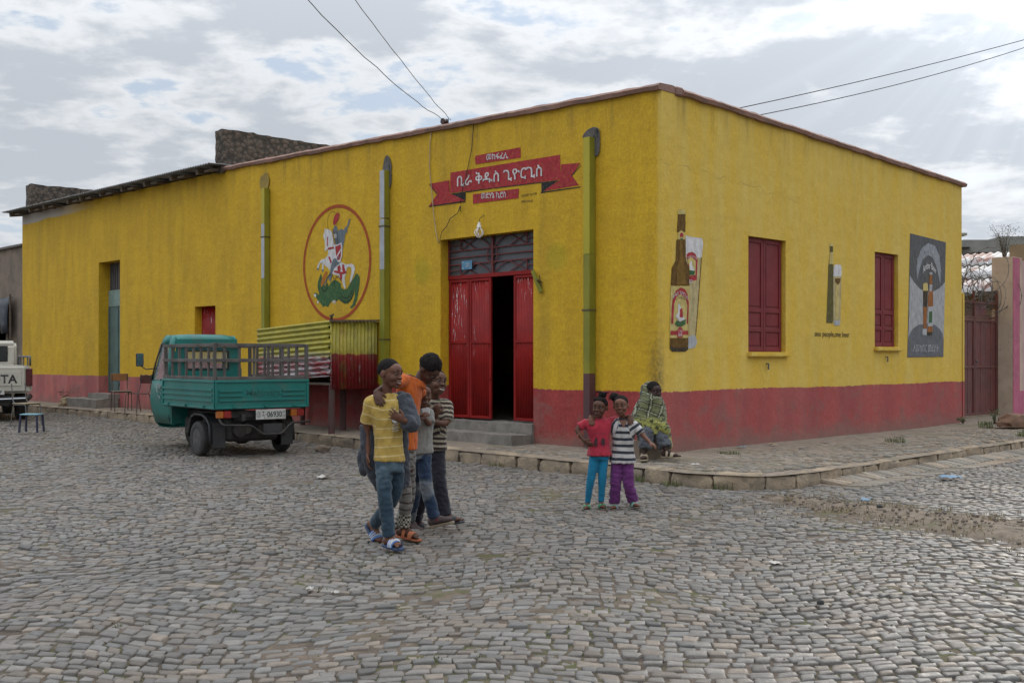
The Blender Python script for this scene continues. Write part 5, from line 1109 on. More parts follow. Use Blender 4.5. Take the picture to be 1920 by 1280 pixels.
for _ in range(260):
    t = random.random(); x = 2.9+2.6*t+random.gauss(0, 0.45); y = 11.5-3.6*t+random.gauss(0, 0.3); sw.append((x, y, 0.02, 0.10, 10, random.uniform(0.2, 0.6)))
tag(grass('straw', sw, mstraw, 0.06, seed=5), 'dry straw scattered over the earth patch', 'straw')
dm = MB()
for _ in range(420):
    t = random.random(); x = 2.9+2.7*t+random.gauss(0, 0.35+0.3*t); y = 11.5-3.8*t+random.gauss(0, 0.3+0.3*t); s = random.uniform(0.006, 0.022)
    dm.ell((x, y, float(dirt_amt(np.array(x), np.array(y)))*0.05+s*0.3-0.006), (s, s*random.uniform(0.6, 1), s*0.7), None, 6, 4)
for _ in range(420):
    y = random.uniform(5.3, 15); x = random.uniform(-0.47*y, 0.47*y); s = random.uniform(0.004, 0.011); dm.ell((x, y, 0.004), (s, s*0.8, s*0.6), None, 5, 4)
tag(dm.build('gravel', pm('grit', (0.19, 0.155, 0.12), (0.11, 0.092, 0.075), 30, rough=0.9, bump=0), None), 'loose grit and crumbs of earth on the road', 'gravel', kind='stuff')
def leafy(name, label, loc, R_, H_, n, mat, ms, cat='plant', seed=1, leaf=0.03, dry=False):
    rr = random.Random(seed); t = thing(name, label, cat, loc); m = MB(); s = MB()
    for k in range(max(5, n//40)):
        a = rr.uniform(0, 6.28); l = rr.uniform(0.5, 1.0)*H_; e = (R_*rr.uniform(0.2, 1)*math.cos(a), R_*rr.uniform(0.2, 1)*math.sin(a), l); c = (e[0]*0.35, e[1]*0.35, l*0.6); s.tube([(0.02*math.cos(a), 0.02*math.sin(a), -0.02), c, e], [0.008, 0.005, 0.003], 4)
        for _ in range(40):
            u = rr.uniform(0.25, 1.0); p = Vector(c)*(1-u)+Vector(e)*u if u > 0.5 else Vector(c)*u*2; p += Vector((rr.gauss(0, 1), rr.gauss(0, 1), rr.gauss(0, 1)))*R_*0.16; d = Vector((rr.gauss(0, 1), rr.gauss(0, 1), rr.gauss(0, 0.6))).normalized(); q = d.cross(Vector((rr.gauss(0, 1), rr.gauss(0, 1), rr.gauss(0, 1)))).normalized(); L_ = leaf*rr.uniform(0.5, 1.2)
            m.add([p, p+d*L_*0.5+q*L_*0.3, p+d*L_, p+d*L_*0.5-q*L_*0.3], [(0, 1, 2, 3)])
    s.build('stems', ms, t, True, ang=0)['kind'] = 'stuff'; m.build('leaves', mat, t)['kind'] = 'stuff'; return t
mleaf = pm('weed_leaf', (0.055, 0.095, 0.028), (0.09, 0.11, 0.04), 12, rough=0.7, bump=0); mdry = pm('dry_twig_leaf', (0.12, 0.10, 0.065), (0.075, 0.06, 0.045), 12, rough=0.9, bump=0)
leafy('weed', 'green weed at the left end of the red rock', W(0.98, 8.75, 0.28), 0.16, 0.26, 200, mleaf, mdry, seed=2); leafy('weed', 'green weed at the right end of the red rock', W(1.75, 9.1, 0.29), 0.18, 0.28, 220, mleaf, mdry, seed=3)
leafy('weed', 'low weed at the foot of the side wall near the gate', W(0.2, 9.2, 0.24), 0.14, 0.12, 120, mleaf, mdry, seed=4); leafy('weed', 'scrubby weed at the pink plinth left of the step', W(-19.5, -0.25, 0.28), 0.22, 0.36, 160, mdry, mdry, seed=5, leaf=0.04)
leafy('dry_bush', 'leafless dry bush growing on top of the gate pillar', W(-0.25, 12.3, 3.66), 0.35, 0.75, 620, mdry, mdry, 'bush', 6, 0.028); leafy('dry_bush', 'thin dry shrub spreading along the compound wall top', W(-0.1, 13.2, 3.99), 0.55, 0.42, 300, mdry, mdry, 'bush', 7, 0.03)
leafy('weed', 'tuft of weed growing on the kiosk roof', W(-6.75, -0.75, 2.14), 0.05, 0.12, 60, mdry, mdry, seed=8, leaf=0.03)

# ================================================================== vehicles
mteal = pm('teal_body_paint', (0.008, 0.165, 0.140), (0.007, 0.135, 0.115), 1.5, 0.3, 0.7, 0.42, 0.10, 5, dirt=0.6, dirtc=(0.075, 0.125, 0.105)); mrub = pm('tyre_rubber', (0.028, 0.027, 0.026), (0.045, 0.042, 0.039), 9, rough=0.85, bump=0.3, bscale=80)
mblk = pm('black_plastic', (0.022, 0.023, 0.025), (0.035, 0.035, 0.036), 6, rough=0.6, dirt=0.4, dirtc=(0.07, 0.062, 0.055)); mchs = pm('greasy_chassis', (0.020, 0.019, 0.018), (0.04, 0.034, 0.03), 6, rough=0.7, bump=0.3)
mrim = pm('dusty_rim', (0.10, 0.098, 0.095), (0.06, 0.058, 0.055), 8, rough=0.5, metal=0.4); mcage = pm('weathered_cage', (0.125, 0.115, 0.105), (0.070, 0.062, 0.056), 4, 0.3, 0.7, 0.85, 0.4, 40, stretch=(1, 1, 0.4), dirt=0.4, dirtc=(0.13, 0.09, 0.06))
def mat_glass(name, col, rough=0.05):
    m, nt, b = newmat(name); b.inputs['Base Color'].default_value = (*col, 1); b.inputs['Roughness'].default_value = rough; b.inputs['Transmission Weight'].default_value = 0.85; b.inputs['IOR'].default_value = 1.15; return m
mgl = mat_glass('vehicle_glass', (0.75, 0.80, 0.80)); mlr = pm('red_lens', (0.26, 0.015, 0.012), None, 9, rough=0.25, bump=0); mlo = pm('orange_lens', (0.42, 0.12, 0.015), None, 9, rough=0.25, bump=0)
def wheel(parent, c, r, w, steer=0.0, nbolt=5, side=1):
    """wheel with its axis along y: tyre with tread blocks, rim, hub"""
    e = bpy.data.objects.new('wheel', None); COL.objects.link(e); e.parent = parent; e.location = c; e.rotation_euler = (0, 0, steer)
    P = [(r*0.60, -w*0.46), (r*0.80, -w*0.52), (r*0.95, -w*0.44), (r, -w*0.30), (r, w*0.30), (r*0.95, w*0.44), (r*0.80, w*0.52), (r*0.60, w*0.46)]
    MB().lathe(P+P[:1], 40, (0, 0, 0), 'y', cap=False).build('tyre', mrub, e, True, ang=50)
    t = MB()
    for k in range(40):
        a = 2*math.pi*k/40; t.beam((r*1.004*math.cos(a), -w*0.27, r*1.004*math.sin(a)), (r*1.004*math.cos(a+0.07), w*0.27, r*1.004*math.sin(a+0.07)), 0.018, 0.010, (math.cos(a), 0, math.sin(a)))
    t.build('tread', mrub, e)['kind'] = 'stuff'
    s = side; MB().lathe([(0, s*w*0.10), (r*0.18, s*w*0.12), (r*0.20, s*w*0.22), (r*0.30, s*w*0.20), (r*0.50, s*w*0.30), (r*0.57, s*w*0.42), (r*0.61, s*w*0.44)], 24, (0, 0, 0), 'y').build('rim', mrim, e, True)
    h = MB()
    for k in range(nbolt): a = 2*math.pi*k/nbolt; h.lathe([(0.012, s*w*0.2), (0.012, s*w*0.32)], 6, (r*0.27*math.cos(a), 0, r*0.27*math.sin(a)), 'y')
    h.build('wheel_nuts', mchs, e)['kind'] = 'stuff'; return e
# ---- three wheeled cargo vehicle, x forward from the rear axle, y left
tk = thing('three_wheeler', 'teal three wheeled cargo truck with slatted cage on its tray', 'truck', W(-5.88, -3.05, 0.0), TH+math.atan2(0.1, -0.99))
wheel(tk, (0, 0.675, 0.262), 0.262, 0.14, side=1); wheel(tk, (0, -0.675, 0.262), 0.262, 0.14, side=-1); wheel(tk, (1.88, 0.0, 0.262), 0.262, 0.12, 0.06, side=1)
ch = MB()
for y in (-0.30, 0.30): ch.beam((-0.72, y, 0.60), (1.5, y, 0.60), 0.06, 0.10)
for x in (-0.6, 0.1, 0.8, 1.3): ch.beam((x, -0.30, 0.60), (x, 0.30, 0.60), 0.06, 0.08)
cho = ch.build('chassis', mchs, tk)
ax = MB().tube([(0, -0.60, 0.27), (0, 0.60, 0.27)], 0.05, 10).build('rear_axle', mchs, cho, True); MB().ell((0, 0.0, 0.30), (0.16, 0.17, 0.15)).build('differential', mchs, cho, True, ang=0)
MB().box((-0.45, -0.42, 0.22), (0.05, 0.42, 0.60)).build('engine', mchs, cho, bevel=0.05); MB().box((0.15, -0.45, 0.24), (1.2, 0.45, 0.55)).build('undertray', mchs, cho, bevel=0.04); MB().lathe([(0, 0), (0.085, 0), (0.09, 0.03), (0.09, 0.30), (0.075, 0.33), (0, 0.33)], 14, (-0.52, 0.16, 0.42), 'x').build('silencer', pm('rusty_steel', (0.10, 0.075, 0.06), (0.05, 0.045, 0.04), 8, rough=0.8), cho, True)
MB().box((-0.5, -0.52, 0.30), (-0.2, -0.05, 0.50)).build('gearbox', pm('oily_alloy', (0.06, 0.05, 0.042), None, 8, rough=0.6), cho, bevel=0.03); MB().lathe([(0, 0), (0.10, 0), (0.10, 0.05), (0.07, 0.07), (0, 0.07)], 14, (-0.56, 0.28, 0.40), 'x').build('pulley', mchs, cho, True)
for s in (-1, 1):
    MB().beam((-0.55, s*0.45, 0.53), (0.55, s*0.45, 0.47), 0.05, 0.04).build('leaf_spring', mchs, cho)
    g_ = MB(); prof = [(-0.40, 0.22), (-0.37, 0.50), (-0.26, 0.60), (-0.10, 0.645), (0.16, 0.645), (0.30, 0.60), (0.40, 0.40), (0.42, 0.30)]; V = []
    for x, z in prof: V += [(x, s*0.50, z), (x, s*0.69, z), (x, s*0.69, z-0.03), (x, s*0.50, z-0.03)]
    g_.add(V, [(i*4+j, i*4+(j+1) % 4, (i+1)*4+(j+1) % 4, (i+1)*4+j) for i in range(len(prof)-1) for j in range(4)]+[(0, 1, 2, 3), tuple(range(len(V)-4, len(V)))])
    mg = g_.build('mudguard', mblk, tk, True, recalc=True, ang=60)
    lip = MB(); lip.tube([(x*1.02, s*0.69, z-0.015) for x, z in prof], 0.022, 6); lip.build('mudguard_lip', mblk, mg, True, ang=0); MB().box((-0.43, min(s*0.46, s*0.66), 0.14), (-0.42, max(s*0.46, s*0.66), 0.52)).build('mud_flap', mblk, mg)
# tray
TX0, TX1, TW = -0.74, 1.30, 0.765
MB().box((TX0+0.02, -TW+0.02, 0.72), (TX1, TW-0.02, 0.755)).build('tray_floor', mchs, tk)
def tray_panel(p, q, name, mirror=1):
    """pressed steel panel between two ground points; ribs stand proud"""
    p, q = Vector((*p, 0)), Vector((*q, 0)); d = (q-p); L_ = d.length; d.normalize(); n = Vector((d.y, -d.x, 0)); m = MB()
    def bx(a, b, z0, z1, t0, t1): m.add([p+d*u+n*t+Vector((0, 0, z)) for z in (z0, z1) for u, t in ((a, t0), (b, t0), (b, t1), (a, t1))], [(0, 1, 2, 3), (7, 6, 5, 4), (0, 4, 5, 1), (1, 5, 6, 2), (2, 6, 7, 3), (3, 7, 4, 0)])
    bx(0, L_, 0.735, 1.155, -0.012, 0.0); o = m.build(name, mteal, tk, recalc=True)
    m = MB(); bx(0, L_, 1.125, 1.162, 0.001, 0.020); bx(0, L_, 0.735, 0.765, 0.001, 0.016); bx(0, 0.03, 0.766, 1.124, 0.001, 0.018); bx(L_-0.03, L_, 0.766, 1.124, 0.001, 0.018); m.build('panel_rim', mteal, o, recalc=True, bevel=0.005)
    return o, (lambda a, b, z0, z1, t0=0.001, t1=0.022, nm='panel_rib': ribbox(p, d, n, a, b, z0, z1, t0, t1, nm, o)), L_
def ribbox(p, d, n, a, b, z0, z1, t0, t1, nm, o):
    m = MB(); m.add([p+d*u+n*t+Vector((0, 0, z)) for z in (z0, z1) for u, t in ((a, t0), (b, t0), (b, t1), (a, t1))], [(0, 1, 2, 3), (7, 6, 5, 4), (0, 4, 5, 1), (1, 5, 6, 2), (2, 6, 7, 3), (3, 7, 4, 0)])
    return m.build(nm, mteal, o, recalc=True, bevel=0.0055, seg=2)
sd_, rib, L_ = tray_panel((TX1, TW), (TX0, TW), 'tray_side')
for z in (0.84, 0.92, 1.0): rib(0.05, L_-0.05, z, z+0.04)
for u in (0.25, 0.95, 1.65): rib(u, u+0.06, 0.748, 0.785, 0.016, 0.04, 'tray_hook')
tg, rib, L_ = tray_panel((TX0, TW), (TX0, -TW), 'tailgate')
rib(0.06, L_-0.06, 0.845, 0.88); 
for a, b in ((0.06, 0.44), (1.08, L_-0.06)):
    for z in (0.915, 0.985): rib(a, b, z, z+0.035)
for u in (0.28, 0.78, 1.26): rib(u, u+0.06, 0.748, 0.785, 0.016, 0.04, 'tray_hook')
rib(0.46, 1.06, 0.91, 1.035, 0.001, 0.004, 'name_panel')
lettering('Mahindra', -0.27, 0.925, 0.29, 1.02, lambda u, z: (TX0-0.0075, -u, z), pm('embossed_teal', (0.010, 0.100, 0.085), None, 5, rough=0.4), tg, bold=0.02)
rs_, rib, L_ = tray_panel((TX0, -TW), (TX1, -TW), 'tray_side')
fb_, rib, L_ = tray_panel((TX1, -TW), (TX1, TW), 'headboard')
# slatted cage
cg = MB().box((TX0+0.005, TW-0.035, 1.165), (TX0+0.05, TW+0.01, 1.72)).build('cage_post', mcage, tk, bevel=0.004)
def post(x, y, w=0.045): MB().box((x-w/2, y-w/2, 1.165), (x+w/2, y+w/2, 1.70)).build('cage_post', mcage, tk, bevel=0.004)
def rail(p, q, z, h_=0.05, t=0.026): MB().beam((p[0], p[1], z), (q[0], q[1], z), t, h_).build('cage_rail', mcage, tk, bevel=0.003)
cy = TW-0.015; cxr = TX0+0.028
for y in (-cy,): post(cxr, y, 0.05)
for s in (-1, 1):
    for z in (1.19, 1.455, 1.685): rail((TX0+0.055, s*(cy+0.005)), (TX1, s*(cy+0.005)), z)
    for k, x in enumerate(np.linspace(TX0+0.30, TX1-0.03, 7)): post(x, s*(cy-0.022), 0.036 if k < 6 else 0.05)
for z in (1.19, 1.455, 1.685): rail((cxr-0.004, -cy+0.03), (cxr-0.004, cy-0.03), z)
for k, y in enumerate(np.linspace(-cy+0.16, cy-0.16, 6)): post(cxr+0.022, y, 0.036)
for z in (1.455, 1.685): rail((TX1-0.02, -cy+0.03), (TX1-0.02, cy-0.03), z)
# cab: body panels from a side profile
KX = lambda x: 1.36+(x-1.36)*0.78
cabP = [(1.36, 0.42), (1.36, 1.74), (1.40, 1.83), (1.50, 1.885), (1.90, 1.885), (2.06, 1.83), (2.16, 1.72), (2.52, 1.12), (2.66, 0.80), (2.64, 0.42), (2.45, 0.34), (1.70, 0.34), (1.60, 0.42)]
def cw(z):  # half width of the cab at a height
    return 0.62-0.10*max(0, (z-1.15)/0.75)**1.5-0.10*max(0, (0.75-z)/0.4)
def strip(idx, name, ins=0.0, mat=mteal, n=8, round_=0.06):
    V = []; pts = [cabP[i % len(cabP)] for i in idx]
    for x, z in pts:
        w = cw(z)
        for j in range(n+1): t = -1+2*j/n; V.append((KX(x)+(-0.10 if x > 2.1 else 0)*abs(t)**4, w*t, z-(0.05 if z > 1.7 else 0)*abs(t)**6))
    return MB().add(V, [(i*(n+1)+j, i*(n+1)+j+1, (i+1)*(n+1)+j+1, (i+1)*(n+1)+j) for i in range(len(pts)-1) for j in range(n)]).build(name, mat, tk, True, recalc=True, ang=60)
rf = strip([1, 2, 3, 4, 5, 6], 'cab_roof'); strip([7, 8, 9, 10, 11], 'cab_nose')
ws = strip([6, 7], 'windscreen', mat=mgl)
for o in (rf,): o.modifiers.new('t', 'SOLIDIFY').thickness = 0.02
def cab_side(s):
    X = lambda x, z: (KX(x)-(0.10 if x > 2.1 else 0), s*cw(z), z)
    outer = [(1.36, 0.42), (1.36, 1.74), (1.40, 1.83), (1.50, 1.875), (1.90, 1.875), (2.06, 1.82), (2.16, 1.72), (2.52, 1.12), (2.66, 0.80), (2.64, 0.42), (2.45, 0.34), (1.70, 0.34), (1.60, 0.42)]
    win = [(1.66, 1.14), (1.66, 1.70), (2.04, 1.70), (2.12, 1.62), (2.36, 1.16)]
    mid = lambda x, z: X(x, z)
    m = MB()
    # lower door half
    low = [(1.36, 0.42), (1.36, 0.75), (1.36, 1.12), (1.66, 1.12), (2.0, 1.12), (2.40, 1.12), (2.52, 1.12), (2.66, 0.80), (2.64, 0.42), (2.45, 0.34), (2.0, 0.34), (1.70, 0.34), (1.60, 0.42)]
    b = bmesh.new(); vs = [b.verts.new(X(*p)) for p in low]; c = [b.verts.new(X(x, 0.75)) for x in (1.7, 2.05, 2.4)]
    grid = [[(1.36, z), (1.60, z), (1.85, z), (2.1, z), (2.35, z), (e, z)] for z, e in ((0.40, 2.64), (0.60, 2.66), (0.80, 2.66), (0.96, 2.60), (1.12, 2.52))]
    b.free(); V = [X(*p) for row in grid for p in row]; k = 6
    m.add(V, [(i*k+j, i*k+j+1, (i+1)*k+j+1, (i+1)*k+j) for i in range(len(grid)-1) for j in range(k-1)])
    rear = [(1.36, 1.12), (1.64, 1.12), (1.64, 1.45), (1.64, 1.70), (1.64, 1.87), (1.50, 1.872), (1.40, 1.83), (1.36, 1.74), (1.36, 1.45)]
    o0 = len(m.v); m.add([X(*p) for p in ((1.36, 1.12), (1.64, 1.12), (1.64, 1.42), (1.36, 1.42), (1.64, 1.72), (1.36, 1.72), (1.64, 1.868), (1.48, 1.865), (1.40, 1.82))], [(0, 1, 2, 3), (3, 2, 4, 5), (5, 4, 6, 7, 8)])
    m.add([X(*p) for p in ((1.64, 1.72), (1.64, 1.868), (1.90, 1.868), (2.05, 1.80), (2.06, 1.72))], [(0, 1, 2, 3, 4)])
    m.add([X(*p) for p in ((2.06, 1.80), (2.16, 1.72), (2.52, 1.12), (2.44, 1.12), (2.06, 1.72))], [(0, 1, 2, 3, 4)])
    o = m.build('cab_side', mteal, tk, True, recalc=True, ang=50); o.modifiers.new('t', 'SOLIDIFY').thickness = 0.025
    MB().add([X(*p) for p in ((1.645, 1.125), (1.645, 1.715), (2.055, 1.715), (2.435, 1.125))], [(0, 1, 2, 3)]).build('door_glass', mgl, o)
    MB().tube([Vector(X(x, z))+Vector((0, s*0.012, 0)) for x, z in ((2.16, 1.73), (2.34, 1.42), (2.52, 1.12))], 0.014, 6).build('pillar_trim', mblk, o, True, ang=0)
    MB().tube([Vector(X(x, z))+Vector((0, s*0.012, 0)) for x, z in ((1.62, 0.45), (1.62, 1.10))], 0.006, 5).build('door_gap', mblk, o)
    MB().tube([Vector(X(1.72, 1.0))+Vector((0, s*0.03, 0)), Vector(X(1.84, 1.0))+Vector((0, s*0.03, 0))], 0.012, 6).build('door_handle', mblk, o)
    return o
cl_ = cab_side(1); cab_side(-1)
dec = MB()
for k in range(46):
    a = random.uniform(0, 6.28); r_ = 0.13*math.sqrt(random.random()); x, z = 1.84+r_*math.cos(a)*0.9, 0.98+r_*math.sin(a)*1.25; s_ = random.uniform(0.008, 0.028)
    P = [(x+s_*math.cos(t+k)*random.uniform(0.5, 1.2), z+s_*math.sin(t+k)*random.uniform(0.5, 1.2)) for t in (0, 1.2, 2.6, 3.9, 5.1)]; dec.add([(q[0], cw(q[1])+0.017, q[1]) for q in P], [(0, 1, 2, 3, 4)])
dq = dec.build('white_decal', pm('worn_white_sticker', (0.34, 0.36, 0.36), (0.16, 0.24, 0.22), 20, rough=0.6), cl_); dq['kind'] = 'stuff'
# rear wall of the cab with its window opening
m = MB(); xr = 1.358
for a in ((-0.61, 0.42, 0.61, 1.32), (-0.53, 1.60, 0.53, 1.80), (-0.58, 1.32, -0.36, 1.60), (0.36, 1.32, 0.58, 1.60)): m.box((xr-0.02, a[0], a[1]), (xr, a[2], a[3]))
rw = m.build('cab_rear_wall', mteal, tk); MB().box((xr-0.014, -0.36, 1.32), (xr-0.008, 0.36, 1.60)).build('rear_window', mgl, rw)
fr = MB()
for p, q in (((-0.37, 1.31), (0.37, 1.31)), ((0.37, 1.31), (0.37, 1.61)), ((0.37, 1.61), (-0.37, 1.61)), ((-0.37, 1.61), (-0.37, 1.31))): fr.tube([(xr-0.022, p[0], p[1]), (xr-0.022, q[0], q[1])], 0.018, 6)
fr.build('window_rubber', mblk, rw, True)
MB().box((1.42, -0.5, 0.62), (1.80, 0.5, 0.72)).build('driver_seat', mblk, tk, bevel=0.03); MB().box((1.39, -0.5, 0.73), (1.47, 0.5, 1.28)).build('seat_back', pm('brown_vinyl', (0.12, 0.055, 0.03), None, 5, rough=0.5), tk, bevel=0.03); MB().tube([(1.95, -0.25, 1.12), (1.97, 0, 1.15), (1.95, 0.25, 1.12)], 0.016, 8).build('handlebar', mblk, tk, True)
mi_ = MB().tube([(2.10, 0.55, 1.32), (2.19, 0.72, 1.30), (2.20, 0.80, 1.36)], 0.011, 6).build('mirror_arm', mblk, tk, True, ang=0); MB().box((-0.02, -0.065, -0.11), (0.015, 0.065, 0.11)).build('mirror', mblk, mi_, bevel=0.014).location = (2.20, 0.82, 1.46)
MB().box((2.175, 0.765, 1.36), (2.178, 0.875, 1.56)).build('mirror_glass', pm('mirror_face', (0.35, 0.40, 0.46), None, 9, rough=0.08, metal=0.9, bump=0), mi_)
MB().box((1.62, 0.60, 0.80), (1.70, 0.66, 1.02)).build('side_marker', pm('grimy_white', (0.36, 0.34, 0.30), None, 9, rough=0.6), tk, bevel=0.01).location = (0.62, -0.10, -0.1)
# rear end: lamps, plate, guard tube
MB().box((-0.66, -0.60, 0.60), (-0.62, 0.60, 0.70)).build('rear_crossbar', mchs, tk)
for s in (-1, 1):
    c = 0.60*s; MB().box((-0.735, c-0.10, 0.60), (-0.665, c+0.02, 0.705)).build('brake_lamp', mlr, tk, bevel=0.008); MB().box((-0.735, c+0.022, 0.60), (-0.665, c+0.12, 0.705)).build('turn_lamp', mlo, tk, bevel=0.008)
gt = MB().tube(bend([(-0.68, 0.70, 0.66), (-0.76, 0.66, 0.50), (-0.78, 0.20, 0.48), (-0.80, 0.02, 0.34), (-0.80, -0.28, 0.34), (-0.78, -0.46, 0.50), (-0.76, -0.78, 0.51)]), 0.017, 8).build('guard_tube', mchs, tk, True, ang=0)
plt = MB().box((-0.765, -0.37, 0.565), (-0.757, 0.12, 0.715)).build('licence_plate', pm('plate_white', (0.50, 0.49, 0.46), (0.42, 0.41, 0.38), 9, rough=0.5), tk, bevel=0.003)
mpl = pm('plate_ink', (0.02, 0.05, 0.03), None, 9, rough=0.6); pf = lambda u, z: (-0.7685, -u, z)
lettering('06930', 0.06, 0.595, 0.305, 0.685, pf, mpl, plt, bold=0.012); lettering('ት', -0.02, 0.645, 0.02, 0.70, pf, mpl, plt); lettering('ግ', -0.02, 0.575, 0.02, 0.635, pf, mpl, plt); lettering('-', 0.03, 0.635, 0.05, 0.645, pf, mpl, plt); lettering('ኢት', 0.315, 0.65, 0.36, 0.70, pf, mpl, plt); lettering('ET', 0.318, 0.58, 0.36, 0.625, pf, mpl, plt)
lettering('③', -0.11, 0.60, -0.04, 0.68, pf, mpl, plt)
MB().box((-0.775, -0.30, 0.36), (-0.755, 0.0, 0.50)).build('guard_plate', mblk, tk)
# ---- white pickup, x forward from the rear axle
pk = thing('pickup_truck', 'cream white pickup truck seen from behind at the left edge', 'truck', (-11.75, 24.5, 0.10), R(120))
mcr = pm('cream_paint', (0.47, 0.45, 0.38), (0.42, 0.40, 0.34), 2, rough=0.4, bump=0.02, dirt=0.4, dirtc=(0.25, 0.22, 0.18)); mchr = pm('chrome_bar', (0.45, 0.46, 0.48), None, 6, rough=0.2, metal=0.9, bump=0)
for x in (0, 3.0):
    for s in (-1, 1): wheel(pk, (x, s*0.72, 0.36), 0.36, 0.22, side=s)
MB().box((-1.05, -0.84, 0.62), (1.35, 0.84, 1.22)).build('cargo_bed', mcr, pk, bevel=0.05, seg=2); MB().box((-1.0, -0.40, 0.35), (4.1, 0.40, 0.60)).build('chassis', mchs, pk)
m = MB(); P = [(1.38, 0.62), (4.15, 0.62), (4.15, 1.00), (3.95, 1.12), (2.95, 1.22), (2.45, 1.74), (2.2, 1.80), (1.55, 1.80), (1.42, 1.70), (1.38, 1.2)]
m.prism(P, 1.56, (0, 0.78, 0)); cb = m.build('cab', mcr, pk, bevel=0.06, seg=2)
MB().box((1.37, -0.58, 1.30), (1.395, 0.58, 1.68)).build('rear_window', pm('dark_glass', (0.015, 0.018, 0.018), None, 4, rough=0.08, bump=0), cb, bevel=0.03)
for s in (-1, 1): MB().prism([(1.55, 1.28), (2.85, 1.28), (2.42, 1.68), (1.58, 1.70)], 0.012, (0, s*0.782, 0), (1, 0, 0), (0, 0, 1), (0, s, 0)).build('side_window', MATS['dark_glass'], cb)
MB().prism([(-0.66, 1.25), (0.66, 1.25), (0.60, 1.70), (-0.60, 1.70)], 0.01, (2.74, 0, 0), (0, 1, 0), (0, 0, 1), (1, 0, 0.2)).build('windscreen', MATS['dark_glass'], cb)
tgp = MB().box((-1.10, -0.70, 0.66), (-1.055, 0.70, 1.20)).build('tailgate', mcr, pk, bevel=0.02); MB().box((-1.114, -0.62, 0.78), (-1.101, 0.62, 1.10)).build('tailgate_panel', mcr, tgp, bevel=0.008)
lettering('TOYOTA', -0.52, 0.84, 0.54, 1.03, lambda u, z: (-1.117, -u, z), pm('black_letter', (0.015, 0.015, 0.017), None, 5, rough=0.5), tgp, bold=0.025)
for s in (-1, 1): MB().box((-1.09, s*0.78-0.065, 0.78), (-1.03, s*0.78+0.065, 1.16)).build('tail_lamp', pm('dark_red_lens', (0.10, 0.014, 0.014), (0.06, 0.012, 0.012), 9, rough=0.2, bump=0), pk, bevel=0.01)
MB().tube(bend([(-1.10, -0.80, 0.56), (-1.22, -0.72, 0.50), (-1.24, 0.0, 0.48), (-1.22, 0.72, 0.50), (-1.10, 0.80, 0.56)]), [(0.05, 0.06)]*14, 10).build('bumper', mblk, pk, True, ang=0); MB().tube([(-1.295, -0.70, 0.52), (-1.30, 0, 0.50), (-1.295, 0.70, 0.52)], 0.014, 6).build('bumper_trim', mchr, pk, True)
pp = MB().box((-1.125, -0.28, 0.60), (-1.118, 0.26, 0.70)).build('licence_plate', MATS['plate_white'], pk); lettering('05647', -0.22, 0.615, 0.24, 0.685, lambda u, z: (-1.129, -u, z), mpl, pp)
for s in (-1, 1):
    MB().tube(bend([(1.3, s*0.80, 1.22), (1.3, s*0.80, 1.42), (-1.05, s*0.80, 1.42), (-1.05, s*0.80, 1.22)]), 0.022, 8).build('bed_rail', MATS['grey_iron'], pk, True, ang=0)
    for x in (-0.6, 0.2, 0.9): MB().tube([(x, s*0.80, 1.22), (x, s*0.80, 1.42)], 0.015, 6).build('rail_post', MATS['grey_iron'], pk)
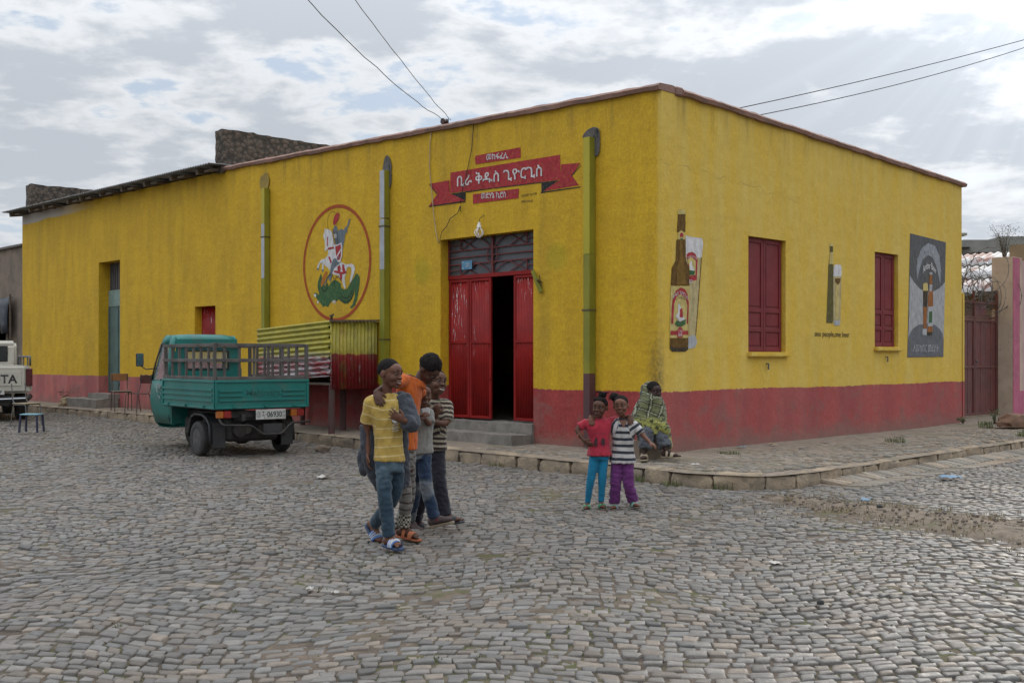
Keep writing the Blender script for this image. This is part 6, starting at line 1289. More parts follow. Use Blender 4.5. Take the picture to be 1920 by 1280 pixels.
# joints of the seven people, metres from each one's standing point
PEOPLE = {
 'boy_yellow': ((-0.925, 8.58, 0), {'head': (-0.032, 0.020, 1.375), 'neck': (-0.058, 0.030, 1.211), 'shR': (-0.174, -0.010, 1.154), 'shL': (0.055, 0.070, 1.160), 'hipR': (-0.087, -0.010, 0.675), 'hipL': (0.018, 0.060, 0.669), 'elR': (-0.224, 0.050, 0.930), 'wrR': (-0.203, 0.020, 0.748), 'elL': (0.165, -0.030, 0.964), 'wrL': (0.091, -0.130, 1.016), 'knR': (-0.064, -0.060, 0.444), 'anR': (-0.031, -0.030, 0.096), 'knL': (0.016, 0.080, 0.427), 'anL': (-0.205, 0.400, 0.130)}),
 'boy_orange': ((-0.85, 8.95, 0), {'head': (0.160, 0.100, 1.403), 'neck': (0.071, 0.110, 1.306), 'shR': (-0.034, -0.030, 1.318), 'shL': (0.057, 0.170, 1.270), 'hipR': (-0.075, 0.030, 0.680), 'hipL': (-0.012, 0.150, 0.673), 'elR': (-0.120, -0.190, 1.287), 'wrR': (-0.209, -0.400, 1.230), 'elL': (0.111, 0.550, 1.061), 'wrL': (0.163, 0.470, 1.019), 'knR': (-0.008, -0.030, 0.373), 'anR': (-0.035, 0.020, 0.097), 'knL': (-0.004, 0.200, 0.322), 'anL': (-0.117, 0.350, 0.054)}),
 'boy_grey': ((-0.76, 9.35, 0), {'head': (0.005, -0.050, 1.184), 'neck': (0.002, -0.010, 1.060), 'shR': (-0.061, -0.010, 1.037), 'shL': (0.044, 0.030, 1.035), 'hipR': (-0.075, -0.010, 0.692), 'hipL': (0.015, 0.050, 0.692), 'elR': (-0.077, -0.090, 0.924), 'wrR': (-0.013, -0.210, 1.011), 'elL': (0.063, -0.030, 0.925), 'wrL': (0.024, -0.170, 0.996), 'knR': (-0.071, 0.150, 0.369), 'anR': (-0.145, 0.350, 0.062), 'knL': (0.022, -0.030, 0.436), 'anL': (0.101, 0.000, 0.128)}),
 'boy_striped': ((-0.7, 9.7, 0), {'head': (0.029, -0.040, 1.284), 'neck': (0.026, 0.000, 1.123), 'shR': (-0.070, 0.020, 1.075), 'shL': (0.125, 0.000, 1.085), 'hipR': (-0.059, 0.000, 0.675), 'hipL': (0.043, 0.020, 0.673), 'elR': (0.000, -0.100, 0.908), 'wrR': (0.046, -0.220, 1.012), 'elL': (0.136, -0.100, 0.908), 'wrL': (-0.008, -0.240, 0.953), 'knR': (-0.089, 0.020, 0.329), 'anR': (-0.171, 0.150, 0.035), 'knL': (0.066, -0.100, 0.404), 'anL': (0.113, -0.120, 0.113)}),
 'girl_red': ((0.83, 10.85, 0), {'head': (0.039, -0.010, 1.010), 'neck': (0.032, 0.030, 0.892), 'shR': (-0.091, 0.010, 0.856), 'shL': (0.145, 0.050, 0.864), 'hipR': (-0.017, 0.010, 0.534), 'hipL': (0.090, 0.030, 0.533), 'elR': (-0.203, -0.010, 0.789), 'wrR': (-0.118, -0.070, 0.683), 'elL': (0.250, 0.150, 0.880), 'wrL': (0.345, -0.010, 0.921), 'knR': (-0.052, -0.030, 0.312), 'anR': (-0.086, 0.010, 0.054), 'knL': (0.059, -0.030, 0.312), 'anL': (0.050, -0.010, 0.067)}),
 'girl_striped': ((1.08, 10.9, 0), {'head': (-0.004, -0.050, 1.026), 'neck': (0.016, 0.000, 0.896), 'shR': (-0.074, 0.000, 0.843), 'shL': (0.125, -0.020, 0.839), 'hipR': (-0.037, 0.000, 0.494), 'hipL': (0.075, 0.000, 0.494), 'elR': (-0.166, 0.100, 0.864), 'wrR': (-0.306, -0.070, 0.916), 'elL': (0.216, -0.060, 0.731), 'wrL': (0.269, -0.140, 0.669), 'knR': (-0.058, -0.060, 0.246), 'anR': (-0.063, 0.000, 0.054), 'knL': (0.066, -0.080, 0.259), 'anL': (0.120, -0.020, 0.078)}),
 'man': ((1.8, 14.25, 0.18), {'head': (0.042, 0.000, 0.884), 'neck': (0.020, 0.100, 0.713), 'shR': (-0.147, 0.100, 0.637), 'shL': (0.166, 0.150, 0.620), 'hipR': (-0.074, 0.250, 0.249), 'hipL': (0.091, 0.270, 0.248), 'elR': (-0.173, 0.000, 0.420), 'wrR': (-0.073, -0.150, 0.464), 'elL': (0.143, 0.030, 0.418), 'wrL': (-0.008, -0.170, 0.451), 'knR': (-0.052, -0.200, 0.432), 'anR': (-0.111, -0.230, 0.094), 'knL': (0.091, -0.150, 0.388), 'anL': (0.170, -0.270, 0.124)}),
}

# ================================================================== people
def remesh(mb, name, voxel, smooth=4, ratio=1.0, wrinkle=0.0, wscale=(9, 9, 22), seed=0.0, flow=None):
    """closed overlapping volumes -> one continuous surface"""
    me = mb.mesh('tmp'); bm = bmesh.new(); bm.from_mesh(me); bmesh.ops.remove_doubles(bm, verts=bm.verts, dist=1e-5)
    bmesh.ops.dissolve_degenerate(bm, dist=1e-6, edges=bm.edges); bmesh.ops.recalc_face_normals(bm, faces=bm.faces); bm.to_mesh(me); bm.free()
    o = bpy.data.objects.new('tmp', me); COL.objects.link(o)
    r = o.modifiers.new('r', 'REMESH'); r.mode = 'VOXEL'; r.voxel_size = voxel; r.use_smooth_shade = True
    if smooth: s = o.modifiers.new('s', 'SMOOTH'); s.iterations = smooth; s.factor = 0.5
    if ratio < 1: d = o.modifiers.new('d', 'DECIMATE'); d.ratio = ratio
    bpy.context.view_layer.update()
    out = bpy.data.meshes.new_from_object(o.evaluated_get(bpy.context.evaluated_depsgraph_get())); out.name = name
    bpy.data.objects.remove(o); bpy.data.meshes.remove(me)
    if wrinkle:
        n = len(out.vertices); co = np.zeros(n*3); no = np.zeros(n*3); out.vertices.foreach_get('co', co); out.vertices.foreach_get('normal', no); co = co.reshape(-1, 3); no = no.reshape(-1, 3)
        w = np.array([noise.fractal(Vector((p[0]*wscale[0]+seed, p[1]*wscale[1], p[2]*wscale[2])), 0.9, 2.0, 3) for p in co]); ridg = 1-2*np.abs(w).clip(0, 1)
        co += no*(ridg*wrinkle)[:, None]; out.vertices.foreach_set('co', co.ravel()); out.update()
    return out
def bone_attr(me, bones, name='st'):
    """how far along its nearest bone every vertex lies, for stripes that follow limbs"""
    n = len(me.vertices); co = np.zeros(n*3); me.vertices.foreach_get('co', co); co = co.reshape(-1, 3); best = np.full(n, 9e9); st = np.zeros(n)
    for a, b, off in bones:
        a, b = np.array(a), np.array(b); d = b-a; L_ = np.linalg.norm(d); t = ((co-a)@d)/L_**2; q = a+np.clip(t, 0, 1)[:, None]*d; dist = np.linalg.norm(co-q, axis=1); m = dist < best; best[m] = dist[m]; st[m] = off+(t*L_)[m]
    me.attributes.new(name, 'FLOAT', 'POINT').data.foreach_set('value', st.astype(np.float32))
def loft(mb, rings, n=20, p=2.3):
    """rings (center, width axis, depth axis, rx, ry): closed, slightly boxy sections"""
    V = []
    for c, a, b, rx, ry in rings:
        c, a, b = Vector(c), Vector(a), Vector(b)
        for j in range(n):
            t = 2*math.pi*j/n; cs, sn = math.cos(t), math.sin(t); V.append(c+a*rx*math.copysign(abs(cs)**(2/p), cs)+b*ry*math.copysign(abs(sn)**(2/p), sn))
    k = len(rings); mb.add(V, [(i*n+j, i*n+(j+1) % n, (i+1)*n+(j+1) % n, (i+1)*n+j) for i in range(k-1) for j in range(n)]+[tuple(range(n))[::-1], tuple(range((k-1)*n, k*n))])
def limb(mb, pts, rad, n=12, sub=4):
    """rounded tube through joints"""
    P = [Vector(p) for p in pts]; out, rr = [], []
    for i in range(len(P)-1):
        for k in range(sub): t = k/sub; out.append(P[i].lerp(P[i+1], t)); rr.append(rad[i]*(1-t)+rad[i+1]*t)
    out.append(P[-1]); rr.append(rad[-1])
    for _ in range(2):
        q = [out[0]]+[(out[i-1]+out[i]*2+out[i+1])/4 for i in range(1, len(out)-1)]+[out[-1]]; out = q
    mb.tube(out, rr, n)
def axes(yaw, pitch=0.0, roll=0.0):
    """frame looking along yaw (0 = towards the viewer, + = to the right), pitch down"""
    f_ = Vector((math.sin(R(yaw))*math.cos(R(pitch)), -math.cos(R(yaw))*math.cos(R(pitch)), -math.sin(R(pitch)))); u = Vector((0, 0, 1)); x = f_.cross(u).normalized(); u = x.cross(f_)
    q = Matrix.Rotation(R(roll), 3, f_); x, u = q @ x, q @ u; return Matrix((x, f_, u)).transposed()
def head_volume(mb, c, M, h, ear=1.0):
    e = lambda p, r, m=None: mb.ell(Vector(c)+M @ (Vector(p)*h), [q*h for q in r], M if m is None else M @ m, 18, 12)
    e((0, -0.06, 0.125), (0.350, 0.400, 0.370)); e((0, 0.07, -0.07), (0.305, 0.335, 0.36)); e((0, 0.19, -0.31), (0.205, 0.19, 0.165)); e((0, 0.285, -0.405), (0.10, 0.095, 0.085)); e((0, 0.20, 0.12), (0.285, 0.215, 0.24))
    for s in (-1, 1): e((s*0.165, 0.245, -0.14), (0.12, 0.12, 0.12)); e((s*0.355, -0.045, -0.04), (0.035*ear, 0.085, 0.125)); e((s*0.135, 0.365, 0.085), (0.11, 0.035, 0.03)); e((s*0.052, 0.425, -0.125), (0.045, 0.045, 0.036))
    e((0, 0.395, -0.02), (0.042, 0.055, 0.11)); e((0, 0.445, -0.115), (0.055, 0.06, 0.045)); e((0, 0.395, -0.235), (0.115, 0.05, 0.032)); e((0, 0.385, -0.285), (0.10, 0.05, 0.032))
def face_parts(parent, c, M, h, smile=0.0, mats=None):
    P = lambda p: Vector(c)+M @ (Vector(p)*h)
    for s in (-1, 1):
        ey = MB().ell(P((s*0.138, 0.348, 0.012)), [0.062*h, 0.042*h, 0.030*h], M, 12, 8).build('eye', mats['eye'], parent, True, ang=0); MB().ell(P((s*0.138+0.008, 0.384, 0.012)), [0.033*h, 0.016*h, 0.034*h], M, 10, 6).build('iris', mats['iris'], ey, True, ang=0)
        MB().tube([P((s*0.055, 0.402, 0.100)), P((s*0.14, 0.394, 0.128)), P((s*0.225, 0.345, 0.105))], [0.012*h, 0.018*h, 0.009*h], 6).build('eyebrow', mats['hair'], parent, True, ang=0)
        MB().tube([P((s*0.065, 0.386, 0.030)), P((s*0.14, 0.394, 0.055)), P((s*0.212, 0.352, 0.030))], [0.010*h, 0.014*h, 0.008*h], 6).build('eyelid', mats['skin'], parent, True, ang=0)
    w = 0.115+0.03*smile; u = 0.02*smile
    MB().tube([P((-w, 0.365, -0.262+u)), P((-w*0.5, 0.425, -0.240)), P((0, 0.440, -0.243)), P((w*0.5, 0.425, -0.240)), P((w, 0.365, -0.262+u))], [0.008*h, 0.022*h, 0.024*h, 0.022*h, 0.008*h], 8).build('upper_lip', mats['lip'], parent, True, ang=0)
    d = 0.05*smile; MB().tube([P((-w, 0.365, -0.264+u)), P((-w*0.5, 0.415, -0.285-d)), P((0, 0.430, -0.292-d)), P((w*0.5, 0.415, -0.285-d)), P((w, 0.365, -0.264+u))], [0.008*h, 0.024*h, 0.027*h, 0.024*h, 0.008*h], 8).build('lower_lip', mats['lip'], parent, True, ang=0)
    if smile: MB().ell(P((0, 0.395, -0.268-d*0.35)), [w*0.82*h, 0.038*h, (0.012+d*0.5)*h], M, 12, 8).build('teeth', mats['teeth'], parent, True, ang=0)
def hair_cap(parent, c, M, h, mat, thick=0.045, front=0.30, back=-0.20, ear=-0.02, curl=0.02, lift=0.0, fs=26, name='hair', soft=0.06):
    mb = MB(); nu, nv = 56, 34; V = []; cc = Vector((0, -0.06, 0.125))
    for i in range(nv+1):
        th = math.pi*i/nv
        for j in range(nu):
            ph = 2*math.pi*j/nu; d = Vector((math.sin(th)*math.cos(ph), math.sin(th)*math.sin(ph), math.cos(th))); p = cc+Vector((0.350*d.x, 0.40*d.y, 0.370*d.z))
            fr = max(0, d.y); bk = max(0, -d.y); line = ear*(1-fr)*(1-bk)+front*fr**1.3+back*bk+0.05*noise.noise(p*7); k = (p.z-line)/soft; k = max(0, min(1, k)); k = k*k*(3-2*k)
            nn = noise.noise(p*fs)*curl+noise.noise(p*fs*0.4+Vector((5, 0, 0)))*curl; q = cc+Vector((0.350*d.x, 0.40*d.y, 0.370*d.z))*(0.93+k*(0.07+thick+nn+lift*max(0, d.z)**2)); V.append(Vector(c)+M @ (q*h))
    mb.add(V, [(i*nu+j, i*nu+(j+1) % nu, (i+1)*nu+(j+1) % nu, (i+1)*nu+j) for i in range(nv) for j in range(nu)]); return mb.build(name, mat, parent, True, recalc=True, ang=0)
def hand(mb, wr, d, nrm, s, curl=25, thumb=1, spread=6, curls=None, fist=False):
    """palm and five fingers; d = towards the fingertips, nrm = out of the palm, thumb = side"""
    wr, d, nrm = Vector(wr), Vector(d).normalized(), Vector(nrm); nrm = (nrm-d*nrm.dot(d)).normalized(); w = d.cross(nrm).normalized()*thumb
    L_ = 0.078*s; mb.ell(wr+d*L_*0.52, (0.036*s, 0.050*s, 0.0165*s), Matrix((w, d, nrm)).transposed(), 14, 9); mb.ell(wr+d*L_*0.08, (0.024*s, 0.030*s, 0.018*s), Matrix((w, d, nrm)).transposed(), 12, 8)
    ln = (0.062, 0.070, 0.065, 0.050)
    for k in range(4):
        off = (0.027-0.018*k)*s; b = wr+d*L_*(0.90-0.05*abs(k-1.2))+w*off; a = R(spread*(1.5-k)); dd = (d*math.cos(a)+w*math.sin(a)).normalized(); P = [b-dd*0.02*s, b]; cu = (curls[k] if curls else curl); ang = 0.0; p = b
        for q, seg in enumerate((0.45, 0.32, 0.23)):
            ang += R(cu)*(0.7 if q == 0 else 1.0); v_ = dd*math.cos(ang)+nrm*math.sin(ang); p = p+v_*ln[k]*s*seg; P.append(p)
        mb.tube(P, [0.0088*s, 0.0090*s, 0.0084*s, 0.0076*s, 0.0062*s], 8)
    b = wr+d*L_*0.22+w*0.026*s; t1 = (d*0.62+w*0.75+nrm*0.25).normalized(); t2 = (d*0.92+w*0.30+nrm*(0.35 if not fist else 0.9)).normalized(); mb.tube([b-t1*0.012*s, b+t1*0.026*s, b+t1*0.026*s+t2*0.024*s, b+t1*0.026*s+t2*0.043*s], [0.012*s, 0.0105*s, 0.0092*s, 0.0068*s], 8)
def foot_frame(an, yaw, pitch):
    """x = toe direction; pitch > 0 lifts the heel"""
    fx = Vector((math.sin(R(yaw))*math.cos(R(pitch)), -math.cos(R(yaw))*math.cos(R(pitch)), -math.sin(R(pitch)))); s = fx.cross(Vector((0, 0, 1))).normalized(); u = s.cross(fx); return fx, s, u
def foot(mb, an, fr, s, inner=1):
    fx, sd, u = fr; an = Vector(an); M = Matrix((fx, sd, u)).transposed(); base = an-u*0.058*s
    e = lambda p, r: mb.ell(base+M @ Vector([q*s for q in p]), [q*s for q in r], M, 14, 9)
    e((-0.035, 0, 0.030), (0.038, 0.032, 0.032)); e((0.03, 0, 0.040), (0.075, 0.033, 0.034)); e((0.095, 0, 0.024), (0.058, 0.040, 0.022)); mb.tube([an+u*0.03*s, base+M @ Vector((0.0, 0, 0.03*s))], [0.030*s, 0.032*s], 10)
    for k in range(5): e((0.150-0.011*k-(0.0 if k else -0.006), inner*(0.027-0.0145*k), 0.014), (0.024 if k == 0 else 0.019, 0.0105 if k == 0 else 0.0078, 0.0105 if k == 0 else 0.0085))
SOLE = [(-0.078, 0.0), (-0.072, 0.024), (-0.045, 0.036), (0.0, 0.033), (0.06, 0.036), (0.11, 0.044), (0.155, 0.040), (0.182, 0.018), (0.186, 0.0), (0.180, -0.016), (0.155, -0.038), (0.11, -0.044), (0.06, -0.036), (0.0, -0.033), (-0.045, -0.036), (-0.072, -0.024)]
def sole(parent, an, fr, s, mat, thick=0.018, name='sole'):
    fx, sd, u = fr; b = Vector(an)-u*0.058*s-u*(thick-0.002); return MB().prism([(x*s, y*s) for x, y in SOLE], thick, b, fx, sd, u).build(name, mat, parent, bevel=0.004)
def strap(parent, an, fr, s, x0, x1, mat, hgt=0.058, wid=0.046, name='strap', th=0.004):
    fx, sd, u = fr; b = Vector(an)-u*0.058*s; V = []; n = 14
    for lay in (0, th):
        for x in (x0, x1):
            for k in range(n+1): t = math.pi*k/n; hh = hgt*(1-0.25*(x-x0)/(max(x1-x0, 1e-6))); V.append(b+fx*x*s+sd*math.cos(t)*(wid*s+lay)+u*(math.sin(t)**0.75*(hh*s+lay)))
    m = n+1; Fs = [(k, k+1, m+k+1, m+k) for k in range(n)]+[(2*m+k, 3*m+k, 3*m+k+1, 2*m+k+1) for k in range(n)]+[(k, 2*m+k, 2*m+k+1, k+1) for k in range(n)]+[(m+k, m+k+1, 3*m+k+1, 3*m+k) for k in range(n)]
    return MB().add(V, Fs).build(name, mat, parent, True, recalc=True, ang=50)
def shoe(parent, an, fr, s, mu, ms, name='shoe'):
    fx, sd, u = fr; M = Matrix((fx, sd, u)).transposed(); base = Vector(an)-u*0.058*s; mb = MB(); e = lambda p, r: mb.ell(base+M @ Vector([q*s for q in p]), [q*s for q in r], M, 14, 9)
    e((-0.035, 0, 0.035), (0.048, 0.040, 0.045)); e((0.03, 0, 0.040), (0.085, 0.041, 0.045)); e((0.115, 0, 0.026), (0.075, 0.046, 0.032)); mb.tube([Vector(an)+u*0.012*s, base+M @ Vector((0.0, 0, 0.03*s))], [0.042*s, 0.044*s], 12)
    o = mobj(name, remesh(mb, name, 0.006, 3), parent); o.data.materials.append(mu); so = sole(o, an, fr, s*1.08, ms, 0.024); return o
def mcloth(name, c1, c2=None, stripes=None, extra=None, rough=0.88, scale=9, wear=0.3):
    """woven cloth; stripes = [(period, lo, hi, colour)] along the 'st' attribute"""
    if name in MATS: return MATS[name]
    m, nt, b = newmat(name); h = NT(nt); v = h.coord('Object'); c2 = c2 or tuple(q*0.78 for q in c1); col = h.mix(h.ramp(h.noise(v, scale, 5, 0.6), 0.3, 0.7), c1, c2)
    if stripes:
        st = h.attr('st'); st = h.m('ADD', st, h.m('MULTIPLY', h.m('SUBTRACT', h.noise(v, 5, 3), 0.5), 0.018))
        for per, lo, hi, c in stripes:
            q = h.m('FRACT', h.m('DIVIDE', h.m('ADD', st, 10.0), per)); k = h.m('MULTIPLY', h.ramp(q, lo-0.03, lo+0.03), h.ramp(q, hi+0.03, hi-0.03)); col = h.mix(k, col, c)
    if extra: col = extra(h, v, col)
    h.put(b.inputs['Base Color'], col); b.inputs['Roughness'].default_value = rough; b.inputs['Specular IOR Level'].default_value = 0.25; b.inputs['Sheen Weight'].default_value = 0.15
    h.bump(b, h.m('ADD', h.noise(v, 26, 4, 0.6), h.m('MULTIPLY', h.noise(v, 260, 2), 0.15)), 0.35, 0.008); return m
def skin(name, c): return pm(name, c, tuple(q*0.82 for q in c), 9, 0.3, 0.7, 0.50, 0.12, 120, spec=0.25, dist=0.004)
FM = dict(eye=pm('eye_white', (0.33, 0.30, 0.27), None, 5, rough=0.35, bump=0), iris=pm('dark_iris', (0.010, 0.007, 0.006), None, 5, rough=0.15, bump=0), hair=pm('black_hair', (0.012, 0.010, 0.010), (0.022, 0.019, 0.018), 60, rough=0.85, bump=0.9, bscale=140, dist=0.01, spec=0.08), teeth=pm('teeth_white', (0.55, 0.53, 0.48), None, 5, rough=0.3, bump=0))
def person(key, label, skinc, hd, sc, yaw_b, opts):
    """body as one skin surface; clothes, hair, shoes and face details are parts"""
    base, J = PEOPLE[key]; J = {k: Vector(v) for k, v in J.items()}; hm = (J['hipR']+J['hipL'])/2; J['hipR'] = hm+(J['hipR']-hm)*0.80; J['hipL'] = hm+(J['hipL']-hm)*0.80; t = thing('person', label, 'person', base); msk = skin('skin_'+key, skinc)
    mats = dict(FM, skin=msk, lip=pm('lip_'+key, (skinc[0]*0.95, skinc[1]*0.72, skinc[2]*0.80), None, 8, rough=0.4, bump=0))
    h, yaw, pitch, roll = hd; M = axes(yaw, pitch, roll); Mb = axes(yaw_b); mb = MB(); s = sc
    head_volume(mb, J['head'], M, h)
    jaw = J['head']+M @ (Vector((0, -0.06, -0.28))*h); limb(mb, [J['neck']-Vector((0, 0, 0.05*s)), J['neck'], jaw], [0.052*s, 0.040*s, 0.041*s])
    wx = (J['shL']-J['shR']).normalized(); hx = (J['hipL']-J['hipR']).normalized(); shc = (J['shL']+J['shR'])/2; hpc = (J['hipL']+J['hipR'])/2; up = (shc-hpc).normalized()
    def dep(a): return up.cross(a).normalized()
    shw = (J['shL']-J['shR']).length/2
    def torso(mb, inf, z0, z1, flare=0.0):
        rings = []
        for k in range(11):
            q = z0+(z1-z0)*k/10; a = hx.lerp(wx, min(max(q, 0), 1)).normalized(); c = hpc.lerp(shc, q); prof = np.interp(q, [-0.25, 0.0, 0.25, 0.55, 0.8, 0.95, 1.05, 1.12], [0.128, 0.132, 0.116, 0.124, 0.136, 0.132, 0.10, 0.06])*s; dp = np.interp(q, [-0.25, 0.0, 0.3, 0.6, 0.85, 1.0, 1.12], [0.096, 0.094, 0.084, 0.090, 0.092, 0.075, 0.05])*s
            wsh = np.interp(q, [0.6, 0.9, 1.0, 1.12], [0.0, 0.65, 0.80, 0.0])*max(0, shw-0.125*s*opts.get('tw', 0.84)+0.02*s); fl = flare*max(0, 1-(q-z0)/0.5); tw = opts.get('tw', 0.84); rings.append((c, a, dep(a), prof*tw+wsh+inf+fl, dp*min(1, tw+0.08)+inf+fl))
        loft(mb, rings)
    torso(mb, -0.010, -0.08, 1.10)
    for q in ('R', 'L'):
        mb.ell(J['sh'+q], (0.046*s, 0.046*s, 0.046*s)); limb(mb, [J['sh'+q], J['el'+q], J['wr'+q]], [0.043*s, 0.033*s, 0.0225*s]); limb(mb, [J['hip'+q], J['kn'+q], J['an'+q]], [0.064*s, 0.046*s, 0.030*s])
        hs = opts.get('hand'+q)
        if hs: hand(mb, J['wr'+q], hs[0], hs[1], s*1.0, **hs[2])
        fr = foot_frame(J['an'+q], *opts['foot'+q]); foot(mb, J['an'+q], fr, s, inner=1 if q == 'R' else -1)
    bd = mobj('body', remesh(mb, 'body', 0.0052, 3, 0.55), t); bd.data.materials.append(msk)
    face_parts(t, J['head'], M, h, opts.get('smile', 0), mats)
    # shirt
    if 'shirt' in opts:
        o = opts['shirt']; mb = MB(); torso(mb, o.get('inf', 0.018), o.get('hem', -0.22), 1.07, o.get('flare', 0.012)); bones = [(hpc+(shc-hpc)*-0.4, shc, 0.0)]
        for q in ('R', 'L'):
            sl = o.get('sleeve'+q, o.get('sleeve', 0.6)); e = J['sh'+q].lerp(J['el'+q], min(sl, 1.0)); mb.ell(J['sh'+q]-up*0.006*s, (0.054*s, 0.054*s, 0.050*s)); P = [J['sh'+q], e]; rr = [0.054*s, 0.055*s if sl <= 1 else 0.048*s]
            if sl > 1: P.append(J['el'+q].lerp(J['wr'+q], sl-1)); rr.append(0.043*s)
            limb(mb, P, rr); bones.append((J['sh'+q], J['el'+q], 0.31))
        for q in ('R', 'L'): limb(mb, [J['neck']-up*0.030*s, J['sh'+q]-up*0.002*s], [0.046*s, 0.050*s])
        nk = J['neck']; loft(mb, [(nk-up*0.05*s, wx, dep(wx), 0.085*s, 0.07*s), (nk+up*0.004*s, wx, dep(wx), 0.060*s, 0.055*s)])
        me = remesh(mb, 'shirt', 0.0085, 5, 1.0, o.get('wr', 0.006), (17, 17, 6), sum(map(ord, key)) % 17); bone_attr(me, bones); me.materials.append(o['mat']); mobj('shirt', me, t)
    if 'trousers' in opts:
        o = opts['trousers']; mb = MB(); torso(mb, o.get('inf', 0.014), -0.14, (opts['shirt'].get('hem', -0.22)+0.10 if 'shirt' in opts else 0.26)); bones = []; w = o.get('w', 1.0)
        for q in ('R', 'L'):
            e = J['kn'+q].lerp(J['an'+q], o.get('len', 0.92)); limb(mb, [J['hip'+q]+Vector((0, 0, 0.02)), J['kn'+q], e], [0.076*s*min(w, 1.1), 0.060*s*w, o.get('cuff', 0.050)*s*w], 14); bones += [(J['hip'+q], J['kn'+q], 0), (J['kn'+q], J['an'+q], (J['kn'+q]-J['hip'+q]).length)]
        me = remesh(mb, 'trousers', 0.008, 4, 1.0, o.get('wr', 0.006), (12, 12, 16), 3.0+sum(map(ord, key)) % 13); bone_attr(me, bones); me.materials.append(o['mat']); mobj('trousers', me, t)
    for q in ('R', 'L'):
        fr = foot_frame(J['an'+q], *opts['foot'+q]); k = opts.get('wear'+q, opts.get('wear'))
        if k and k[0] == 'slide': so = sole(t, J['an'+q], fr, s, k[1], 0.022, 'sandal'); sp = strap(so, J['an'+q], fr, s, 0.045, 0.118, k[2]); 
        if k and k[0] == 'slide':
            for i in range(3): strap(sp, J['an'+q], fr, s*1.012, 0.055+0.018*i, 0.064+0.018*i, k[3], 0.062, 0.047, 'stripe', 0.0035)
        if k and k[0] == 'sandal': so = sole(t, J['an'+q], fr, s, k[1], 0.016, 'sandal'); strap(so, J['an'+q], fr, s, 0.075, 0.115, k[2]); strap(so, J['an'+q], fr, s, 0.012, 0.040, k[2], 0.078, 0.041)
        if k and k[0] == 'flip': so = sole(t, J['an'+q], fr, s, k[1], 0.016, 'sandal'); strap(so, J['an'+q], fr, s, 0.055, 0.105, k[2], 0.06, 0.046)
        if k and k[0] == 'shoe': shoe(t, J['an'+q], fr, s, k[1], k[2])
    o = opts.get('hair', {}); hair_cap(t, J['head'], M, h, FM['hair'], **o)
    return t, J, M, h, (wx, dep(wx), up, shc, hpc), msk
# ---- cloths
def jean_extra(h, v, col):
    return h.mix(h.m('MULTIPLY', h.ramp(h.noise(v, 3.6, 4), 0.50, 0.66), 0.75), col, (0.115, 0.165, 0.195))
def fade_extra(h, v, col):
    st = h.attr('st'); k = h.m('MULTIPLY', h.ramp(h.m('SINE', h.m('MULTIPLY', h.m('ADD', st, h.m('MULTIPLY', h.noise(v, 5, 3), 0.18)), 19.0)), 0.1, 0.9), 0.8); return h.mix(k, col, (0.165, 0.175, 0.185))
def check_extra(h, v, col):
    ck = h.n('ShaderNodeTexChecker'); h.L.new(v, ck.inputs['Vector']); ck.inputs['Scale'].default_value = 52.0; ck.inputs['Color1'].default_value = (0.36, 0.33, 0.26, 1); ck.inputs['Color2'].default_value = (0.022, 0.018, 0.016, 1)
    return h.mix(h.ramp(h.attr('st'), 0.46, 0.47), col, ck.outputs['Color'])
def print_extra(h, v, col):
    x, y, z = h.sep(v); n = h.noise(v, 30, 3); k = h.m('MULTIPLY', h.ramp(h.m('ABSOLUTE', h.m('SUBTRACT', x, 0.015)), 0.055, 0.045), h.m('MULTIPLY', h.ramp(z, 0.93, 0.95), h.ramp(z, 1.13, 1.11))); return h.mix(h.m('MULTIPLY', k, h.ramp(n, 0.50, 0.58, 0.0, 0.55)), col, (0.11, 0.12, 0.05))
c_yel = mcloth('yellow_striped_tee', (0.44, 0.295, 0.070), (0.36, 0.24, 0.058), [(0.072, 0.40, 0.52, (0.54, 0.42, 0.20))], print_extra); c_jean = mcloth('blue_jeans', (0.030, 0.056, 0.080), (0.018, 0.036, 0.054), None, jean_extra, scale=6)
c_org = mcloth('orange_tee', (0.50, 0.105, 0.012), (0.40, 0.080, 0.012)); c_chk = mcloth('patterned_trousers', (0.17, 0.155, 0.13), (0.12, 0.11, 0.10), [(0.055, 0.3, 0.55, (0.055, 0.04, 0.035))], check_extra); c_gry = mcloth('grey_marl_tee', (0.23, 0.225, 0.20), (0.18, 0.175, 0.16), [(0.05, 0.4, 0.6, (0.20, 0.19, 0.17))])
c_fad = mcloth('faded_jeans', (0.022, 0.042, 0.080), (0.016, 0.030, 0.060), None, fade_extra); c_bst = mcloth('brown_cream_striped_tee', (0.028, 0.018, 0.016), (0.04, 0.026, 0.022), [(0.043, 0.42, 0.86, (0.30, 0.255, 0.185))]); c_nvy = mcloth('dark_navy_trousers', (0.020, 0.018, 0.026), (0.014, 0.013, 0.019))
c_red = mcloth('red_tee', (0.40, 0.028, 0.050), (0.32, 0.022, 0.040)); c_leg = mcloth('bright_blue_leggings', (0.006, 0.150, 0.260), (0.006, 0.120, 0.215)); c_nws = mcloth('navy_white_striped_tee', (0.47, 0.44, 0.42), (0.40, 0.375, 0.36), [(0.066, 0.50, 0.93, (0.028, 0.030, 0.042))]); c_pur = mcloth('purple_trousers', (0.120, 0.026, 0.125), (0.095, 0.020, 0.100))
m_navsole = pm('navy_sole', (0.030, 0.055, 0.12), None, 8, rough=0.6); m_blustrap = pm('blue_strap', (0.05, 0.14, 0.36), None, 8, rough=0.5); m_wst = pm('white_stripe', (0.55, 0.54, 0.55), None, 8, rough=0.6); m_orsan = pm('orange_sandal', (0.36, 0.10, 0.035), (0.30, 0.085, 0.03), 8, rough=0.5); m_dksan = pm('dark_sandal', (0.022, 0.022, 0.030), None, 8, rough=0.6)
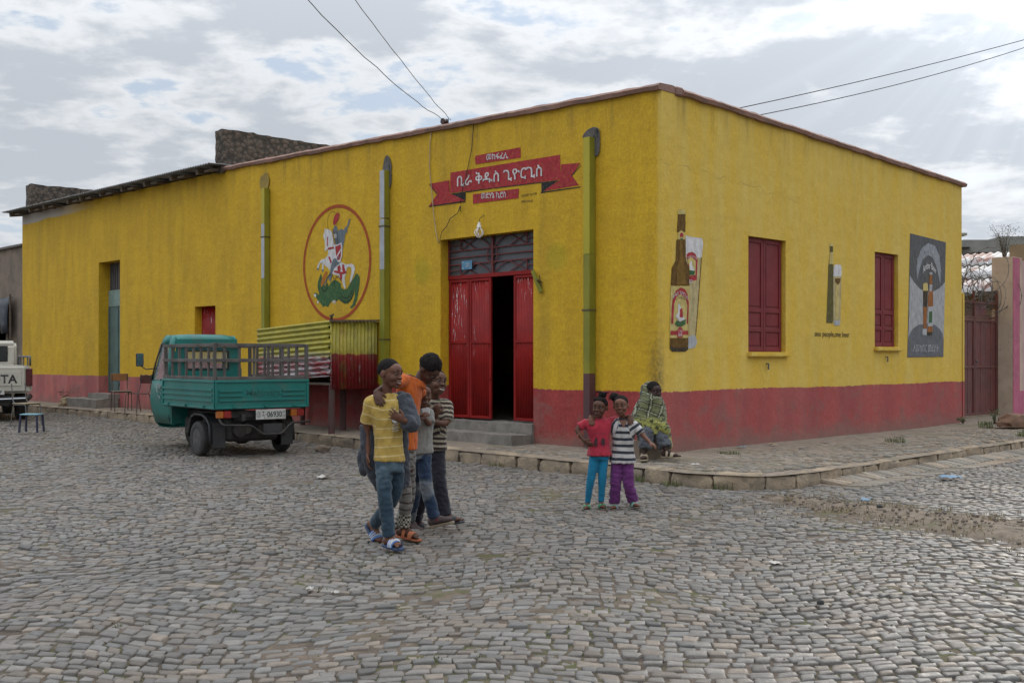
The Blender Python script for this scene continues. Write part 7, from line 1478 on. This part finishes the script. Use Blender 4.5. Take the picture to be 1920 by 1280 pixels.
m_snk = pm('brown_sneaker', (0.075, 0.050, 0.048), (0.13, 0.03, 0.035), 14, 0.55, 0.60, 0.7); m_snks = pm('tan_rubber', (0.24, 0.19, 0.13), None, 8, rough=0.7); m_grs = pm('green_sandal', (0.02, 0.26, 0.12), None, 8, rough=0.5); m_grsole = pm('brown_sole', (0.10, 0.075, 0.05), None, 8, rough=0.7); m_pust = pm('pale_purple_strap', (0.36, 0.33, 0.46), (0.10, 0.30, 0.20), 16, 0.5, 0.58, 0.5)
# ---- boy in yellow
b1, J, M, h, fr1, msk1 = person('boy_yellow', 'boy in yellow striped shirt and jeans with grey jacket half off', (0.135, 0.060, 0.038), (0.235, 62, 4, -3), 1.0, 22,
    dict(shirt=dict(mat=c_yel, sleeve=0.74, inf=0.017, hem=0.03, flare=0.008, wr=0.007), tw=0.74, trousers=dict(mat=c_jean, w=0.92, len=0.95, cuff=0.055, wr=0.006), footR=(38, 0), footL=(40, 42), wear=('slide', m_navsole, m_blustrap, m_wst), smile=0.6,
         handR=((0.0, 0.0, -1), (1, 0, 0), dict(curl=22, thumb=1)), handL=((-0.80, -0.12, 0.42), (0.25, 0.95, 0.1), dict(curl=10, thumb=-1, spread=8)), hair=dict(thick=0.010, front=0.33, curl=0.014, soft=0.10, fs=60)))
# grey jacket: worn on the left arm and back, the other sleeve fallen down
mj = mcloth('grey_jacket_cloth', (0.048, 0.052, 0.062), (0.034, 0.037, 0.046)); wx, dp, up, shc, hpc = fr1; mb = MB(); s = 1.0
limb(mb, [J['shL']+Vector((0, 0, 0.015)), J['elL'], J['elL'].lerp(J['wrL'], 0.8)], [0.078, 0.066, 0.056], 14); mb.ell(J['shL'], (0.078, 0.075, 0.07))
bk = Vector((-dp.x, -dp.y, -dp.z)) if dp.y < 0 else dp
loft(mb, [(hpc+(shc-hpc)*q+wx*o_+bk*0.055, wx, bk, rx, ry) for q, o_, rx, ry in ((-0.42, 0.10, 0.055, 0.035), (-0.1, 0.10, 0.075, 0.05), (0.3, 0.085, 0.085, 0.058), (0.7, 0.075, 0.095, 0.062), (1.0, 0.085, 0.085, 0.055), (1.12, 0.06, 0.05, 0.04))])
me = remesh(mb, 'jacket', 0.0085, 4, 1.0, 0.008, (13, 13, 11), 4); me.materials.append(mj); jk = mobj('jacket', me, b1)
mb = MB(); e = J['elR']; loft(mb, [(e+Vector((-0.008+0.02*k, 0.02, 0.03-0.085*k)), Vector((1, 0.25, 0)).normalized(), Vector((-0.25, 1, 0)).normalized(), r_, r2) for k, (r_, r2) in enumerate(((0.046, 0.046), (0.058, 0.055), (0.070, 0.055), (0.078, 0.05), (0.076, 0.045), (0.055, 0.035), (0.025, 0.02)))])
mb.ell(e+Vector((-0.02, 0.05, -0.24)), (0.05, 0.05, 0.13)); me = remesh(mb, 'jacket_sleeve', 0.0085, 3, 1.0, 0.012, (14, 14, 7), 9); me.materials.append(mj); mobj('jacket_sleeve', me, jk)
bc = J['shL'].lerp(hpc, 0.20)+Vector((-0.018, -0.125, -0.045)); MB().lathe([(0.010, 0), (0.026, 0), (0.026, 0.003), (0.010, 0.003)], 18, bc, 'y').build('jacket_badge', m_wst, jk)
for k in range(4): MB().beam(bc+Vector((-0.022, -0.001, -0.040-0.016*k)), bc+Vector((0.024, -0.001, -0.034-0.016*k)), 0.006, 0.003).build('badge_stripe', m_wst, jk)
# ---- boy in orange
b2_, J, M, h, _, _ = person('boy_orange', 'boy in orange shirt bending his head over friends in his arms', (0.085, 0.038, 0.025), (0.225, 72, 48, 8), 1.0, 50,
    dict(tw=0.74, shirt=dict(mat=c_org, sleeve=0.62, inf=0.012, hem=0.12), trousers=dict(mat=c_chk, w=0.86, len=0.90, cuff=0.055), footR=(58, 4), footL=(55, 28), wear=('sandal', m_orsan, m_orsan), handR=((0.38, -0.50, -0.78), (0.1, 0.85, -0.5), dict(curl=12, thumb=1, spread=5)), handL=((-0.4, -0.6, -0.3), (-0.5, 0.3, -0.6), dict(curl=30, thumb=-1)), hair=dict(thick=0.12, front=0.16, back=-0.05, curl=0.085, lift=0.22, fs=13, soft=0.10)))
# ---- small boy
b3, J, M, h, _, _ = person('boy_grey', 'small boy in grey shirt and faded jeans squeezed between friends', (0.120, 0.054, 0.034), (0.205, 22, 2, 0), 0.84, 40,
    dict(shirt=dict(mat=c_gry, sleeve=0.85, inf=0.018, hem=0.0), tw=0.80, trousers=dict(mat=c_fad, w=1.02, len=0.95, cuff=0.058, wr=0.006), footR=(60, 25), footL=(74, -14), wearL=('shoe', m_snk, m_snks), wearR=('shoe', m_snk, m_snks), smile=0.4, handR=((0.6, -0.5, 0.3), (0.2, 0.4, -0.8), dict(curl=40, thumb=1)), handL=((-0.8, -0.4, -0.2), (0.1, 0.5, -0.8), dict(curl=40, thumb=-1)), hair=dict(thick=0.010, front=0.33, curl=0.014, soft=0.10, fs=60)))
cl = J['neck']; MB().prism([(-0.02, 0.02), (0.045, 0.03), (0.05, -0.03), (0.015, -0.085), (-0.01, -0.03)], 0.012, cl+Vector((0.015, -0.085, -0.01))).build('collar', m_wst, b3, bevel=0.004)
# ---- boy in brown stripes
b4, J, M, h, _, _ = person('boy_striped', 'laughing boy in brown and cream striped shirt and dark trousers', (0.105, 0.047, 0.030), (0.245, 42, -4, -8), 0.97, 32,
    dict(shirt=dict(mat=c_bst, sleeve=0.80, inf=0.018, hem=0.03), tw=0.80, trousers=dict(mat=c_nvy, w=1.0, len=0.96, cuff=0.062, wr=0.006), footR=(66, 6), footL=(70, -8), wear=('sandal', m_dksan, m_dksan), smile=1.0, handR=((0.1, -0.1, 1), (0.2, 0.8, 0.1), dict(curl=72, thumb=-1, fist=True, spread=2)), handL=((-0.95, -0.1, 0.12), (0.0, 0.5, 0.8), dict(curl=45, thumb=-1)), hair=dict(thick=0.010, front=0.33, curl=0.014, soft=0.10, fs=60)))
MB().add([J['neck']+Vector(p) for p in ((0.012, -0.112, -0.075), (0.020, -0.113, -0.090), (0.012, -0.114, -0.112), (0.004, -0.113, -0.090))], [(0, 1, 2, 3)]).build('pendant', pm('brass', (0.45, 0.33, 0.10), None, 5, rough=0.3, metal=0.7, bump=0), b4)
# ---- girls
g1, J, M, h, _, _ = person('girl_red', 'girl in red shirt and blue leggings with hand on hip', (0.100, 0.044, 0.028), (0.205, -24, 3, -4), 0.77, -8,
    dict(shirt=dict(mat=c_red, sleeve=0.66, inf=0.020, hem=-0.02, flare=0.018), trousers=dict(mat=c_leg, w=0.90, len=0.97, cuff=0.040, wr=0.003), footR=(-8, 0), footL=(6, 0), wear=('flip', m_grsole, m_grs), handR=((0.75, -0.25, -0.55), (0.4, 0.85, 0.2), dict(curl=25, thumb=1)), handL=((-0.12, -0.50, -0.85), (0.0, 0.85, -0.45), dict(curl=12, thumb=-1)), hair=dict(thick=0.025, front=0.30, curl=0.02, fs=40)))
def hp(p): return J['head']+M @ (Vector(p)*h)
MB().ell(hp((-0.05, -0.18, 0.58)), (0.04, 0.04, 0.032)).build('hair_bun', FM['hair'], g1, True, ang=0)
for k in range(7):
    a = k*0.9; MB().tube([hp((-0.05, -0.18, 0.58)), hp((-0.05+0.20*math.cos(a), -0.18+0.18*math.sin(a), 0.70)), hp((-0.05+0.34*math.cos(a), -0.18+0.2*math.sin(a), 0.70+0.06*math.sin(k*2.3)))], [0.009, 0.008, 0.004], 6).build('hair_twist', FM['hair'], g1, True, ang=0)
for k in range(6):
    x = -0.25+0.1*k; MB().tube([hp((x*0.9, 0.30-abs(x)*0.3, 0.34)), hp((x, 0.05, 0.485-abs(x)*0.35)), hp((x*0.4, -0.16, 0.545))], 0.0075, 6).build('hair_braid', FM['hair'], g1, True, ang=0)
mpr = pm('dark_print', (0.05, 0.016, 0.022), None, 20, rough=0.8)
cx = (J['shR']+J['shL'])/2; yo = -0.094
tb = lambda u, z: (cx.x+u+0.004, cx.y+yo-0.012*(1-(u/0.1)**2)-0.006, cx.z+z)
lettering('BROTHERS', -0.052, -0.115, 0.062, -0.098, tb, mpr, g1, 'shirt_print')
for u0, pts in ((-0.035, [(-0.02, -0.23), (0.012, -0.23), (0.012, -0.15), (-0.004, -0.145), (-0.02, -0.175)]), (0.03, [(-0.022, -0.20), (-0.01, -0.15), (0.018, -0.155), (0.024, -0.21), (0.01, -0.225)])):
    V = [tb(u0+a, b) for a, b in pts]; MB().add(V, [tuple(range(len(V)))]).build('shirt_print', mpr, g1)
MB().tube([J['elR'].lerp(J['wrR'], 0.55)+Vector((0.026*math.cos(a), 0.01*math.cos(a), 0.026*math.sin(a))) for a in np.linspace(0, 6.28, 14)], 0.005, 5).build('bracelet', m_orsan, g1, True, ang=0)
g2, J, M, h, _, _ = person('girl_striped', 'girl in navy and white striped shirt and purple trousers', (0.150, 0.066, 0.040), (0.205, -14, 2, 4), 0.77, 4,
    dict(shirt=dict(mat=c_nws, sleeve=0.80, inf=0.024, hem=-0.10, flare=0.022), trousers=dict(mat=c_pur, w=1.15, len=0.97, cuff=0.060, wr=0.007), footR=(-12, 0), footL=(14, 0), wear=('flip', m_grsole, m_pust), handR=((0.15, -0.50, -0.85), (0.0, 0.85, -0.45), dict(curl=12, thumb=1)), handL=((0.72, -0.35, -0.45), (-0.3, 0.3, -0.8), dict(curl=30, thumb=-1)), hair=dict(thick=0.025, front=0.33, curl=0.018, fs=40)))
MB().ell(hp((0.30, -0.28, 0.40)), (0.045, 0.04, 0.045)).build('hair_puff', FM['hair'], g2, True, ang=0)
for k in range(8):
    a = k*0.8; c = Vector((0.30, -0.28, 0.40)); d = Vector((0.5+0.4*math.cos(a), -0.3, 0.4+0.5*math.sin(a))).normalized()*0.32; MB().tube([hp(c), hp(c+d*0.6), hp(c+d+Vector((0.05, 0, -0.08)))], [0.010, 0.008, 0.004], 6).build('hair_twist', FM['hair'], g2, True, ang=0)
vn = J['neck']; MB().add([vn+Vector(p) for p in ((-0.045, -0.072, -0.012), (0.045, -0.072, -0.012), (0.004, -0.106, -0.085))], [(0, 1, 2)]).build('neck_opening', MATS['skin_girl_striped'], g2)
# ---- man wrapped in a blanket
c_trs = mcloth('grey_trousers', (0.075, 0.080, 0.090), (0.055, 0.058, 0.066)); m_tan = pm('tan_sandal', (0.30, 0.24, 0.16), None, 8, rough=0.6)
mn, J, M, h, frm, _ = person('man', 'seated man wrapped in green plaid blanket at the building corner', (0.045, 0.024, 0.019), (0.245, 32, 6, 0), 1.12, 15,
    dict(trousers=dict(mat=c_trs, w=1.22, len=0.80, cuff=0.062, wr=0.010), footR=(-10, 0), footL=(48, 0), wear=('sandal', m_tan, m_tan), handR=((0.6, 0, 0.2), (0, 1, 0), dict(curl=40)), handL=((-0.6, 0, 0.2), (0, 1, 0), dict(curl=40, thumb=-1)), hair=dict(thick=0.05, front=0.20, curl=0.03)))
def mat_blanket():
    m, nt, b = newmat('green_plaid_blanket'); hh = NT(nt); v = hh.coord('Object'); x, y, z = hh.sep(v); n = hh.noise(v, 6, 4); col = hh.mix(hh.ramp(n, 0.3, 0.7), (0.140, 0.142, 0.058), (0.095, 0.100, 0.044))
    wv = hh.m('MULTIPLY', hh.m('SUBTRACT', n, 0.5), 0.12); a = hh.m('ADD', hh.m('ADD', z, hh.m('MULTIPLY', x, 0.35)), wv); c = hh.m('ADD', hh.m('ADD', x, hh.m('MULTIPLY', z, -0.25)), wv)
    for q, per in ((a, 0.115), (c, 0.16)):
        for lo, hi, cc in ((0.10, 0.17, (0.018, 0.018, 0.014)), (0.24, 0.29, (0.30, 0.30, 0.22)), (0.36, 0.43, (0.018, 0.018, 0.014))):
            f_ = hh.m('FRACT', hh.m('DIVIDE', hh.m('ADD', q, 10.0), per)); k = hh.m('MULTIPLY', hh.ramp(f_, lo-0.02, lo+0.02), hh.ramp(f_, hi+0.02, hi-0.02)); col = hh.mix(hh.m('MULTIPLY', k, hh.ramp(z, 0.50, 0.56)), col, cc)
    low = hh.ramp(z, 0.58, 0.50); pat = hh.ramp(hh.noise(v, 16, 3, 0.5, 0.6), 0.52, 0.58); col = hh.mix(low, col, hh.mix(pat, (0.205, 0.200, 0.045), (0.035, 0.040, 0.014)))
    hh.put(b.inputs['Base Color'], col); b.inputs['Roughness'].default_value = 0.95; b.inputs['Sheen Weight'].default_value = 0.2; hh.bump(b, hh.m('ADD', hh.noise(v, 22, 4), hh.m('MULTIPLY', hh.noise(v, 240, 2), 0.2)), 0.4, 0.012); return m
mb = MB(); hd_ = J['head']; wx, dp, up, shc, hpc = frm; X1, Y1 = Vector((1, 0.05, 0)).normalized(), Vector((-0.05, 1, 0)).normalized()
hz = hd_.z
rings = [((hd_.x-0.045, hd_.y+0.095, hz+0.115), 0.030, 0.03), ((hd_.x-0.050, hd_.y+0.085, hz+0.07), 0.095, 0.075), ((hd_.x-0.045, hd_.y+0.07, hz-0.02), 0.125, 0.115), ((hd_.x-0.030, hd_.y+0.03, hz-0.10), 0.135, 0.165), ((hd_.x-0.035, hd_.y+0.05, hz-0.17), 0.185, 0.18), ((hd_.x-0.05, hd_.y+0.06, hz-0.25), 0.215, 0.20), ((hd_.x-0.06, hd_.y+0.05, hz-0.36), 0.225, 0.235), ((hd_.x-0.065, hd_.y+0.04, hz-0.47), 0.222, 0.27), ((hd_.x-0.06, hd_.y+0.03, hz-0.55), 0.20, 0.27)]
loft(mb, [(c, X1, Y1, a, b) for c, a, b in rings], 24, 2.0)
kn = J['knL']; loft(mb, [((kn.x-0.02, kn.y+0.02, kn.z+0.10), X1, Y1, 0.11, 0.10), ((kn.x+0.035, kn.y+0.0, kn.z+0.02), X1, Y1, 0.10, 0.10), ((kn.x+0.085, kn.y+0.04, kn.z-0.10), X1, Y1, 0.065, 0.12), ((kn.x+0.115, kn.y+0.06, kn.z-0.20), X1, Y1, 0.05, 0.12), ((kn.x+0.11, kn.y+0.06, kn.z-0.26), X1, Y1, 0.035, 0.10)], 18, 2.0)
me = remesh(mb, 'blanket', 0.010, 3, 1.0, 0.014, (7, 7, 9), 2.0); me.materials.append(mat_blanket()); mobj('blanket', me, mn)
st_ = thing('sitting_stone', 'low block of stone under the seated man', 'stone', (1.83, 14.52, 0.16), R(10)); rough_block('stone', (-0.20, -0.16, 0.0), (0.20, 0.18, 0.24), mrock, st_, 0.07, 0.03)
